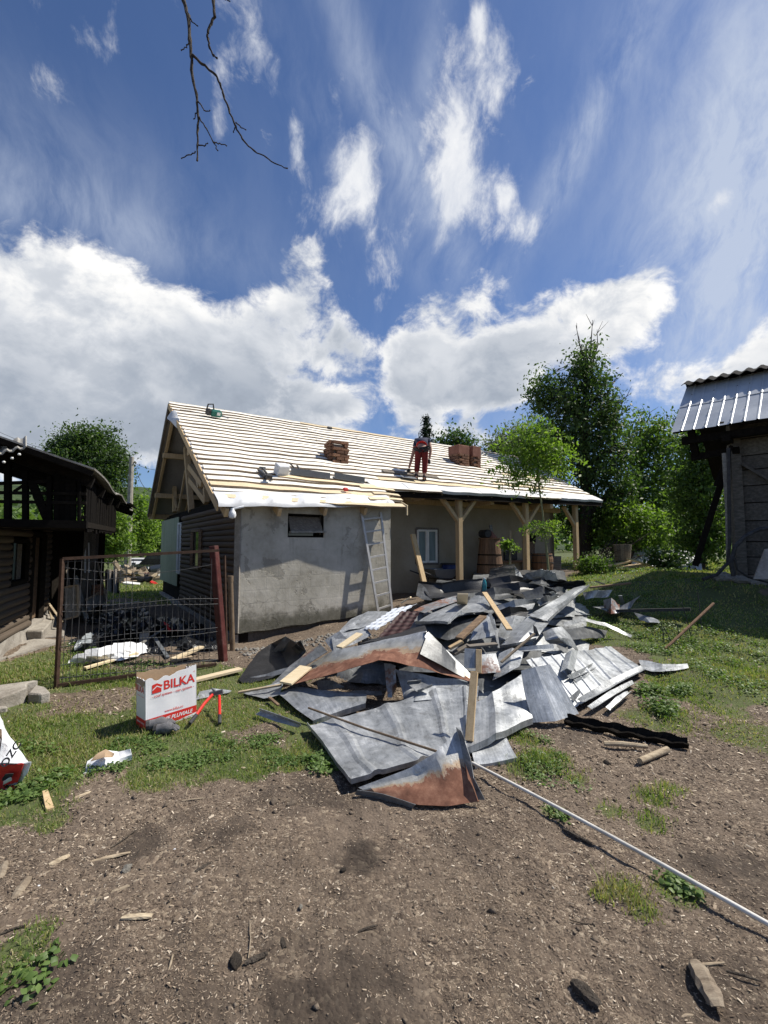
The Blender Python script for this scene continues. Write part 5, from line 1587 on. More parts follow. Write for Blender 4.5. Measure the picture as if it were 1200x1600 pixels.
    S('rust-brown sheet sloping to the left tip', [[(444, 1062, .03), (470, 1045, .06), (512, 1018, .12)], [(420, 1072, .01), (452, 1040, .08), (500, 1006, .10)]], rust=.35, tone=.8)
    # black folded piece standing alone at the left
    S('black folded roofing piece standing open at the left', [[(373, 1062, .02), (402, 1020, .10), (424, 1005, .18), (446, 994, .26)], [(378, 1066, .01), (412, 1042, .06), (440, 1020, .08), (464, 1006, .22)], [(392, 1066, .005), (425, 1058, .01), (452, 1045, .03), (478, 1020, .10)]], mat='bitumen', nx=18, ny=10, nz=.02)
    S('bent back edge of the black folded piece', [[(446, 994, .26), (463, 1004, .22), (470, 1000, .22)], [(424, 1018, .12), (460, 1016, .10), (478, 1018, .12)]], tone=.35, nx=8, ny=5)
    S('grey lip in front of the black folded piece', [[(378, 1060, .03), (415, 1053, .04), (456, 1042, .05)], [(376, 1066, .0), (416, 1060, .0), (458, 1048, .02)]], tone=.6, nx=12, ny=3)
    # --- upper left
    S('grey sheet nearest the ladder foot', [[(550, 966, .0), (575, 956, .01), (606, 956, .02)], [(518, 998, .0), (545, 985, .02), (590, 975, .03)]], tone=1.05, nz=.03)
    S('light wavy sheet edge-on below the ladder foot', [[(508, 1002, -.02), (530, 985, .02), (560, 968, .02)], [(520, 1018, -.02), (545, 1000, .02), (575, 980, .02)]], tone=1.1, nz=.03)
    S('blue-grey sheet tucked under the white tile sheet', [[(518, 996, .0), (545, 990, .01), (572, 980, .02)], [(522, 1020, .0), (545, 1010, .02), (580, 992, .03)]], tone=1.15)
    # --- middle right of the arch
    S('curved pale sheet with brown stripe near the top', [[(705, 942, .02), (735, 942, .04), (768, 944, .05)], [(676, 958, .02), (712, 952, .05), (760, 955, .07)], [(649, 974, .01), (700, 975, .08), (722, 957, .10), (757, 960, .05)]], rust=.12, tone=1.1, nz=.02, lip='b')
    S('rust-red sheet below the yellow board', [[(666, 944, .0), (690, 937, .02), (712, 931, .03)], [(646, 954, .0), (664, 958, .03), (714, 940, .03)]], rust=.5, nz=.012)
    S('dark hollow sheet under the curved pale sheet', [[(650, 978, .0), (700, 976, .03), (752, 962, .04)], [(655, 990, -.02), (700, 1000, .0), (740, 990, .0)]], tone=.3)
    S('glossy reflective sheet scrap between the boards', [[(758, 962, .05), (765, 958, .06), (772, 965, .06)], [(732, 998, .0), (755, 995, .03), (778, 992, .04)]], tone=1.4, nz=.04, rust=-.8)
    S('narrow bent strip over the glossy scrap', [[(763, 958, .10), (772, 985, .08), (778, 1012, .03)], [(768, 958, .10), (777, 985, .08), (781, 1012, .03)]], tone=.4, nx=10, ny=3)
    S('grey sheet to the right of the long orange board', [[(785, 965, .02), (805, 962, .03), (822, 964, .02)], [(775, 1000, .0), (790, 1000, .02), (806, 985, .03)]], tone=1.0)
    S('long grey sheet sloping like a ramp, upper half', [[(897, 918, .06), (910, 915, .06), (921, 915, .06)], [(862, 940, .07), (880, 940, .08), (890, 942, .06)], [(827, 961, .07), (842, 966, .08), (858, 970, .06)]], tone=1.0, nz=.012, lip='r', nx=12, ny=22)
    S('long grey sheet sloping like a ramp, lower half', [[(826, 962, .06), (842, 967, .06), (858, 972, .05)], [(804, 982, .04), (825, 988, .06), (848, 985, .05)], [(780, 1012, .0), (806, 1008, .04), (838, 1000, .04)]], tone=.85, nz=.014, lip='b', rust=.0)
    S('domed grey sheet bent over to the right of the ramp', [[(848, 988, .02), (862, 982, .05), (878, 979, .06), (890, 992, .03)], [(852, 1000, .02), (872, 995, .08), (890, 998, .06), (902, 1015, .0)], [(860, 1006, .0), (880, 1005, .03), (895, 1012, .02), (903, 1022, -.02)]], tone=1.05, nz=.01)
    S('wavy edge sheet reaching right over the grass', [[(880, 972, .04), (912, 965, .08), (945, 973, .09), (987, 993, .02)], [(884, 979, .02), (914, 970, .07), (947, 979, .08), (985, 997, .01)]], tone=.85, nz=.02, nx=24, ny=5)
    S('dark sheet beneath the wavy edge sheet', [[(880, 985, .0), (915, 978, .03), (950, 985, .03)], [(890, 1000, -.02), (915, 998, .0), (945, 996, .0)]], tone=.3)
    S('light bar-like folded strip at the ramp foot', [[(806, 1012, .02), (840, 1008, .04), (864, 1006, .03)], [(802, 1018, .0), (838, 1015, .02), (866, 1014, .01)]], tone=1.2, lip='b', nx=12, ny=3)
    S('sheet fragment sloping down toward the bluish sheet', [[(780, 1022, .02), (800, 1012, .04), (818, 1020, .03)], [(770, 1062, .0), (795, 1050, .03), (812, 1042, .03)]], tone=1.0)
    S('dark upright flap at the foot of the ramp', [[(833, 976, .10), (838, 980, .10), (842, 990, .06)], [(835, 1000, .02), (840, 1000, .02), (845, 998, .02)]], tone=.3, nx=6, ny=6)
    # --- right flats
    S('wide seamed sheet flat on the right', [[(822, 1031, .02), (884, 1021, .02), (954, 1010, .02)], [(884, 1113, .0), (936, 1085, .02), (1004, 1046, .02)]], tone=1.25, nz=.014, nx=104, ny=12, seams=8, rust=-.3)
    S('torn tongue of sheet pointing right into the grass', [[(998, 1030, .02), (1035, 1036, .03), (1074, 1036, .03)], [(1003, 1046, .01), (1035, 1050, .02), (1076, 1042, .02)]], tone=1.15, nz=.03, nx=14, ny=5)
    for i, (x0, y0, x1, y1, lab) in enumerate(((902, 1092, 1000, 1040, 'upper of three metal strips along the right sheet edge'), (918, 1103, 988, 1062, 'middle of three metal strips along the right sheet edge'), (946, 1105, 980, 1080, 'shortest outer metal strip along the right sheet edge'))):
        S(lab, [[(x0, y0, .05), ((x0 + x1) / 2, (y0 + y1) / 2 - 3, .06), (x1, y1, .05)], [(x0 + 8, y0 + 5, .03), ((x0 + x1) / 2 + 6, (y0 + y1) / 2 + 5, .04), (x1 + 4, y1 + 6, .03)]], tone=1.0 + .1 * i, lip='b', nx=14, ny=3, name='metal_strip', cat='metal strip')
    S('rounded white-stained gutter end on the seamed sheet', [[(884, 1022, .05), (893, 1016, .10), (902, 1017, .06)], [(876, 1050, .04), (886, 1044, .09), (896, 1049, .05)]], tone=1.35, nz=.01, nx=8, ny=6, name='gutter_end', cat='gutter')
    S('longer metal strip lying across the seamed sheet', [[(886, 1056, .05), (912, 1044, .06), (935, 1030, .06)], [(892, 1061, .03), (918, 1049, .04), (937, 1036, .04)]], tone=.9, lip='b', nx=10, ny=3, name='metal_strip', cat='metal strip')
    S('crooked metal strip below the longer strip', [[(896, 1062, .04), (920, 1052, .05), (940, 1040, .05)], [(902, 1066, .02), (924, 1056, .03), (941, 1044, .03)]], tone=1.2, nx=10, ny=3, name='metal_strip', cat='metal strip', nz=.03)
    S('stub of metal strip by the bluish sheet', [[(890, 1090, .04), (906, 1076, .06)], [(897, 1096, .01), (908, 1082, .03)]], tone=1.1, nx=6, ny=3, name='metal_strip', cat='metal strip')
    # --- back right
    S('bright folded sheet among the back right pieces', [[(910, 926, .05), (935, 922, .06), (957, 921, .06)], [(915, 938, .03), (930, 934, .06), (950, 932, .05)]], tone=1.3, nz=.03)
    S('rusty box-like folded sheet at the back right', [[(943, 938, .06), (955, 934, .08), (968, 944, .06)], [(945, 955, .02), (955, 960, .03), (968, 958, .03)]], rust=.5, lip='b', nx=10, ny=6)
    S('pointed thin sheet rising at the far right', [[(962, 951, .03), (985, 940, .08), (1001, 929, .13)], [(958, 958, .02), (985, 950, .06), (990, 940, .09)]], tone=1.1, nx=10, ny=4)
    S('grey sheet below the pointed thin sheet', [[(950, 946, .03), (972, 945, .05), (992, 938, .06)], [(925, 948, .02), (950, 955, .04), (978, 952, .03)]], tone=.8)
    S('small scrap with white bar standing at the back right', [[(966, 930, .08), (972, 930, .08)], [(970, 944, .03), (977, 944, .03)]], tone=1.4, nx=4, ny=4)
    S('torn sheet lying in the grass right of the heap', [[(990, 957, .02), (1005, 960, .03), (1028, 968, .02)], [(1000, 968, .01), (1015, 972, .02), (1032, 974, .01)]], tone=1.2, nz=.03, nx=8, ny=4)
    # --- back dark rows
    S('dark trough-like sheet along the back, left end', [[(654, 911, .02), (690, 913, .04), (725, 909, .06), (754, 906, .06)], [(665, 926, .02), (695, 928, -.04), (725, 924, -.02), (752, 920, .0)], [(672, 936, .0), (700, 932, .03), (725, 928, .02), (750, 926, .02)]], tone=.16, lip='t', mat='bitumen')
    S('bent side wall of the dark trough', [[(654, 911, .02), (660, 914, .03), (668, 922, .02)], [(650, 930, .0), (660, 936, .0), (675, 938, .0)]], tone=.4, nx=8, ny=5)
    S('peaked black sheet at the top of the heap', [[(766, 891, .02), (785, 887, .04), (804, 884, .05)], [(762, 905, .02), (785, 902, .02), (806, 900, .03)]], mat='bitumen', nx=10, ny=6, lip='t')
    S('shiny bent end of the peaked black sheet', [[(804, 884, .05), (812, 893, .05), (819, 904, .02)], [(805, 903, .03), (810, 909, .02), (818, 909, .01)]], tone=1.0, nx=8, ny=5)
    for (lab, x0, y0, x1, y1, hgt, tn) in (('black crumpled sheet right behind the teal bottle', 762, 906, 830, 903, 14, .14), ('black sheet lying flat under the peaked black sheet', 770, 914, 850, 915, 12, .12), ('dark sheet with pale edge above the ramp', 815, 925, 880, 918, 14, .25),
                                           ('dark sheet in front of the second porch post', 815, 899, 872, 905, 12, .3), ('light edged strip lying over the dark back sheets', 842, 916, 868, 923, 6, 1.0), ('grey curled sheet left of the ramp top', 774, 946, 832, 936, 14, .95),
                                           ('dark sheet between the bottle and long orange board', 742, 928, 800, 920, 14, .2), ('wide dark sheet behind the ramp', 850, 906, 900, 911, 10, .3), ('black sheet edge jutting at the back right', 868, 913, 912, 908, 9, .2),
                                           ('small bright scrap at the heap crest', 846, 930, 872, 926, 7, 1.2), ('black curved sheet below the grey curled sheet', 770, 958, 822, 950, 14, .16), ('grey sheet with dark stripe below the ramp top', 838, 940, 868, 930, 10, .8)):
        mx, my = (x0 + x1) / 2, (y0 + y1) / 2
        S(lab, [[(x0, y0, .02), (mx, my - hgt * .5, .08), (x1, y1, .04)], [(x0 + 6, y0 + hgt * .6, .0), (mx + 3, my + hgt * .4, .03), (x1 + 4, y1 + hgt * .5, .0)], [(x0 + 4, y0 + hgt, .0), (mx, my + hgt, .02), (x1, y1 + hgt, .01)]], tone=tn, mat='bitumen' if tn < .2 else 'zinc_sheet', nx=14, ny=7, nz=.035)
    S('light sheet lying under the long orange board', [[(735, 936, .0), (750, 926, .02), (762, 930, .02)], [(728, 944, .0), (748, 944, .02), (765, 944, .02)]], tone=1.0)
    # --- pressed tile sheets
    def tile_sheet(label, c, mat, nu, nv, amp=.014):
        TL, TR, BL, BR = (heap(*p) for p in c)
        nrm = (TR - TL).cross(BL - TL).normalized()
        if nrm.z < 0: nrm = -nrm
        P = []
        for i in range(nv * 4 + 1):
            v = i / (nv * 4)
            st = (v * nv) % 1
            row = []
            for j in range(nu * 8 + 1):
                u = j / (nu * 8)
                p = TL.lerp(TR, u).lerp(BL.lerp(BR, u), v)
                row.append(p + nrm * (amp * (.5 + .5 * math.cos(u * nu * 2 * math.pi)) + .022 * (st if st > 0 else .0)))
            P.append(row)
        o = MB().grid(P, .003).build('tile_sheet', MAT[mat], loc=BL, smooth=True)
        tag(o, label, 'tile sheet')
    tile_sheet('white pressed tile-pattern sheet beside the brown one', [(618, 952, .05), (652, 945, .08), (570, 984, .02), (592, 985, .08)], 'tile_white', 3, 6)
    tile_sheet('dark brown pressed tile-pattern sheet on the heap', [(628, 956, .10), (657, 957, .10), (592, 997, .06), (636, 992, .07)], 'tile_brown', 3, 6)
    # --- boards in and on the heap
    def board(label, p0, p1, w, mat, th=.022, name='board'):
        a, c = heap(*p0), heap(*p1)
        m = MB().beam(a, c, w, th)
        tag(m.build(name, MAT[mat], loc=min((a, c), key=lambda q: q.z), bevel=.003), label, 'board')
    board('short yellow new board on the left slope', (446, 1068, .09), (478, 1042, .10), .16, 'new_wood')
    board('narrow yellow board beside the blue-grey sheet', (530, 1012, .07), (562, 990, .09), .10, 'new_wood')
    board('yellow board standing at the heap top', (722, 944, .04), (723, 928, .14), .15, 'new_wood')
    board('small yellow board end near the ladder foot', (627, 942, .03), (642, 933, .07), .10, 'new_wood')
    board('long orange-brown board lying across the heap top', (757, 926, .10), (796, 984, .08), .075, 'post_wood')
    board('dark brown wet board in the middle of the heap', (717, 998, .05), (755, 963, .10), .10, 'stained_board', .03)
    board('vertical split board in front of the arched sheet', (733, 1158, .07), (741, 1050, .30), .062, 'post_wood', .03)
    board('pale orange board end by the vertical board', (748, 1052, .06), (748, 1015, .14), .06, 'post_wood')
    board('short broken board with yellow end grain', (702, 1013, .06), (722, 1002, .09), .07, 'post_wood', .03)
    board('second dark board under the broken board', (708, 1022, .03), (733, 1008, .06), .08, 'old_wood', .03)
    board('dark horizontal board above the vertical boards', (731, 1010, .08), (776, 1006, .08), .10, 'old_wood')
    S('pale square of zinc beside the orange board end', [[(726, 1013, .14), (744, 1014, .14)], [(725, 1044, .07), (744, 1044, .07)]], tone=1.15, nx=6, ny=8, nz=.008)
    S('rust-brown panel right of the orange board end', [[(753, 1022, .08), (775, 1020, .08)], [(752, 1052, .03), (783, 1050, .03)]], rust=.45, nx=8, ny=6)
    board('thin brown lath along the ramp foot', (783, 1035, .05), (835, 990, .14), .03, 'twig_wood', .02, 'lath')
    board('brown board at the back right edge', (922, 918, .06), (985, 911, .10), .06, 'stained_board', .03)
    board('pale board stub on the grass behind the heap', (930, 908, .03), (945, 913, .03), .05, 'chip_light')
    board('thin board lying on the left edge of the heap', (372, 1082, .04), (440, 1070, .05), .035, 'twig_wood', .02)
    board('small brown stick on the left grass edge', (421, 1090, .02), (435, 1102, .02), .03, 'stained_board', .02, 'stick')
    # bottle
    b = heap(757, 925, .02)
    bt = thing('water_bottle', 'small teal water bottle standing on the heap', 'bottle', b)
    MB().lathe(b, [(.03, 0), (.038, .01), (.036, .09), (.039, .10), (.037, .16), (.02, .20), (.014, .215)], 14).build('body', MAT['teal_bottle'], bt, smooth=True)
    MB().lathe(b + Vector((0, 0, .215)), [(.017, 0), (.017, .025)], 10).build('cap', MAT['white_plastic'], bt)
    # rod and pipe
    a, c = heap(482, 1106, .06), heap(682, 1174, .10)
    tag(MB().tube([a, a.lerp(c, .5) + Vector((0, 0, -.01)), c], .009, 8).build('rod', MAT['pipe_steel'], loc=a, smooth=True), 'thin grey-brown rod lying across the big front sheet', 'rod')
    a, e = heap(738, 1192, .04), ground(1260, 1492, .035)
    pts = [a.lerp(e, k / 9) + Vector((0, 0, .012 * math.sin(k / 9 * math.pi))) for k in range(10)]
    pts = [Vector((p.x, p.y, max(p.z, gzf(p.x, p.y) + .015))) for p in pts]
    tag(MB().tube(pts, .0105, 10).build('pipe', MAT['pipe_white'], loc=a, smooth=True), 'long thin white pipe on the soil running to the lower right', 'pipe')
build_heap()
# ================================================================== smaller things
def one(m, name, mat, label, cat, loc, smooth=False, group=None, bevel=0.0):
    return tag(m.build(name, MAT[mat], loc=loc, smooth=smooth, bevel=bevel), label, cat, group)
def text(body, name, mat, parent, M, size, bold=0.0, shear=0.0):
    cu = bpy.data.curves.new(name, 'FONT')
    cu.body = body; cu.size = size; cu.offset = bold; cu.shear = shear
    cu.align_x = 'CENTER'; cu.align_y = 'CENTER'
    t = bpy.data.objects.new('tmp', cu)
    COL.objects.link(t)
    bpy.context.view_layer.update()
    me = bpy.data.meshes.new_from_object(t.evaluated_get(bpy.context.evaluated_depsgraph_get()))
    bpy.data.objects.remove(t)
    me.materials.clear(); me.materials.append(MAT[mat])
    me.transform(Matrix.Translation(-wloc(parent)) @ M)
    o = bpy.data.objects.new(name, me)
    return link(o, parent)

def build_carton():
    BL, BR, LB = ground(227.5, 1143), ground(307, 1119), ground(208, 1136)
    z0 = BL.z + .0
    BR.z = BL.z + .015
    x = (BR - BL); Wd = x.length; x = x / Wd
    y = Vector((-x.y, x.x, 0)).normalized()
    D = .20
    LBv = y
    H = .415
    up = Vector((0, 0, 1))
    up = x.cross(y).normalized()
    c = thing('carton', 'white and red printed cardboard carton standing open on the grass', 'box', BL)
    q = lambda u, v, w: BL + x * u + y * v + up * w
    prn = random.Random(2)
    m = MB()
    # torn upper edge on the front: many small steps
    n = 24
    top = [H + .012 * math.sin(j * .9) * (1 if j < 14 else .2) - (.012 if 3 < j < 12 else 0) + (.035 * (j / n) ** 2) for j in range(n + 1)]
    front = [[q(Wd * j / n, 0, 0) for j in range(n + 1)], [q(Wd * j / n, .002 + .002 * math.sin(j * .5), H * .5) for j in range(n + 1)], [q(Wd * j / n, .0, top[j]) for j in range(n + 1)]]
    m.grid(front, .005)
    m.build('front_panel', MAT['carton_white'], c)
    def panel(nm, a, b, h0, h1, mat):
        m = MB()
        P = [[a.lerp(b, j / 12) for j in range(13)], [a.lerp(b, j / 12) + up * (h0 + (h1 - h0) * j / 12 + .006 * math.sin(j * 1.7)) for j in range(13)]]
        m.grid(P, .005)
        return m.build(nm, MAT[mat], c)
    panel('left_panel', q(0, D, 0), q(0, 0, 0), H - .01, H + .0, 'carton_white')
    panel('right_panel', q(Wd, 0, 0), q(Wd, D, 0), H + .03, H - .02, 'carton_white')
    panel('back_panel', q(Wd, D, 0), q(0, D, 0), H + .0, H + .03, 'cardboard')
    panel('lining', q(0.006, .012, 0), q(0.006, D - .005, 0), H - .015, H - .02, 'cardboard')
    MB().prism([q(0, 0, .01), q(Wd, 0, .01), q(Wd, D, .01), q(0, D, .01)], up * .005).build('bottom', MAT['cardboard'], c)
    MB().grid([[q(-.002, D * .05, H - .01), q(-.002, D * .5, H), q(-.002, D * .95, H - .01)], [q(-.02, D * .05, H - .05), q(-.022, D * .5, H - .03), q(-.015, D * .95, H - .055)]], .004).build('torn_flap', MAT['cardboard'], c)
    # print on the front
    F = lambda u, w, lift=.0015: Matrix(((x.x, up.x, -y.x, 0), (x.y, up.y, -y.y, 0), (x.z, up.z, -y.z, 0), (0, 0, 0, 1))).copy()
    def fm(u, w, lift):
        M = F(u, w)
        M.translation = q(u * Wd, -lift, w)
        return M
    e = -.003
    def flat(nm, poly, mat, lift=.0012):
        MB().add([q(u * Wd, -lift, w) for u, w in poly], [tuple(range(len(poly)))]).build(nm, MAT[mat], c)
    flat('red_band', [(.0, .01), (1.0, .01), (1.0, .092), (.0, .092)], 'print_red', .0008)
    flat('white_edge', [(.72, .0105), (1.0, .0105), (1.0, .032), (.66, .012)], 'carton_white', .0014)
    flat('logo_house', [(.12, 0.293), (.295, 0.293), (.295, 0.340), (.315, 0.340), (.315, 0.353), (.29, 0.353), (.21, 0.373), (.12, 0.365)], 'print_red', .0010)
    flat('logo_roof', [(.125, 0.317), (.21, 0.344), (.29, 0.324), (.29, 0.331), (.21, 0.353), (.125, 0.326)], 'carton_white', .0018)
    text('BILKA', 'brand_lettering', 'print_red', c, fm(.645, .336, .0016), .105, .0022)
    text('®', 'mark', 'print_red', c, fm(.955, .395, .0016), .018)
    text('- roof system - rain system -', 'small_lettering', 'print_red', c, fm(.53, .266, .0016), .032, .0003)
    text('www.bilka.ro', 'address_lettering', 'print_red', c, fm(.54, .118, .0016), .030, .0003)
    text('SISTEME PLUVIALE', 'band_lettering', 'carton_white', c, fm(.50, .052, .0016), .044, .0012, .25)
    # print on the left side
    def fl(v, w):
        M = Matrix(((-y.x, up.x, -x.x, 0), (-y.y, up.y, -x.y, 0), (-y.z, up.z, -x.z, 0), (0, 0, 0, 1)))
        M.translation = q(-.0022, v * D, w)
        return M
    MB().add([q(-.0012, 0, .0), q(-.0012, D, .0), q(-.0012, D, .086), q(-.0012, 0, .086)], [(0, 1, 2, 3)]).build('red_band', MAT['print_red'], c)
    text('BILKA', 'brand_lettering', 'print_red', c, fl(.62, .325), .072, .0014)
    text('roof system - rain system', 'small_lettering', 'print_red', c, fl(.5, .27), .014)
    text('SISTEME PLUVIALE', 'band_lettering', 'carton_white', c, fl(.5, .05), .02, .0004)
build_carton()

def build_tools():
    # gloves beside the carton
    def glove(label, px, py, yaw, sc=1.0):
        b = ground(px, py, .03)
        g = thing('work_glove', label, 'glove', b)
        Mr = Matrix.Translation(b) @ Matrix.Rotation(yaw, 4, 'Z') @ Matrix.Scale(sc, 4)
        v = lambda x, y, z: Mr @ Vector((x, y, z))
        m = MB()
        m.tube([v(-.13, 0, .01), v(-.07, 0, .02), v(-.02, 0, .025), v(.03, .0, .02)], [.045, .04, .05, .035], 10)
        for k, (dy, L, a) in enumerate(((-.035, .075, -.25), (-.012, .09, -.05), (.012, .085, .1), (.034, .065, .3))):
            p = Vector((.02, dy, .02))
            m.tube([v(*p), v(p.x + L * .5, p.y + L * .5 * math.tan(a), .03), v(p.x + L, p.y + L * math.tan(a), .008)], [.014, .0135, .009], 7)
        m.tube([v(-.03, .04, .02), v(.0, .08, .025), v(.03, .095, .01)], [.016, .014, .009], 7)
        m.build('hand', MAT['glove_grey'], g, smooth=True)
        MB().tube([v(-.15, 0, .01), v(-.12, 0, .012)], [.05, .046], 10).build('cuff', MAT['dark_rubber'], g)
    glove('grey work glove flat against the carton foot', 255, 1139, .35, .85)
    glove('second grey work glove lying over the first, fingers to the right', 264, 1147, .15, .75)
    # bolt cutter with red handles
    h = ground(337, 1112, .17)
    b = thing('bolt_cutter', 'bolt cutter with red handles standing open in the grass', 'bolt cutter', ground(320, 1135))
    pts = [(h + Vector((-.02, 0, 0)), ground(298, 1138, .05)), (h + Vector((.03, 0, -.01)), ground(343, 1134, .03))]
    for k, (a, e) in enumerate(pts):
        d = (e - a)
        m = MB().tube([a + d * .08, a + d * .45 + Vector((0, 0, .012)), a + d * .80], [.013, .014, .014], 8)
        m.build('handle', MAT['tool_red'], b, smooth=True)
        MB().tube([a + d * .78, a + d * 1.05], [.017, .016], 8).build('grip', MAT['dark_rubber'], b, smooth=True)
    MB().beam(h + Vector((-.06, 0, -.015)), h + Vector((.06, .01, .01)), .03, .035).build('joint', MAT['gutter_grey'], b)
    MB().beam(h + Vector((.0, .0, .0)), h + Vector((-.05, .02, .035)), .02, .03, taper=.4).build('jaw', MAT['gutter_grey'], b)
    # sack at the left edge
    s0 = ground(10, 1238)
    sk = thing('building_sack', 'crumpled white paper sack with a red panel at the left edge', 'sack', s0)
    Ys = s0.y
    ctl = [[(-150, 1140), (-60, 1100), (0, 1116), (6, 1132)], [(-150, 1170), (-60, 1140), (2, 1150), (18, 1156)], [(-150, 1190), (-60, 1175), (14, 1172), (40, 1182)], [(-150, 1200), (-60, 1190), (10, 1192), (50, 1190)]]
    ctl2 = [[(-150, 1200), (-60, 1190), (10, 1192), (50, 1190)], [(-150, 1222), (-60, 1212), (10, 1210), (46, 1206)], [(-150, 1240), (-60, 1232), (10, 1226), (38, 1216)], [(-150, 1252), (-60, 1248), (6, 1242), (26, 1236)]]
    def surf(ct, Yf, nm, mat, nx=24, ny=14, sd=0.0, amp=.014):
        P = []
        for i in range(ny + 1):
            row = []
            for j in range(nx + 1):
                a, b_ = j / nx * 3, i / ny * 3
                jj, ii = min(int(a), 2), min(int(b_), 2)
                fa, fb = a - jj, b_ - ii
                p = [sum(ct[ii + di][jj + dj][k] * ((fa if dj else 1 - fa) * (fb if di else 1 - fb)) for di in (0, 1) for dj in (0, 1)) for k in (0, 1)]
                Y = Yf(j / nx, i / ny)
                q = at(p[0], p[1], Y)
                w = float(vnoise(np.array([q.x * 14 + sd]), np.array([q.z * 14]))[0]) - .5
                w2 = abs(float(vnoise(np.array([q.x * 30 + sd]), np.array([q.z * 24 + 3]))[0]) - .5)
                row.append(q + Vector((0, -amp * 2 * w - amp * w2 * 1.5, 0)))
            P.append(row)
        return MB().grid(P, -.004).build(nm, MAT[mat], sk, smooth=True)
    surf(ctl, lambda u, v: Ys + .24 - .20 * v ** 1.3 + .02 * math.sin(u * 7), 'upper_face', 'white_plastic')
    surf(ctl2, lambda u, v: Ys + .04 + .05 * v, 'lower_face', 'white_plastic', sd=4)
    red = [[(-150, 1202), (-60, 1194), (10, 1195), (37, 1193)], [(-150, 1212), (-60, 1206), (10, 1206), (35, 1203)], [(-150, 1222), (-60, 1218), (10, 1214), (32, 1212)], [(-150, 1236), (-60, 1234), (6, 1228), (28, 1222)]]
    surf(red, lambda u, v: Ys + .020 + .03 * v, 'red_panel', 'print_red', sd=4, amp=.010)
    wh = [[(5, 1222), (8, 1220), (12, 1217), (16, 1215)], [(5, 1224), (8, 1222), (12, 1219), (18, 1217)], [(5, 1225), (8, 1224), (12, 1221), (18, 1219)], [(4, 1226), (8, 1225), (13, 1222), (18, 1220)]]
    surf(wh, lambda u, v: Ys - .002 + .015 * v, 'white_label', 'white_plastic', nx=6, ny=4, amp=.002)
    bl = [[(4, 1217), (8, 1210), (14, 1209), (21, 1209)]] * 1 + [[(3, 1219), (8, 1214), (14, 1212), (20, 1211)], [(3, 1220), (8, 1217), (14, 1214), (20, 1212)], [(3, 1221), (8, 1219), (14, 1216), (19, 1214)]]
    surf(bl, lambda u, v: Ys - .003 + .015 * v, 'dark_label', 'dark_rubber', nx=6, ny=4, amp=.002)
    tp = at(24, 1175, Ys + .045)
    M = Matrix.Translation(tp + Vector((0, -.035, 0))) @ Matrix.Rotation(R(62), 4, 'X') @ Matrix.Rotation(R(72), 4, 'Z')
    text('OZC', 'sack_lettering', 'dark_rubber', sk, M, .07, .002)
    for cx in (2, 19):
        fl = at(cx, 1234, Ys + .03)
        m = MB()
        for a in range(6):
            an = R(20 + a * 28)
            d_ = Vector((math.cos(an), 0, math.sin(an)))
            p = Vector((-d_.z, 0, d_.x))
            m.add([fl, fl + d_ * .015 + p * .005, fl + d_ * .034, fl + d_ * .015 - p * .005], [(0, 1, 2, 3)])
        m.build('red_flower_print', MAT['print_red'], sk)
    MB().grid([[at(-8, 1135, Ys + .17), at(2, 1140, Ys + .16), at(0, 1160, Ys + .12)], [at(-20, 1150, Ys + .16), at(3, 1155, Ys + .10), at(-3, 1190, Ys + .03)]], .003).build('dark_opening', MAT['stained_board'], sk)

    # crumpled paper
    S('crumpled white card scrap lying at the edge of the turf', [[(136, 1188, .03), (165, 1172, .06), (185, 1174, .05), (203, 1168, .08)], [(134, 1196, .01), (160, 1186, .05), (185, 1184, .03), (205, 1176, .05)], [(130, 1208, .0), (158, 1200, .01), (185, 1190, .01), (206, 1184, .01)]],
      mat='carton_white', nz=.02, crumple=.018, name='card_scrap', cat='scrap', nx=30, ny=14)
    S('brown torn inside of the card scrap', [[(150, 1180, .08), (166, 1172, .09), (180, 1178, .08)], [(142, 1190, .05), (164, 1184, .075), (176, 1184, .06)]], mat='cardboard', nz=.02, name='card_scrap', cat='scrap', nx=10, ny=6)
    a, c = ground(300, 1068, .03), ground(376, 1052, .05)
    one(MB().beam(a, c, .11, .025), 'board', 'new_wood', 'long pale new board on the grass behind the carton', 'board', a)
    # stump of wood stuck upright, and chips along the front
    a, c = ground(78, 1268, .0), ground(70, 1243, .02)
    one(MB().beam(a, c, .04, .03, taper=.7), 'wood_splinter', 'post_wood', 'pale orange wood splinter at the edge of the leaves, lower left', 'wood splinter', a)
    # broken concrete slab left
    cs = thing('broken_slab', 'broken concrete slab half sunk in the turf at the left', 'slab', ground(30, 1100))
    def chunk(px, th, nm, sink=.05):
        g = [ground(*p) for p in px]
        z = max(q.z for q in g)
        MB().prism([Vector((q.x, q.y, z - sink)) for q in g], (0, 0, th)).build(nm, MAT['concrete'], cs, bevel=.012)
    chunk([(-90, 1128), (0, 1111), (40, 1098), (41, 1088), (60, 1082), (0, 1090), (-90, 1100)], .15, 'main_slab')
    chunk([(43, 1098), (62, 1100), (78, 1096), (70, 1086), (55, 1082)], .13, 'broken_piece')
    chunk([(-20, 1118), (12, 1112), (10, 1110), (-20, 1113)], .09, 'flake')
    # things in the shaded yard behind the gate
    S('crumpled white plastic sheet behind the gate', [[(112, 1026, .06), (150, 1012, .14), (200, 1002, .18), (225, 1004, .12)], [(108, 1030, .04), (150, 1024, .10), (195, 1018, .12), (228, 1014, .06)], [(105, 1036, .01), (150, 1033, .02), (190, 1032, .03), (215, 1026, .02)]], mat='white_plastic', nz=.05, crumple=.07, nx=60, ny=30, name='plastic_sheet', cat='plastic sheet')
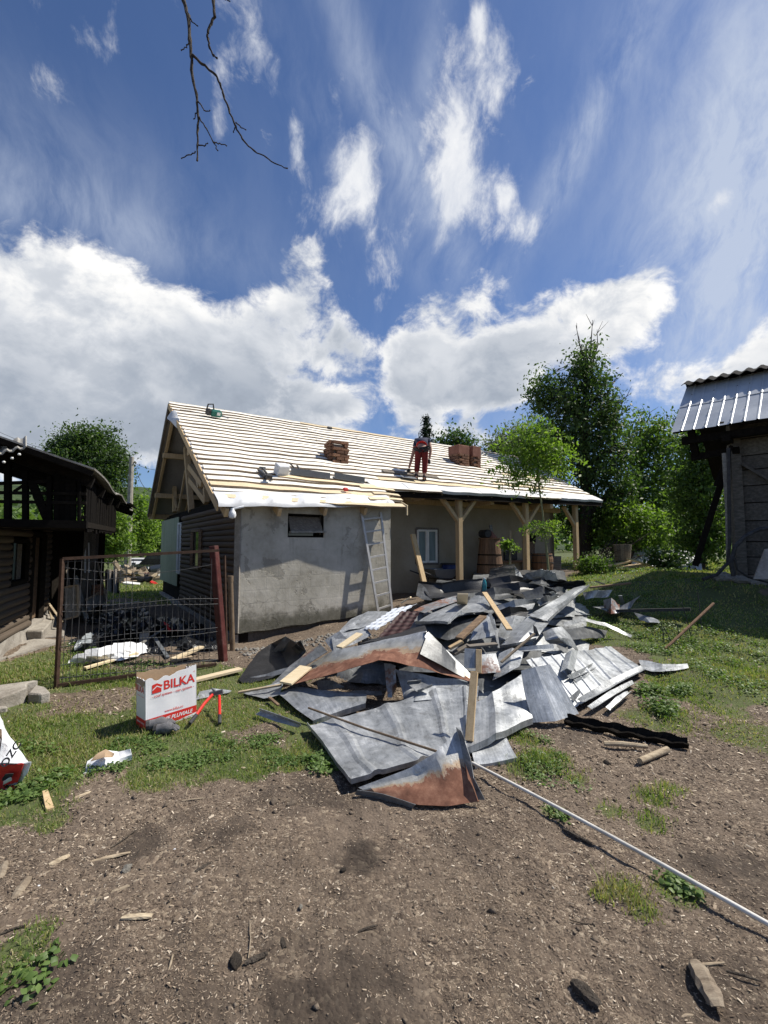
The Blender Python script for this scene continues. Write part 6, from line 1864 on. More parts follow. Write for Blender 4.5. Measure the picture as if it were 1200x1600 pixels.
    S('clear crumpled plastic sheet at the left of the black heap', [[(120, 1000, .10), (135, 988, .16), (150, 984, .14)], [(112, 1016, .02), (130, 1006, .08), (148, 1002, .06)]], mat='clear_plastic', nz=.05, crumple=.05, nx=30, ny=18, name='plastic_sheet', cat='plastic sheet')
    for i, (lab, x0, y0, x1, y1, h, dz) in enumerate((('black plastic heap behind the gate, left end', 110, 1005, 190, 985, 22, .14), ('black plastic heap in the middle behind the gate', 160, 985, 260, 972, 24, .20), ('black plastic folds nearest the house plinth', 240, 975, 320, 985, 26, .16),
                                                   ('black sheeting at the gate foot beside the red post', 250, 1000, 335, 1002, 20, .10), ('black plastic below the grey upright board', 200, 1008, 262, 1010, 18, .08), ('farthest black plastic by the low wall', 140, 968, 230, 955, 14, .08))):
        mx, my = (x0 + x1) / 2, (y0 + y1) / 2
        S(lab, [[(x0, y0 - h * .3, .02), (mx, my - h * .6, dz * 1.2), (x1, y1 - h * .3, dz * .6)], [(x0 - 4, y0 + h * .2, .03), (mx, my + h * .1, dz), (x1 + 4, y1 + h * .2, dz * .7)], [(x0 - 6, y0 + h * .6, .0), (mx, my + h * .8, .0), (x1 + 5, y1 + h * .7, .0)]],
          mat='black_plastic', nz=.08, crumple=.07, nx=44, ny=26, name='plastic_heap', cat='plastic sheet')
    S('red plastic rag on the black heap behind the gate', [[(255, 972, .20), (270, 978, .18), (290, 972, .2)], [(262, 985, .12), (276, 988, .12), (288, 984, .14)]], mat='hot_red', nz=.07, name='red_rag', cat='rag', nx=12, ny=6)
    a = ground(225, 1012, .03)
    m = MB().prism([at(217, 1012, a.y), at(230, 1010, a.y), at(231, 989, a.y + .1), at(218, 990, a.y + .1)], (0, .03, 0))
    one(m, 'board', 'concrete', 'short grey board propped upright on the black plastic', 'board', a)
    for lab, (x0, y0, z0), (x1, y1, z1), w, mat in (('long pale board on grass under the white plastic', (132, 1048, .03), (214, 1028, .06), .06, 'new_wood'), ('grey lath lying across the plastic', (215, 1018, .08), (256, 1000, .18), .03, 'grey_planks'),
                                               ('pale broken board behind the gate foot', (270, 1034, .03), (315, 1022, .10), .10, 'new_wood'), ('second pale board under the broken board', (268, 1036, .02), (300, 1030, .03), .08, 'chip_light'), ('dark grey bent lath by the plastic', (240, 1008, .12), (262, 1030, .02), .05, 'gutter_grey')):
        a, c = ground(x0, y0, z0), ground(x1, y1, z1)
        one(MB().beam(a, c, w, .022), 'board', mat, lab, 'board', a)
    # --- right-hand pieces
    a, c = ground(1040, 1016, .02), at(1115, 943, ground(1040, 1016).y + .35)
    one(MB().tube([a, a.lerp(c, .5), c], .02, 8), 'wooden_pole', 'vat_wood', 'brown wooden pole slanting up from the grass on the right', 'pole', a, smooth=True)
    a, c = ground(950, 966, .12), ground(1080, 975, .22)
    one(MB().beam(a, c, .05, .045), 'black_bar', 'dark_rubber', 'long black bar lying low above the grass on the right', 'bar', a)
    for lab, p0, p1 in (('black thin rod upright in the grass, nearest the pole foot', (1038, 1010), (1033, 973)), ('black thin rod leaning left, behind the pole foot', (1052, 1012), (1036, 978)), ('black thin rod crossing the middle of the pole', (1065, 1006), (1050, 955)), ('tallest black rod right of the pole middle', (1081, 1000), (1065, 942)), ('thin bent rod arching behind the pole', (1096, 985), (1090, 925))):
        a = ground(*p0); c = at(*p1, a.y + .05)
        one(MB().tube([a, a.lerp(c, .5) + Vector((.01, 0, 0)), c], .006, 6), 'thin_rod', 'dark_rubber', lab, 'rod', a)
    # dark gutter-shaped beam with light sticks
    a, c = ground(882, 1135, .06), ground(1076, 1172, .05)
    d = (c - a); sd = Vector((-d.y, d.x, 0)).normalized()
    P = []
    for r, (o, z) in enumerate(((.055, .075), (.03, .025), (-.02, .005), (-.05, .05))):
        P.append([a + d * (j / 24) + sd * (o + .005 * math.sin(j * .8 + r)) + Vector((0, 0, z - .05 + .01 * math.sin(j * 1.3 + r))) for j in range(25)])
    one(MB().grid(P, .012), 'gutter_board', 'dark_wood', 'long dark trough-shaped board on the soil right of the heap', 'board', a)
    a, c = ground(944, 1166, .02), ground(1012, 1172, .025)
    one(MB().tube([a, a.lerp(c, .4) + Vector((0, 0, .006)), c], [.018, .02, .015], 8), 'round_stick', 'twig_wood', 'pale round stick under the long dark trough board', 'stick', a, True)
    a, c = ground(1000, 1195, .025), ground(1043, 1178, .03)
    one(MB().tube([a, a.lerp(c, .6), c], [.022, .024, .024], 9), 'round_stick', 'twig_wood', 'thick short round stick below the trough board end', 'stick', a, True)
    # overhead branch
    def B(px, py, Y=2.45): return at(px, py, Y)
    k = 5.4545
    cv = lambda L, Y=2.45: [B(260 + x / k, y / k, Y) for x, y in L]
    br = thing('bare_branch', 'dark leafless branch hanging into the sky at the top', 'branch', B(285, -120, 2.3))
    def twig(L, r0, r1, nm, Y=2.45, parent=br):
        p = cv(L, Y)
        n = len(p)
        rs = [r0 + (r1 - r0) * i / (n - 1) for i in range(n)]
        m = MB()
        pts, rr = [], []
        for i in range(n - 1):
            for q in range(4):
                f = q / 4
                pts.append(p[i].lerp(p[i + 1], f) + Vector((RNG.normal() * .002, RNG.normal() * .002, RNG.normal() * .002)))
                rr.append((rs[i] + (rs[i + 1] - rs[i]) * f) * (1 + .25 * (q == 0)) * RNG.uniform(.9, 1.12))
        pts.append(p[-1]); rr.append(rs[-1] * 1.5)
        m.tube(pts, rr, 7)
        return m.build(nm, MAT['bark'], parent, smooth=True)
    main = twig([(90, -700), (120, -300), (145, 0), (185, 140), (200, 350), (215, 480), (215, 600), (250, 800), (268, 960), (270, 1100), (262, 1240), (262, 1370)], .012, .004, 'limb')
    twig([(222, 470), (300, 540), (420, 640), (460, 720), (490, 820), (530, 930), (590, 1080), (650, 1190), (750, 1290), (850, 1340), (920, 1390), (1035, 1435)], .007, .0025, 'side_shoot')
    twig([(395, -500), (400, 0), (410, 140), (380, 200), (350, 280), (352, 320), (370, 410), (400, 470), (430, 495)], .008, .004, 'side_shoot', 2.4)
    for L in ([(185, 130), (215, 180), (268, 222)], [(200, 350), (170, 400), (125, 430)], [(268, 865), (300, 900), (330, 950), (372, 938)], [(262, 960), (232, 1015)], [(280, 1005), (340, 1100), (400, 1210), (440, 1285)], [(400, 1215), (450, 1225), (515, 1245)],
              [(272, 1235), (320, 1240), (355, 1220)], [(250, 1295), (190, 1320), (125, 1352)], [(590, 1040), (630, 1080), (680, 1108)], [(590, 1090), (572, 1130)], [(500, 0), (545, 12)]):
        twig(L, .0035, .0025, 'spur')
build_tools()

# ================================================================== things under the porch and on the roof
def build_porch_things():
    rnd = random.Random(12)
    def P(px, py, Y): return at(px, py, Y)
    # blue barrel
    b = P(703, 915, 12.1)
    r_ = thing('blue_barrel', 'blue plastic barrel standing behind the first porch post', 'barrel', b)
    MB().lathe(b, [(.20, 0), (.225, .02), (.225, .18), (.235, .2), (.235, .23), (.225, .25), (.225, .48), (.21, .52), (.2, .55)], 20).build('body', MAT['blue_barrel'], r_, smooth=True)
    MB().lathe(b + Vector((0, 0, .55)), [(.235, 0), (.235, .03), (.1, .035)], 18).build('lid', MAT['dark_rubber'], r_)
    # wheelbarrow tray
    w = P(690, 917, 11.6)
    wb = thing('wheelbarrow', 'grey wheelbarrow parked under the porch window', 'wheelbarrow', w)
    c = lambda x, y, z: w + ha * x + hb * y + Vector((0, 0, z))
    tray = [[c(-.45, -.27, .46), c(.45, -.27, .44), c(.45, .27, .44), c(-.45, .27, .46), c(-.45, -.27, .46)], [c(-.3, -.18, .24), c(.2, -.18, .22), c(.2, .18, .22), c(-.3, .18, .24), c(-.3, -.18, .24)]]
    m = MB().grid(tray, .006); m.add(tray[1][:4], [(0, 1, 2, 3)])
    m.build('tray', MAT['gutter_grey'], wb)
    for s in (-.2, .2):
        MB().tube([c(.5, s * .3, .14), c(-.2, s, .22), c(-.8, s * 1.2, .42)], .018, 8).build('handle', MAT['dark_rubber'], wb)
        MB().tube([c(-.25, s, .23), c(-.3, s, 0)], .016, 8).build('leg', MAT['dark_rubber'], wb)
    MB().lathe(c(.5, 0, .17), [(.10, -.03), (.17, -.035), (.17, .035), (.10, .03)], 16, Matrix.Rotation(R(90), 3, 'X') @ Matrix.Rotation(R(0), 3, 'Z')).build('wheel', MAT['dark_rubber'], wb)
    # leaning plank
    a, e = P(663, 912, 10.7), P(645, 835, 11.0)
    one(MB().beam(a, e, .13, .05), 'plank', 'post_wood', 'long brown plank leaning against the porch wall by the window', 'plank', a)
    # tapered wooden vat
    v0 = P(766, 918, 12.5)
    vt = thing('wooden_vat', 'tall tapered wooden vat with clutter on its lid under the porch', 'vat', v0)
    r0, r1, H = .40, .265, 1.30
    for k in range(20):
        a0, a1 = 2 * math.pi * k / 20, 2 * math.pi * (k + .96) / 20
        m = MB()
        vs = [(r0, a0, 0), (r0, a1, 0), (r1, a1, H), (r1, a0, H), (r0 - .03, a0, 0), (r0 - .03, a1, 0), (r1 - .03, a1, H), (r1 - .03, a0, H)]
        m.add([v0 + Vector((r * math.cos(a), r * math.sin(a), z)) for r, a, z in vs], [(0, 1, 2, 3), (5, 4, 7, 6), (1, 5, 6, 2), (4, 0, 3, 7), (3, 2, 6, 7), (4, 5, 1, 0)])
        m.build('stave', MAT['vat_wood'], vt)
    for z in (.28, .62, .88):
        r = r0 + (r1 - r0) * z / H
        MB().lathe(v0 + Vector((0, 0, z)), [(r + .004, -.016), (r + .010, -.016), (r + .006, .016), (r + .002, .016)], 24, caps=False).build('hoop', MAT['dark_wood'], vt)
    MB().lathe(v0 + Vector((0, 0, H)), [(.29, 0), (.30, .03), (.05, .032)], 20).build('lid', MAT['vat_wood'], vt)
    T = v0 + Vector((0, 0, H + .032))
    c2 = T + ha * -.18 + Vector((0, 0, .11))
    m = MB().tube([c2 - hb * .18 - ha * .06, c2 + hb * .15 + ha * .05], .11, 16, caps=False)
    m.tube([c2 - hb * .18 - ha * .06, c2 + hb * .15 + ha * .05], .095, 16)
    one(m, 'pipe_elbow', 'dark_rubber', 'black pipe length lying on the vat lid', 'pipe', c2)
    one(MB().lathe(T + ha * .03, [(.20, 0), (.18, .03), (.04, .19), (.02, .2)], 14), 'cowl', 'red_render', 'rust-red cone cowl on the vat lid', 'cowl', T)
    a = T + ha * .16 + hb * .05
    one(MB().beam(a, a + Vector((-.04, 0, .36)), .10, .03, up=hb), 'board', 'grey_planks', 'short grey board upright on the vat lid', 'board', a)
    # barrel, boxes, bench farther along
    v1 = P(848, 896, 14.0)
    bt = thing('wooden_barrel', 'dark wooden barrel near the far end of the porch', 'barrel', v1)
    for k in range(16):
        a0, a1 = 2 * math.pi * k / 16, 2 * math.pi * (k + .95) / 16
        P_ = []
        for z, r in ((0, .27), (.22, .305), (.44, .31), (.60, .28)):
            P_.append([v1 + Vector((r * math.cos(a), r * math.sin(a), z)) for a in (a0, a1)])
        MB().grid(P_, .02).build('stave', MAT['vat_wood'], bt)
    for z, r in ((.08, .29), (.33, .312), (.55, .292)):
        MB().lathe(v1 + Vector((0, 0, z)), [(r, -.015), (r + .008, -.015), (r + .008, .015), (r, .015)], 20, caps=False).build('hoop', MAT['dark_rubber'], bt)
    MB().lathe(v1 + Vector((0, 0, .57)), [(.28, 0), (.28, .02)], 16).build('lid', MAT['vat_wood'], bt)
    b0 = P(800, 900, 13.6)
    sh = thing('work_bench', 'dark bench with stored boxes at the porch back wall', 'bench', b0)
    q = lambda x, y, z: b0 + ha * x + hb * y + Vector((0, 0, z))
    MB().box(q(0, .25, .42), (1.3, .5, .05), Matrix.Rotation(math.atan2(ha.y, ha.x), 3, 'Z')).build('top', MAT['vat_wood'], sh)
    for x in (-.58, .58):
        for y in (.05, .45):
            MB().beam(q(x, y, 0), q(x, y, .4), .06, .06).build('leg', MAT['old_wood'], sh)
    for lab, x, z, sx, sz, mat in (('black crate on the porch bench', .10, .46, .55, .24, 'dark_rubber'), ('brown wooden box above the far barrel', .95, .62, .5, .35, 'stained_board'), ('dark tool case on top of the brown box', .98, .98, .55, .26, 'dark_wood')):
        Rz = Matrix.Rotation(math.atan2(ha.y, ha.x), 3, 'Z')
        c0 = q(x, .3, z)
        t = thing('storage_box', lab, 'box', c0)
        MB().box(c0 + Vector((0, 0, sz / 2)), (sx, .4, sz), Rz).build('body', MAT[mat], t, bevel=.01)
        MB().box(c0 + Vector((0, 0, sz + .012)), (sx + .03, .43, .03), Rz).build('lid', MAT[mat], t)
    a = P(868, 900, 14.4)
    one(MB().prism([P(864, 898, 14.2), P(877, 898, 14.2), P(877, 869, 14.4), P(864, 869, 14.4)], (0, .04, 0)), 'panel', 'old_wood', 'grey panel standing right of the far barrel', 'panel', a)
    S('crumpled clear plastic in front of the second porch post', [[(822, 894, .10), (845, 888, .16), (868, 894, .12)], [(818, 904, .04), (845, 902, .08), (875, 906, .06)]], mat='clear_plastic', nz=.05, crumple=.05, nx=30, ny=18, name='plastic_sheet', cat='plastic sheet')
    # junk under the trees
    def jb(lab, p0, p1, w, mat, Y, nm='board', th=.05):
        a, c = P(*p0, Y), P(*p1, Y + .2)
        one(MB().beam(a, c, w, th), nm, mat, lab, nm, a)
    jb('long pale board on the grass under the trees', (942, 886), (985, 877), .10, 'new_wood', 15.5)
    jb('tan board pile top under the trees', (968, 887), (1010, 882), .34, 'chip_light', 15.6, th=.10)
    jb('pale board slanting over the tan board', (981, 873), (1008, 881), .12, 'new_wood', 15.4)
    jb('thin pole slanting left of the crate under the trees', (921, 866), (954, 881), .05, 'twig_wood', 15.2, 'pole')
    c0 = P(973, 876, 15.9)
    bk = thing('wooden_tub', 'brown slatted tub under the trees behind the boards', 'tub', c0)
    for k in range(14):
        a0, a1 = 2 * math.pi * k / 14, 2 * math.pi * (k + .94) / 14
        MB().grid([[c0 + Vector((r * math.cos(a), r * math.sin(a), z)) for a in (a0, a1)] for z, r in ((0, .24), (.55, .29))], .02).build('stave', MAT['old_wood'], bk)
    m = MB()
    for k in range(40):
        a = P(rnd.uniform(925, 985), rnd.uniform(855, 880), rnd.uniform(15.8, 16.6)); a.z = max(a.z, gzf(a.x, a.y))
        d = Vector((rnd.uniform(.2, 1), rnd.uniform(-.3, .3), rnd.uniform(.1, .7))) * rnd.uniform(.6, 1.2)
        m.tube([a, a + d * .5 + Vector((0, 0, .05)), a + d], [.02, .015, .008], 5)
    tag(m.build('brushwood', MAT['bark'], loc=P(950, 878, 16)), 'heap of cut brushwood beside the tub under the trees', 'brushwood', kind='stuff')
    def tarp(label, rows):
        S(label, [[P(x, y, Y) for x, y, Y in r] for r in rows], mat='white_plastic', nz=.10, crumple=.14, name='tarpaulin', cat='tarpaulin', nx=44, ny=24)
    tarp('white tarpaulin mound under the trees', [[(990, 864, 17.2), (1015, 850, 17.3), (1032, 856, 17.2)], [(988, 870, 16.6), (1015, 862, 16.8), (1036, 868, 16.6)], [(986, 880, 15.9), (1015, 880, 15.9), (1042, 884, 15.8)]])
    tarp('white rubble-covered tarpaulin between the tub and the barn', [[(1044, 862, 16.0), (1065, 856, 16.2), (1086, 864, 15.6)], [(1042, 872, 15.4), (1065, 870, 15.4), (1090, 875, 14.8)], [(1040, 886, 14.6), (1066, 888, 14.6), (1098, 890, 13.8)]])

    # --- on the roof
    def rp(px, py, lift=.045):
        q = onplane(px, py, roofpt(0, 1, 0) + NROOF * lift, NROOF)
        return q
    b = rp(333, 651, .05)
    cs = thing('chainsaw', 'small green and black power saw lying near the ridge', 'saw', b)
    q = lambda x, y, z: b + ha * x + hb * (y * .87) + NROOF * z + Vector((0, 0, y * .5))
    ax = Matrix((ha, (NROOF.cross(ha)), NROOF)).transposed()
    MB().box(q(.05, 0, .09), (.26, .15, .16), ax).build('body', MAT['green_tool'], cs, bevel=.03)
    MB().box(q(-.12, 0, .10), (.12, .14, .15), ax).build('motor', MAT['dark_rubber'], cs, bevel=.02)
    MB().box(q(.10, -.08, .10), (.08, .01, .07), ax).build('label', MAT['white_paint'], cs)
    MB().tube([q(-.17, 0, .15), q(-.15, 0, .28), q(-.04, 0, .30), q(-.01, 0, .18)], .018, 8).build('handle', MAT['dark_rubber'], cs)
    MB().beam(q(.16, 0, .06), q(.36, 0, .02), .05, .02).build('blade_guard', MAT['gutter_grey'], cs)
    MB().tube([q(-.2, 0, .03), q(-.5, .02, .05), q(-.75, 0, .05)], .006, 6).build('cable', MAT['dark_rubber'], cs)
    b = rp(440, 742, .05)
    one(MB().box(b + Vector((0, 0, .10)), (.23, .20, .21), ax.copy() @ Matrix.Rotation(.1, 3, 'Z')), 'bucket_bag', 'membrane', 'white square paper bag set on the battens', 'bag', b, bevel=.012)
    for lab, x0, y0, x1, y1 in (('longer dark grey gutter length lying on the battens', 455, 741, 516, 749), ('shorter dark grey gutter length lying on the battens', 523, 748, 570, 755)):
        a, c = rp(x0, y0, .05), rp(x1, y1, .05)
        m = MB().prism([a, c, c + Vector((0, 0, .13)), a + Vector((0, 0, .13))], hb * .02)
        m.prism([a, c, c + hb * .1 + Vector((0, 0, .055)), a + hb * .1 + Vector((0, 0, .055))], NROOF * .01)
        one(m, 'gutter_length', 'gutter_grey', lab, 'gutter', a)
    for lab, x0, y0, x1, y1 in (('left of two dark rods standing behind the gutter', 465, 736, 453, 724), ('right of two dark rods standing behind the gutter', 470, 736, 464, 727)):
        a, c = rp(x0, y0, .05), rp(x1, y1, .10)
        one(MB().beam(a, c, .03, .02), 'rod', 'dark_rubber', lab, 'rod', a)
    a, c = rp(410, 731, .06), rp(425, 750, .06)
    h = thing('hammer', 'dark hammer lying across the battens beside the paper bag', 'hammer', a)
    MB().beam(a, c, .025, .03).build('handle', MAT['dark_rubber'], h)
    MB().beam(a - ha * .06, a + ha * .06, .035, .04).build('head', MAT['gutter_grey'], h)
    a, c = rp(403, 734, .06), rp(416, 746, .06)
    h = thing('cordless_drill', 'dark drill with battery on the battens left of the hammer', 'drill', a)
    MB().tube([a, a.lerp(c, .4), c], [.015, .04, .045], 8).build('body', MAT['dark_rubber'], h)
    MB().beam(c, c - hb * .14, .035, .045).build('grip', MAT['gutter_grey'], h)
    MB().box(c - hb * .15, (.10, .07, .06), ax).build('battery', MAT['dark_rubber'], h)
    a = rp(540, 767, .06)
    h = thing('tape_measure', 'small red tape measure on the lower battens', 'tape measure', a)
    MB().box(a + Vector((0, 0, .03)), (.10, .07, .06), ax).build('case', MAT['hot_red'], h, bevel=.015)
    MB().beam(a, a + ha * .14 - hb * .04, .02, .012).build('tape', MAT['gutter_grey'], h)
    a = rp(515, 671, .06)
    one(MB().box(a + Vector((0, 0, .04)), (.16, .07, .07), ax), 'tool_pouch', 'dark_rubber', 'small dark pouch just below the ridge behind the brick chimney', 'pouch', a, bevel=.02)
    a, c = rp(598, 736, .05), rp(684, 746, .05)
    one(MB().beam(a, c, .13, .03, up=NROOF), 'dark_board', 'old_wood', 'dark grey board lying under the roofer, across the battens', 'board', a)
    a, c = rp(627, 744, .09), rp(650, 747, .09)
    one(MB().beam(a, c, .15, .006, up=NROOF), 'sheet_offcut', 'gutter_grey', 'grey metal offcut under the left hand of the roofer', 'offcut', a)
    # ladder
    wall_n = (ha * 0.05 - hb).normalized()
    A0 = onplane(592, 953, HA + ha * 0 + wall_n * .26, wall_n); A1 = onplane(613, 946, HA + wall_n * .26, wall_n)
    T0 = onplane(565, 803, HA + wall_n * .05, wall_n); T1 = onplane(596, 800, HA + wall_n * .05, wall_n)
    A1 = A0 + (A1 - A0) * 1.0
    ld = thing('ladder', 'aluminium ladder leaning against the grey rendered wall', 'ladder', A0)
    A0.z -= .12; A1.z -= .12
    T1 = T1 + (A1 - A0 - (T1 - T0)) * .15
    for a, c in ((A0, T0), (A1, T1)):
        MB().beam(a, c, .045, .03, up=wall_n).build('stile', MAT['ladder_metal'], ld)
        MB().beam(a, a + (c - a) * .02, .04, .08, up=wall_n).build('foot', MAT['dark_rubber'], ld)
    for k in range(8):
        f = (k + .55) / 8.0
        MB().beam(A0.lerp(T0, f), A1.lerp(T1, f), .028, .03).build('rung', MAT['aluminium'], ld)
build_porch_things()

# ================================================================== the roofer
def skin(name, pts, edges, radii, mat, parent, sub=2, root=0):
    me = bpy.data.meshes.new('tmp')
    me.from_pydata([Vector(p) for p in pts], edges, [])
    o = bpy.data.objects.new('tmp', me)
    COL.objects.link(o)
    o.modifiers.new('s', 'SKIN')
    sv = me.skin_vertices[0].data
    for i, r in enumerate(radii):
        sv[i].radius = (r, r) if not hasattr(r, '__len__') else r
        sv[i].use_root = (i == root)
    m = o.modifiers.new('d', 'SUBSURF'); m.levels = sub; m.render_levels = sub
    bpy.context.view_layer.update()
    nm = bpy.data.meshes.new_from_object(o.evaluated_get(bpy.context.evaluated_depsgraph_get()))
    bpy.data.objects.remove(o)
    nm.name = name
    nm.materials.clear(); nm.materials.append(MAT[mat])
    nm.transform(Matrix.Translation(-wloc(parent)))
    nm.polygons.foreach_set('use_smooth', [True] * len(nm.polygons))
    return link(bpy.data.objects.new(name, nm), parent)
def build_roofer():
    F0 = onplane(657, 749, roofpt(0, 1, 0) + NROOF * .05, NROOF)
    Y = F0.y
    p = thing('person', 'roofer in red trousers bending over on the battens', 'person', F0)
    A = lambda px, py, dy=0: at(px, py, Y + dy)
    J = dict(pelvis=A(658.5, 698, .02), waist=A(659.5, 691.5, .14), chest=A(660, 688, .38), neck=A(661, 693, .60), head=A(662, 702, .68),
             lh=A(654, 703, .0), lk=A(652.5, 723, .04), la=A(650.5, 742, -.02), lt=A(650.5, 745.5, .16), lheel=A(650.3, 747, -.05),
             rh=A(663.5, 703, .0), rk=A(664, 724, .06), ra=A(663, 744, .0), rt=A(664, 747, .18), rheel=A(662.8, 749, -.03),
             ls=A(650.5, 690, .42), le=A(644.5, 712, .40), lw=A(639, 732, .34), rs=A(669.5, 689, .42), re=A(673, 703, .34), rw=A(671, 717, .30))
    # whole body in skin, one continuous surface
    names = list(J)
    idx = {k: i for i, k in enumerate(names)}
    ed = [('pelvis', 'waist'), ('waist', 'chest'), ('chest', 'neck'), ('neck', 'head'), ('pelvis', 'lh'), ('lh', 'lk'), ('lk', 'la'), ('la', 'lt'), ('la', 'lheel'), ('pelvis', 'rh'), ('rh', 'rk'), ('rk', 'ra'), ('ra', 'rt'), ('ra', 'rheel'),
          ('chest', 'ls'), ('ls', 'le'), ('le', 'lw'), ('chest', 'rs'), ('rs', 're'), ('re', 'rw')]
    rad = dict(pelvis=.10, waist=.09, chest=.10, neck=.055, head=.10, lh=.085, lk=.055, la=.038, lt=.03, lheel=.032, rh=.085, rk=.055, ra=.038, rt=.03, rheel=.032, ls=.06, le=.042, lw=.03, rs=.06, re=.042, rw=.03)
    skin('body', [J[k] for k in names], [(idx[a], idx[b]) for a, b in ed], [rad[k] for k in names], 'skin', p)
    # hands with separate fingers
    for w, e, s in (('lw', 'le', 1), ('rw', 're', -1)):
        d = (J[w] - J[e]).normalized()
        sd = d.cross(Vector((0, 1, 0))).normalized()
        pts, edg, rr = [J[w], J[w] + d * .05], [(0, 1)], [.028, .034]
        for k in range(4):
            b_ = J[w] + d * .085 + sd * (.026 * (k - 1.5) * .8)
            L = (.055, .068, .065, .05)[k]
            i = len(pts)
            pts += [b_, b_ + d * L * .6 + Vector((0, .012, 0)), b_ + d * L + Vector((0, .035, 0))]
            edg += [(1, i), (i, i + 1), (i + 1, i + 2)]
            rr += [.011, .010, .008]
        i = len(pts)
        t = J[w] + d * .04 + sd * (.04 * s)
        pts += [t, t + d * .04 + sd * (.02 * s)]
        edg += [(1, i), (i, i + 1)]
        rr += [.012, .010]
        skin('work_glove', pts, edg, rr, 'work_black', p, 1)
    G = lambda a, b, f: J[a].lerp(J[b], f)
    # clothing
    pts = [J['pelvis'], J['lh'], G('lh', 'lk', .5), J['lk'], G('lk', 'la', .85), J['rh'], G('rh', 'rk', .5), J['rk'], G('rk', 'ra', .85)]
    skin('trousers', pts, [(0, 1), (1, 2), (2, 3), (3, 4), (0, 5), (5, 6), (6, 7), (7, 8)], [.13, .105, .09, .075, .07, .105, .09, .075, .07], 'work_red', p)
    pts = [G('pelvis', 'waist', .1), J['lh'], G('lh', 'lk', .38), J['rh'], G('rh', 'rk', .38)]
    skin('dark_seat_panel', pts, [(0, 1), (1, 2), (0, 3), (3, 4)], [.145, .118, .10, .118, .10], 'work_black', p)
    pts = [G('pelvis', 'waist', .05), G('waist', 'chest', .1), J['chest'], G('chest', 'neck', .7), J['ls'], G('ls', 'le', .42), J['rs'], G('rs', 're', .42)]
    skin('shirt', pts, [(0, 1), (1, 2), (2, 3), (2, 4), (4, 5), (2, 6), (6, 7)], [.150, .160, .170, .10, .075, .065, .075, .065], 'work_navy', p)
    skin('belt', [G('pelvis', 'waist', .25), G('pelvis', 'waist', .45)], [(0, 1)], [.156, .156], 'tool_red', p, 2)
    skin('hair', [J['head'] + Vector((0, .02, .02)), J['head'] + Vector((0, .06, -.03))], [(0, 1)], [.105, .09], 'hair_dark', p, 2)
    for s in ('l', 'r'):
        skin('boot', [J[s + 'heel'] + Vector((0, -.01, .0)), J[s + 'a'] + Vector((0, 0, .02)), J[s + 't']], [(0, 1), (0, 2)], [.045, .05, .042], 'work_black', p, 2)
build_roofer()
# ================================================================== trees and undergrowth
def rnd_dir(n):
    v = RNG.normal(size=(n, 3))
    return v / np.linalg.norm(v, axis=1)[:, None]
def leaf_mesh(C, size, droop=.3, ratio=.5, up=.4):
    """diamond leaves folded along the midrib at centres C"""
    n = len(C)
    d = rnd_dir(n)
    d[:, 2] -= droop
    d /= np.linalg.norm(d, axis=1)[:, None]
    u = rnd_dir(n); u[:, 2] = np.abs(u[:, 2]) + up
    s = np.cross(d, u); s /= np.linalg.norm(s, axis=1)[:, None] + 1e-9
    nn = np.cross(s, d)
    L = (size * RNG.lognormal(-.04, .32, n).clip(.45, 1.8))[:, None]
    w = L * ratio * .5
    a = C - d * L * .5
    b = C + s * w - nn * w * .25 - d * L * .05
    c = C + d * L * .5 - nn * L * .08
    e = C - s * w - nn * w * .25 - d * L * .05
    V = np.stack([a, b, c, e], 1).reshape(-1, 3)
    i = np.arange(n)[:, None] * 4
    F = np.concatenate([i + [0, 1, 2], i + [0, 2, 3]], 0)
    return V, F
def crown_points(blobs, ncl, per, spread, shell=.55):
    """clusters of leaves inside ellipsoids (centre, radii, weight)"""
    wts = np.array([b[2] for b in blobs], float); wts /= wts.sum()
    ids = RNG.choice(len(blobs), ncl, p=wts)
    cen = np.array([b[0] for b in blobs])[ids]; rad = np.array([b[1] for b in blobs])[ids]
    r = RNG.uniform(shell ** 3, 1.0, ncl) ** (1 / 3) * RNG.uniform(.8, 1.12, ncl)
    tips = cen + rnd_dir(ncl) * rad * r[:, None]
    k = RNG.poisson(per, ncl).clip(3)
    C = np.repeat(tips, k, 0) + RNG.normal(size=(k.sum(), 3)) * spread * np.repeat(RNG.uniform(.6, 1.3, ncl), k)[:, None]
    return tips, C
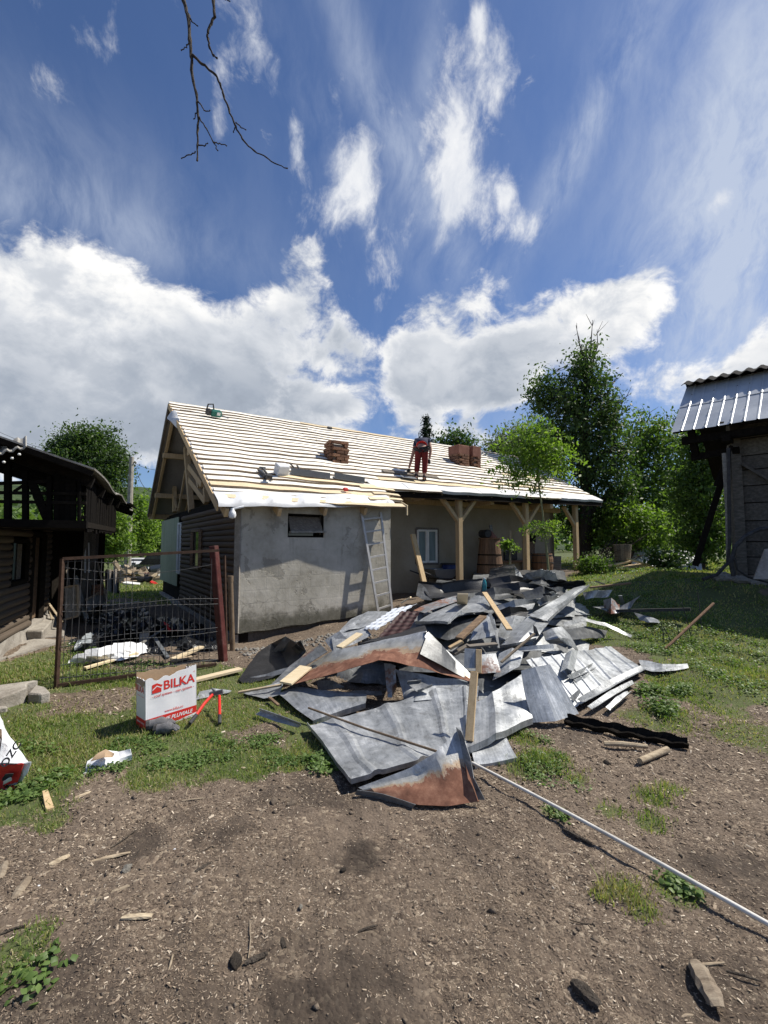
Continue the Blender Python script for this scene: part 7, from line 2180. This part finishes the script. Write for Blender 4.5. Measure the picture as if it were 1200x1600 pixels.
def tree(name, label, cat, base, Yc, blobs, ncl, per, leaf, mat, trunk_r, spread=.3, group=None, top=None, trunk_path=None, bark='bark', dead=(), shell=.45, limbs=14, droop=.3, depth=1.0, compound=False):
    """blobs: (px, py, rx, ry[, dY]) outlines of crown masses seen in the photograph, given their own depth"""
    B = []
    for q in blobs:
        px, py, rx, ry = q[:4]
        dY = q[4] if len(q) > 4 else 0
        c = at(px, py, Yc + dY)
        k = (Yc + dY) / FPX
        B.append((np.array(c), np.array([rx * k, max(rx, ry) * k * .9 * depth, ry * k]), rx * ry))
    t = thing(name, label, cat, base, group)
    tips, C = crown_points(B, ncl, per, spread, shell)
    m = MB()
    topc = Vector(max((b[0] for b in B), key=lambda p: p[2])) if top is None else Vector(top)
    tp = trunk_path or [base - Vector((0, 0, .2)), base.lerp(topc, .3) + Vector((.06, 0, 0)), base.lerp(topc, .6) - Vector((.05, .03, 0)), base.lerp(topc, .85), topc]
    n = len(tp)
    path, rs = [], []
    for i in range(n - 1):
        for q in range(4):
            f = q / 4
            path.append(Vector(tp[i]).lerp(Vector(tp[i + 1]), f) + Vector(RNG.normal(size=3) * trunk_r * .12))
            rs.append(trunk_r * (1 - .86 * (i + f) / (n - 1)) * (1.35 if i + f == 0 else 1))
    path.append(Vector(tp[-1])); rs.append(trunk_r * .12)
    m.tube(path, rs, 9)
    for b in B:
        c = Vector(b[0])
        zt = c.z - .35 * b[1][2] - .25 * abs((c - base).xy.length)
        src = min(path[1:], key=lambda p: abs(p.z - max(zt, base.z + .2 * (topc.z - base.z))))
        k = path.index(src)
        mid = src.lerp(c, .55) + Vector((0, 0, .1 * (c - src).length))
        r0 = min(rs[k] * .6, trunk_r * .5)
        m.tube([src, mid, c], [r0, r0 * .7, r0 * .35], 6)
        near = tips[np.argsort(((tips - b[0]) ** 2).sum(1))[:limbs * 6]]
        for e in near[RNG.choice(len(near), min(limbs, len(near)), replace=False)]:
            e = Vector(e)
            s2 = mid.lerp(c, RNG.uniform(0, 1))
            m.tube([s2, s2.lerp(e, .5) + Vector(RNG.normal(size=3) * .08), e], [r0 * .35, r0 * .2, r0 * .08], 4, caps=False)
    for (x0, y0, x1, y1) in dead:
        a, e = at(x0, y0, Yc), at(x1, y1, Yc)
        m.tube([a, a.lerp(e, .5) + Vector(RNG.normal(size=3) * .04), e], [.035, .022, .008], 5)
        for _ in range(3):
            f = RNG.uniform(.4, .95)
            s2 = a.lerp(e, f)
            m.tube([s2, s2 + Vector((RNG.normal() * .35, RNG.normal() * .2, RNG.uniform(.1, .5)))], [.014, .005], 4)
    m.build('trunk', MAT[bark], t, smooth=True)
    if compound:
        # pinnate leaves: leaflets in pairs along a drooping stalk
        d = rnd_dir(len(C)); d[:, 2] = d[:, 2] * .4 - .15
        d /= np.linalg.norm(d, axis=1)[:, None]
        sd = np.cross(d, [0, 0, 1.0]); sd /= np.linalg.norm(sd, axis=1)[:, None]
        L = leaf * RNG.uniform(2.6, 4.2, len(C))[:, None]
        Cs = []
        for f in (.15, .35, .55, .75):
            for sg in (-1, 1):
                Cs.append(C + d * L * f + sd * (sg * leaf * .45) - np.array([0, 0, 1.0]) * (L * f * f * .35))
        Cs.append(C + d * L - np.array([0, 0, 1.0]) * L * .35)
        C = np.concatenate(Cs)
        V, F = leaf_mesh(C, leaf, droop, ratio=.42, up=1.2)
    else:
        V, F = leaf_mesh(C, leaf, droop)
    mesh_np('crown', V, F, MAT[mat], t)
    return t
def conifer(label, px, ptop, pbase, Y, r, group=None):
    base = at(px, pbase, Y); base.z = min(base.z, gzf(base.x, base.y) + .0)
    top = at(px, ptop, Y)
    t = thing('spruce_tree', label, 'tree', base, group)
    H = top.z - base.z
    m = MB().tube([base, base.lerp(top, .5), top], [.22, .13, .02], 8)
    C = []
    for k in range(int(H * 44)):
        f = RNG.uniform(.12, 1) ** .8
        z = base.z + H * f
        L = r * (1 - f) ** .85 * RNG.uniform(.7, 1.1) + .08
        a = RNG.uniform(0, 6.283)
        e = Vector((math.cos(a) * L, math.sin(a) * L, -L * .25))
        p = Vector((base.x + (top.x - base.x) * f, base.y, z))
        m.tube([p, p + e], [.02, .005], 3, caps=False)
        n = int(20 * L / r + 6)
        s = RNG.uniform(.2, 1.0, n)[:, None]
        C.append(np.array(p)[None] + np.array(e)[None] * s + RNG.normal(size=(n, 3)) * .10)
    m.build('trunk', MAT['bark'], t, smooth=True)
    V, F = leaf_mesh(np.concatenate(C), .24, .5, .3)
    mesh_np('crown', V, F, MAT['leaf_conifer'], t)

def build_trees():
    gb = lambda px, Y, dz=0: (lambda p: Vector((p.x, p.y, gzf(p.x, p.y) + dz)))(at(px, 870, Y))
    G1 = 'broadleaf trees beyond the far end of the house'
    tree('tall_tree', 'tallest dark leafy tree with bare twigs at its top, behind the porch end', 'tree', gb(911, 17.6), 17.6,
         [(915, 562, 20, 34), (900, 605, 34, 38), (850, 606, 30, 26), (936, 615, 30, 40), (870, 640, 46, 34), (915, 665, 58, 46), (952, 655, 24, 36), (858, 690, 36, 40), (940, 720, 48, 48), (890, 730, 50, 46), (975, 700, 20, 24), (930, 790, 50, 44, .4), (968, 770, 30, 40), (885, 800, 40, 40, .6), (925, 845, 36, 24, .5), (838, 625, 16, 18)],
         690, 45, .130, 'leaf_dark', .27, .22, G1, top=at(917, 545, 17.6), dead=((912, 560, 900, 508), (922, 560, 926, 500), (925, 570, 933, 515), (945, 620, 965, 588), (955, 640, 985, 615), (880, 600, 862, 575)), shell=.35)
    tree('leafy_tree', 'loose bright green tree to the right of the tallest tree', 'tree', gb(1000, 20), 20.0,
         [(1000, 672, 34, 26), (1025, 690, 34, 34), (985, 715, 36, 40), (1030, 745, 42, 46), (990, 780, 46, 46), (1040, 800, 40, 44), (1000, 835, 50, 32), (1050, 690, 22, 28)], 430, 34, .15, 'leaf_mid', .2, .26, G1, dead=((1010, 660, 1014, 640), (1035, 670, 1042, 650)), shell=.3)
    tree('leafy_tree', 'low sunlit shrub-like tree over the boards beside the house end', 'tree', gb(985, 17.0), 17.0,
         [(975, 812, 36, 26), (1010, 822, 42, 24), (955, 838, 28, 20), (1035, 838, 30, 18), (990, 846, 36, 14)], 210, 36, .12, 'leaf_bright', .10, .2, G1, shell=.3)
    tree('leafy_tree', 'slim tree close to the left of the barn', 'tree', gb(1096, 14.5), 14.5,
         [(1088, 690, 24, 30), (1105, 730, 30, 40), (1080, 770, 30, 42), (1112, 800, 30, 40), (1085, 840, 34, 30), (1120, 850, 26, 24), (1098, 665, 14, 14)], 360, 36, .12, 'leaf_mid', .09, .22, G1, dead=((1096, 680, 1094, 640),), shell=.3)
    tree('leafy_tree', 'dark tree behind the barn corner', 'tree', gb(1068, 23), 23.0,
         [(1066, 672, 28, 26), (1075, 720, 38, 44), (1060, 780, 42, 50), (1100, 790, 40, 50), (1070, 840, 50, 34), (1130, 760, 30, 60)], 330, 34, .17, 'leaf_dark', .2, .3, G1, shell=.3)
    tree('leafy_tree', 'pale distant tree between the roof and the tallest tree', 'tree', gb(800, 28), 28.0,
         [(795, 690, 28, 20), (772, 702, 18, 14), (825, 688, 26, 26), (848, 720, 26, 30), (805, 720, 30, 22)], 260, 28, .18, 'leaf_pale', .16, .34, G1, shell=.3)
    # saplings in front of the porch
    Y = 10.5
    p0 = at(859, 905, Y); p0.z = gzf(p0.x, p0.y)
    tree('sapling', 'tall thin ash sapling with bright leaves in front of the porch', 'sapling', p0, Y, [(840, 688, 32, 20), (804, 700, 20, 16), (866, 706, 24, 18), (846, 668, 16, 14), (800, 742, 16, 16, -.2), (850, 728, 28, 14), (874, 738, 10, 10), (818, 724, 22, 14), (790, 720, 12, 10), (826, 752, 10, 10), (884, 722, 10, 8)], 92, 4, .10, 'leaf_bright', .030, .14,
         trunk_path=[p0, at(851, 830, Y), at(842, 762, Y), at(840, 715, Y), at(842, 665, Y)], bark='young_bark', shell=.5, limbs=9, compound=True)
    tree('sapling_shoot', 'low leafy side shoot on the porch sapling stem', 'shoot', at(848, 830, Y), Y, [(836, 820, 14, 6), (864, 817, 14, 5), (848, 826, 10, 6)], 16, 4, .075, 'leaf_bright', .010, .06, trunk_path=[at(850, 832, Y), at(843, 826, Y), at(838, 822, Y)], bark='young_bark', shell=.2, limbs=3, compound=True)
    p1 = at(796, 896, 11.2)
    tree('sapling', 'tiny round-headed sapling tied to a stake in front of the vat', 'sapling', p1, 11.2, [(790, 853, 9, 6), (802, 856, 9, 6), (796, 851, 8, 5)], 30, 16, .085, 'leaf_bright', .016, .045, trunk_path=[p1, at(796, 875, 11.2), at(796, 858, 11.2)], bark='young_bark', shell=.2, limbs=4)
    a, c = p1 + Vector((.03, .03, 0)), at(797.5, 829, 11.25)
    tag(MB().tube([a, c], .018, 7).build('stake', MAT['twig_wood'], loc=a), 'pale round stake behind the tiny sapling', 'stake')
    # behind the ridge
    conifer('dark spruce top showing over the ridge behind the roofer', 665, 652, 760, 30, 2.3)
    tree('leafy_tree', 'round tree top showing over the ridge between roofer and red chimneys', 'tree', gb(712, 34), 34.0, [(712, 690, 26, 18), (695, 698, 16, 12), (730, 698, 14, 12), (712, 730, 30, 30)], 170, 26, .24, 'leaf_dark', .2, .4, shell=.3)
    # left
    GL = 'trees beyond the yard on the left'
    tree('big_round_tree', 'big round dark tree behind the left building', 'tree', gb(140, 31), 31.0,
         [(118, 694, 34, 24), (150, 690, 34, 20), (100, 715, 28, 28), (140, 730, 56, 40), (178, 725, 22, 38), (110, 770, 42, 44), (165, 780, 36, 44), (135, 820, 50, 36)], 1100, 40, .19, 'leaf_dark', .45, .36, GL, shell=.5)
    tree('leafy_shrub', 'sunlit yellow-green bushy tree left of the utility pole', 'tree', gb(180, 24), 24.0, [(172, 835, 22, 24), (190, 850, 20, 18), (165, 862, 22, 18), (184, 812, 16, 18), (158, 815, 16, 26)], 220, 30, .15, 'leaf_bright', .10, .26, GL, shell=.4)
    tree('leafy_shrub', 'bright bush right behind the utility pole', 'tree', gb(222, 36), 36.0, [(218, 800, 18, 26), (228, 830, 20, 26), (212, 845, 18, 16)], 170, 30, .22, 'leaf_bright', .14, .4, GL, shell=.4)
    tree('leafy_tree', 'dark tree at the far edge of the meadow beside the house gable', 'tree', gb(250, 60), 60.0, [(238, 815, 24, 22), (262, 800, 24, 26), (250, 838, 30, 18), (280, 820, 24, 24)], 240, 28, .42, 'leaf_dark', .3, .7, GL, shell=.4)
    tree('leafy_shrub', 'small pale bush at the far meadow edge left of the green panels', 'tree', gb(247, 48), 48.0, [(247, 850, 10, 9), (254, 845, 8, 9)], 60, 24, .25, 'leaf_mid', .08, .35, GL, shell=.4)
    # low bushes in the right thicket
    tree('bush', 'dark low bush before the white tarpaulin', 'bush', gb(1035, 13.2), 13.2, [(1030, 872, 18, 12), (1050, 878, 16, 10), (1022, 866, 10, 8)], 70, 22, .10, 'leaf_dark', .03, .12, shell=.3, limbs=5)
    tree('bush', 'pale low bush at the house end post', 'bush', gb(925, 13.4), 13.4, [(922, 882, 18, 10), (940, 886, 18, 8), (912, 888, 10, 8)], 80, 24, .08, 'leaf_mid', .02, .10, shell=.2, limbs=4)
    # dense far wood all round the horizon, and hills
    n = 26000
    a = RNG.uniform(-1.9, 1.9, n)
    r = RNG.uniform(75, 125, n)
    x, y = np.sin(a) * r, np.cos(a) * r
    hgt = 4 + 6.5 * fbm(x, y, .09, 3)
    z = gz(x, y) + hgt * RNG.uniform(0, 1, n) ** .6
    V, F = leaf_mesh(np.stack([x, y, z], 1), 1.1, .2, .8)
    tag(mesh_np('far_wood', V, F, MAT['leaf_mid'], kind='stuff'), 'dark far wood along the edge of the meadows', 'wood')
    A_, Rr = np.meshgrid(np.linspace(-1.9, 1.9, 160), np.linspace(90, 420, 24))
    x, y = np.sin(A_) * Rr, np.cos(A_) * Rr
    k = np.clip((Rr - 95) / 150, 0, 1); k = k * k * (3 - 2 * k)
    z = -1.5 + k * (10 + 26 * fbm(x, y, .012, 4) + 10 * np.clip(-A_ - .3, 0, 1))
    nr, nc = x.shape
    i = np.arange(nr - 1)[:, None] * nc; j = np.arange(nc - 1)[None, :]
    F = np.stack([i + j, i + j + 1, i + nc + j + 1, i + nc + j], -1).reshape(-1, 4)
    m, T = new_mat('hill_wood')
    P = T.n('NewGeometry', out=0)
    c = T.ramp(T.noise(P, .16, 6.0, .7), [(.35, (.018, .034, .012)), (.5, (.035, .06, .018)), (.62, (.06, .09, .028)), (.72, (.08, .11, .035))])
    finish(m, T, c, .95, T.noise(P, .3, 5.0, .7), .8, 1.5)
    mesh_np('hills', np.stack([x, y, z], -1).reshape(-1, 3), F, MAT['hill_wood'], smooth=True, kind='structure')
build_trees()

# ================================================================== grass, herbs, wood chips
def gdet(x, y):
    Rr = np.hypot(x, y)
    near = np.clip(1 - Rr / 14, 0, 1)
    return gz(x, y) + near * (1 - 0.6 * turf(x, y)) * ((fbm(x, y, 9.0, 4) - .47) * 0.055 + (fbm(x, y, 3.0, 2) - .37) * 0.04)
def polar(n, r0, r1, amax=48):
    a = np.radians(RNG.uniform(-amax, amax, n))
    r = np.exp(RNG.uniform(math.log(r0), math.log(r1), n))
    return np.sin(a) * r, np.cos(a) * r
def build_ground_cover():
    x, y = polar(760000, 1.9, 24)
    t = turf(x, y)
    patch = np.clip(fbm(x, y, 1.7, 3) * 2.4 - .55, .12, 1.2)
    ok = RNG.random(len(x)) < t * patch
    x, y, t = x[ok], y[ok], t[ok]
    n = len(x)
    Y = np.hypot(x, y)
    z = gdet(x, y)
    h = RNG.uniform(.012, .036, n) * (.6 + .9 * fbm(x, y, .8, 2)) * np.clip(.70 + Y / 14, .8, 2.0)
    for cx, cy, r in TUFTS[:12]:
        d = np.hypot(x - cx, y - cy) / r
        h = h * (1 + 1.3 * np.clip(1.1 - d, 0, 1))
    tall = (RNG.random(n) < .03)
    h = np.where(tall, h * 2.0, h)
    w = RNG.uniform(.0016, .0034, n) * np.clip(Y / 3.6, .9, 5)
    a = RNG.uniform(0, 6.283, n)
    ln = RNG.uniform(.1, .9, n) * h
    b = RNG.uniform(0, 6.283, n)
    base = np.stack([x, y, z - .004], 1)
    sd = np.stack([np.cos(a), np.sin(a), 0 * a], 1) * w[:, None]
    ld = np.stack([np.cos(b), np.sin(b), 0 * b], 1) * ln[:, None]
    mid = base + ld * .35 + np.stack([0 * a, 0 * a, h * .6], 1)
    tip = base + ld + np.stack([0 * a, 0 * a, h], 1)
    V = np.stack([base - sd, base + sd, mid + sd * .8, mid - sd * .8, tip], 1).reshape(-1, 3)
    i = np.arange(n)[:, None] * 5
    F = np.concatenate([i + [0, 1, 2], i + [0, 2, 3], i + [3, 2, 4]], 0)
    tag(mesh_np('grass', V, F, MAT['grass_blade'], kind='stuff'), 'short uneven turf over the yard', 'grass')
    # broad-leaved herbs: dead nettle and mallow at the margins
    spots = []
    def area(poly, n, s0, s1, h):
        P = _plan(poly)
        lo, hi = P.min(0), P.max(0)
        q = RNG.uniform(lo, hi, (n * 3, 2))
        ins = inside(P, q[:, 0], q[:, 1]) + (fbm(q[:, 0], q[:, 1], 5, 3) - .5) * .35
        dens = fbm(q[:, 0], q[:, 1], 4.0, 3)
        q = q[(ins > 0) & (dens > .40 + .12 * RNG.random(len(q)))][:n]
        spots.append((q, s0, s1, h))
    area([(0, 1268), (60, 1248), (120, 1205), (60, 1150), (-160, 1190), (-160, 1310)], 1100, .015, .032, .04)
    area([(130, 1212), (250, 1222), (330, 1192), (470, 1208), (505, 1195), (440, 1150), (300, 1150), (180, 1160)], 1500, .010, .023, .03)
    area([(-100, 1460), (50, 1462), (85, 1500), (70, 1545), (-100, 1560)], 90, .018, .032, .025)
    area([(1000, 1110), (1060, 1140), (1080, 1080), (1060, 1050), (990, 1085)], 1800, .016, .034, .10)
    area([(800, 1150), (835, 1145), (940, 1215), (930, 1240), (830, 1222)], 380, .010, .022, .04)
    area([(1030, 1372), (1075, 1385), (1090, 1415), (1050, 1405)], 45, .018, .032, .03)
    area([(860, 1262), (880, 1270), (885, 1285), (860, 1278)], 40, .016, .026, .03)
    area([(900, 945), (1030, 925), (1200, 1010), (1300, 1110), (1100, 1090), (1060, 1030), (930, 1005)], 2300, .014, .032, .06)
    area([(905, 898), (990, 884), (1100, 900), (1200, 950), (1030, 925), (930, 935)], 1500, .025, .05, .10)
    area([(470, 1190), (510, 1175), (525, 1205), (490, 1215)], 160, .018, .034, .05)
    area([(85, 1002), (110, 1000), (340, 1046), (200, 1066), (110, 1060)], 1200, .012, .026, .04)
    Vs, Fs, off = [], [], 0
    for q, s0, s1, h in spots:
        k = 3
        c = np.repeat(q, k, 0) + RNG.normal(size=(len(q) * k, 2)) * s1 * .9
        n = len(c)
        z = gdet(c[:, 0], c[:, 1]) + RNG.uniform(.004, h, n)
        s = RNG.uniform(s0, s1, n)
        nrm = RNG.normal(size=(n, 3)) * .38; nrm[:, 2] += 1
        nrm /= np.linalg.norm(nrm, axis=1)[:, None]
        u = np.cross(nrm, rnd_dir(n)); u /= np.linalg.norm(u, axis=1)[:, None]
        v = np.cross(nrm, u)
        C = np.stack([c[:, 0], c[:, 1], z], 1)
        ring = []
        for a, rr in ((0, .55), (50, .95), (105, .8), (150, 1.05), (210, 1.05), (255, .8), (310, .95)):
            an = math.radians(a)
            ring.append(C + (u * math.cos(an) + v * math.sin(an)) * (s * rr * .55)[:, None] - nrm * (s * .10)[:, None])
        V = np.stack([C + nrm * 0] + ring, 1).reshape(-1, 3)
        i = np.arange(n)[:, None] * 8
        Fs.append(off + np.concatenate([i + [0, j + 1, (j + 1) % 7 + 1] for j in range(7)], 0))
        Vs.append(V); off += len(V)
    tag(mesh_np('low_herbs', np.concatenate(Vs), np.concatenate(Fs), MAT['herb_leaf'], kind='stuff'), 'low broad-leaved weeds at the turf margins', 'weeds')
    # wood chips and bark crumbs over the bare soil
    x, y = polar(620000, .95, 9.0, 47)
    t = turf(x, y)
    dens = np.clip(fbm(x, y, 2.6, 4) * 2.2 - .35 + .25 * (x > .3), .06, 1)
    ok = RNG.random(len(x)) < (1 - t * .85) * dens * np.where(y > 6.5, .4, 1) * (1 - .9 * damp_at(x, y))  # chips left out inside the painted shadow spots
    x, y = x[ok], y[ok]
    n = len(x)
    Y = np.hypot(x, y)
    L = RNG.lognormal(math.log(.0050), .55, n).clip(.0016, .026) * np.clip(Y / 2.2, 1.0, 2.2)
    w = L * RNG.uniform(.18, .5, n)
    th = L * RNG.uniform(.05, .14, n)
    a = RNG.uniform(0, 6.283, n)
    d = np.stack([np.cos(a), np.sin(a), RNG.normal(size=n) * .28], 1)
    s = np.stack([-np.sin(a), np.cos(a), RNG.normal(size=n) * .35], 1)
    up = np.cross(d, s)
    c = np.stack([x, y, gdet(x, y) + th * .6 + .001], 1)
    hd, hs, hu = d * L[:, None] * .5, s * w[:, None] * .5, up * th[:, None]
    V = np.stack([c - hd - hs * .6, c + hd * .9 - hs, c + hd + hs * .5, c - hd * .8 + hs, c - hd * .5 + hu, c + hd * .5 + hu], 1).reshape(-1, 3)
    i = np.arange(n)[:, None] * 6
    F = np.concatenate([i + [0, 1, 4], i + [1, 5, 4], i + [1, 2, 5], i + [2, 3, 5], i + [3, 4, 5], i + [3, 0, 4]], 0)
    tag(mesh_np('wood_chip_litter', V, F, MAT['wood_chips'], kind='stuff'), 'wood chip and bark litter over the bare soil', 'litter')
    # clods of soil
    x, y = polar(6500, .95, 7.5, 47)
    ok = RNG.random(len(x)) < (1 - turf(x, y)) * np.clip(fbm(x, y, 1.8, 4) * 3.2 - 1.15, .03, 1)
    x, y = x[ok], y[ok]; n = len(x)
    s_ = RNG.lognormal(math.log(.0058), .5, n).clip(.0025, .022)[:, None] * np.clip(np.hypot(x, y) / 2.6, 1, 1.8)[:, None]
    oct0 = np.array([[1, 0, 0], [-1, 0, 0], [0, 1, 0], [0, -1, 0], [0, 0, .65], [0, 0, -.65]])
    V = np.stack([x, y, gdet(x, y) + .15 * s_[:, 0]], 1)[:, None, :] + oct0[None] * s_[:, None, :] * RNG.uniform(.55, 1.35, (n, 6, 1)) + RNG.normal(size=(n, 6, 3)) * s_[:, None, :] * .2
    i = np.arange(n)[:, None] * 6
    F = np.concatenate([i + f for f in ([0, 2, 4], [2, 1, 4], [1, 3, 4], [3, 0, 4], [2, 0, 5], [1, 2, 5], [3, 1, 5], [0, 3, 5])], 0)
    plain('soil_clod', [(.09, .068, .05), (.15, .118, .088), (.21, .17, .128)], 30.0, rough=.98, rnd=0, bstr=.8)
    tag(mesh_np('soil_clods', V.reshape(-1, 3), F, MAT['soil_clod'], kind='stuff'), 'loose clods of trampled soil', 'soil')
    # rubble along the foot of the grey wall
    q = RNG.uniform(0, 1, (420, 2))
    A0, A1 = ground(368, 1016), ground(570, 985)
    c = np.array(A0)[None] * (1 - q[:, :1]) + np.array(A1)[None] * q[:, :1]
    c = c + np.array(-hb)[None] * (q[:, 1:] ** 1.5 * .7 - .1)
    s = RNG.uniform(.012, .05, 420)[:, None]
    oct_ = np.array([[1, 0, 0], [-1, 0, 0], [0, 1, 0], [0, -1, 0], [0, 0, .7], [0, 0, -.7]])
    V = (c + np.stack([0 * q[:, 0], 0 * q[:, 0], gdet(c[:, 0], c[:, 1]) - c[:, 2]], 1))[:, None, :] + oct_[None] * s[:, None, :] * RNG.uniform(.6, 1.3, (420, 6, 1))
    i = np.arange(420)[:, None] * 6
    F = np.concatenate([i + f for f in ([0, 2, 4], [2, 1, 4], [1, 3, 4], [3, 0, 4], [2, 0, 5], [1, 2, 5], [3, 1, 5], [0, 3, 5])], 0)
    tag(mesh_np('rubble', V.reshape(-1, 3), F, MAT['stone'], kind='stuff'), 'pale rubble along the foot of the grey wall', 'rubble')

def build_litter():
    """single sticks, bark pieces and stones that can be told apart in the foreground"""
    rnd = random.Random(77)
    sticks = [((1086, 1516), (1124, 1590), .052, 'grey split piece of firewood at the lower right'), ((150, 1408), (202, 1388), .016, 'pale split stick, left foreground, lower of two'), ((140, 1350), (204, 1334), .014, 'long pale stick, left foreground, upper of two'), ((76, 1356), (108, 1342), .022, 'short thick bark-stripped chip at the far left'),
              ((190, 1438), (238, 1438), .020, 'flat pale wood sliver in the left foreground'), ((40, 1352), (72, 1320), .010, 'dark twig at the far left of the soil'), ((174, 1326), (215, 1297), .008, 'thin dark twig behind the pale sticks'),
              ((205, 1350), (218, 1330), .010, 'small dark twig beside the upper pale stick'), ((305, 1366), (333, 1350), .014, 'brown bark strip in the middle left soil'), ((0, 1380), (8, 1352), .024, 'weathered chunk cut by the left picture edge'),
              ((20, 1412), (45, 1378), .030, 'broad grey bark piece near the left edge'), ((0, 1465), (42, 1448), .012, 'dark stick near the lower left weeds'), ((388, 1500), (390, 1440), .006, 'thin upright-pointing twig near the middle foreground'),
              ((382, 1510), (418, 1494), .016, 'pale stick by the dark bark lump, middle foreground'), ((445, 1486), (436, 1466), .016, 'dark bark chip above the bark lump'), ((290, 1245), (300, 1228), .012, 'crossed pale twigs at the turf edge, upright one'),
              ((284, 1254), (318, 1249), .012, 'crossed pale twigs at the turf edge, flat one'), ((116, 1250), (142, 1240), .018, 'flat pale bark sliver at the turf edge'), ((880, 1298), (925, 1322), .016, 'flat brown bark strip beside the long white pipe'),
              ((895, 1542), (938, 1584), .036, 'dark bark slab in the lower right foreground'), ((1068, 1513), (1132, 1509), .013, 'pale stick lying over the split firewood'), ((1135, 1520), (1190, 1536), .012, 'dark twig beside the split firewood'),
              ((1020, 1240), (1045, 1222), .008, 'fine dry stem in the right grass tuft'), ((890, 1440), (932, 1446), .005, 'fine pale straw beside the dark hollow, right'), ((310, 1176), (345, 1172), .012, 'rust-brown bark strip in the turf before the carton'),
              ((300, 1340), (330, 1325), .010, 'brown twig in the centre-left soil'), ((560, 1460), (590, 1450), .012, 'short brown stick in the middle of the soil'), ((1060, 1600), (1085, 1592), .012, 'stick at the bottom right picture edge'), ((270, 1495), (260, 1530), .010, 'pale straight twig in the lower left foreground')]
    for p0, p1, w, lab in sticks:
        a, c = ground(*p0, w * .4), ground(*p1, w * .45)
        m = MB()
        mid = a.lerp(c, .5) + Vector((rnd.uniform(-.01, .01), rnd.uniform(-.01, .01), w * .3))
        if w > .013 and 'twig' not in lab:
            P = []
            d = (c - a); s = Vector((-d.y, d.x, 0)).normalized()
            for r, (o, z) in enumerate(((-.5, 0), (-.38, .42), (.1, .55), (.42, .35), (.5, 0))):
                P.append([a + d * (j / 9) + s * (o * w * 1.3 * (1 - .45 * abs(j / 4.5 - 1) ** 2.5) + rnd.uniform(-.08, .08) * w) + Vector((0, 0, z * w * .8 * (1 - .5 * abs(j / 4.5 - 1) ** 3) + rnd.uniform(-.06, .06) * w)) for j in range(10)])
            m.grid(P, -.002)
        else:
            m.tube([a, a.lerp(mid, .6), mid, mid.lerp(c, .6), c], [w * .35, w * .45, w * .4, w * .36, w * .2], 7)
        nm = 'firewood' if 'firewood at' in lab else 'twig' if 'twig' in lab or 'straw' in lab or 'stem' in lab else ('bark_piece' if 'bark' in lab else 'stick')
        one(m, nm, 'bark' if 'dark' in lab or 'brown' in lab else 'twig_wood', lab, nm.replace('_', ' '), a)
    for px, py, s, lab in ((428, 1254, .035, 'left of two brown clods at the turf edge before the heap'), (456, 1258, .032, 'right of two brown clods at the turf edge before the heap'), (368, 1505, .032, 'dark bark-like lump in the middle foreground'), (198, 1360, .028, 'flat grey stone beside the pale sticks'),
                           (142, 1276, .014, 'small white chip on the soil, left'), (470, 1418, .012, 'small brown stone in the middle soil'), (536, 1362, .016, 'dark stone by the shadow spot, middle'), (1015, 1245, .012, 'tiny stone in the right tuft'),
                           (272, 1330, .010, 'white pebble left of the pale sticks'), (60, 1386, .010, 'white pebble near the left edge'), (846, 1180, .03, 'crumpled pale foil scrap in the grass by the bright sheet')):
        c = ground(px, py, s * .25)
        o = bpy.data.objects.new('stone', STONE_MESH)
        if 'white' in lab or 'foil' in lab:
            me = STONE_MESH.copy(); me.materials.clear(); me.materials.append(MAT['white_plastic']); o.data = me
        if 'dark' in lab or 'clod' in lab:
            me = STONE_MESH.copy(); me.materials.clear(); me.materials.append(MAT['soil_clod' if 'clod' in lab else 'bark']); o.data = me
        o.matrix_basis = Matrix.Translation(c) @ Matrix.Rotation(rnd.uniform(0, 6), 4, 'Z') @ Matrix.Diagonal((s * 2.2, s * 1.5, s * 1.0, 1))
        link(o)
        tag(o, lab, 'stone')
build_ground_cover()
build_litter()
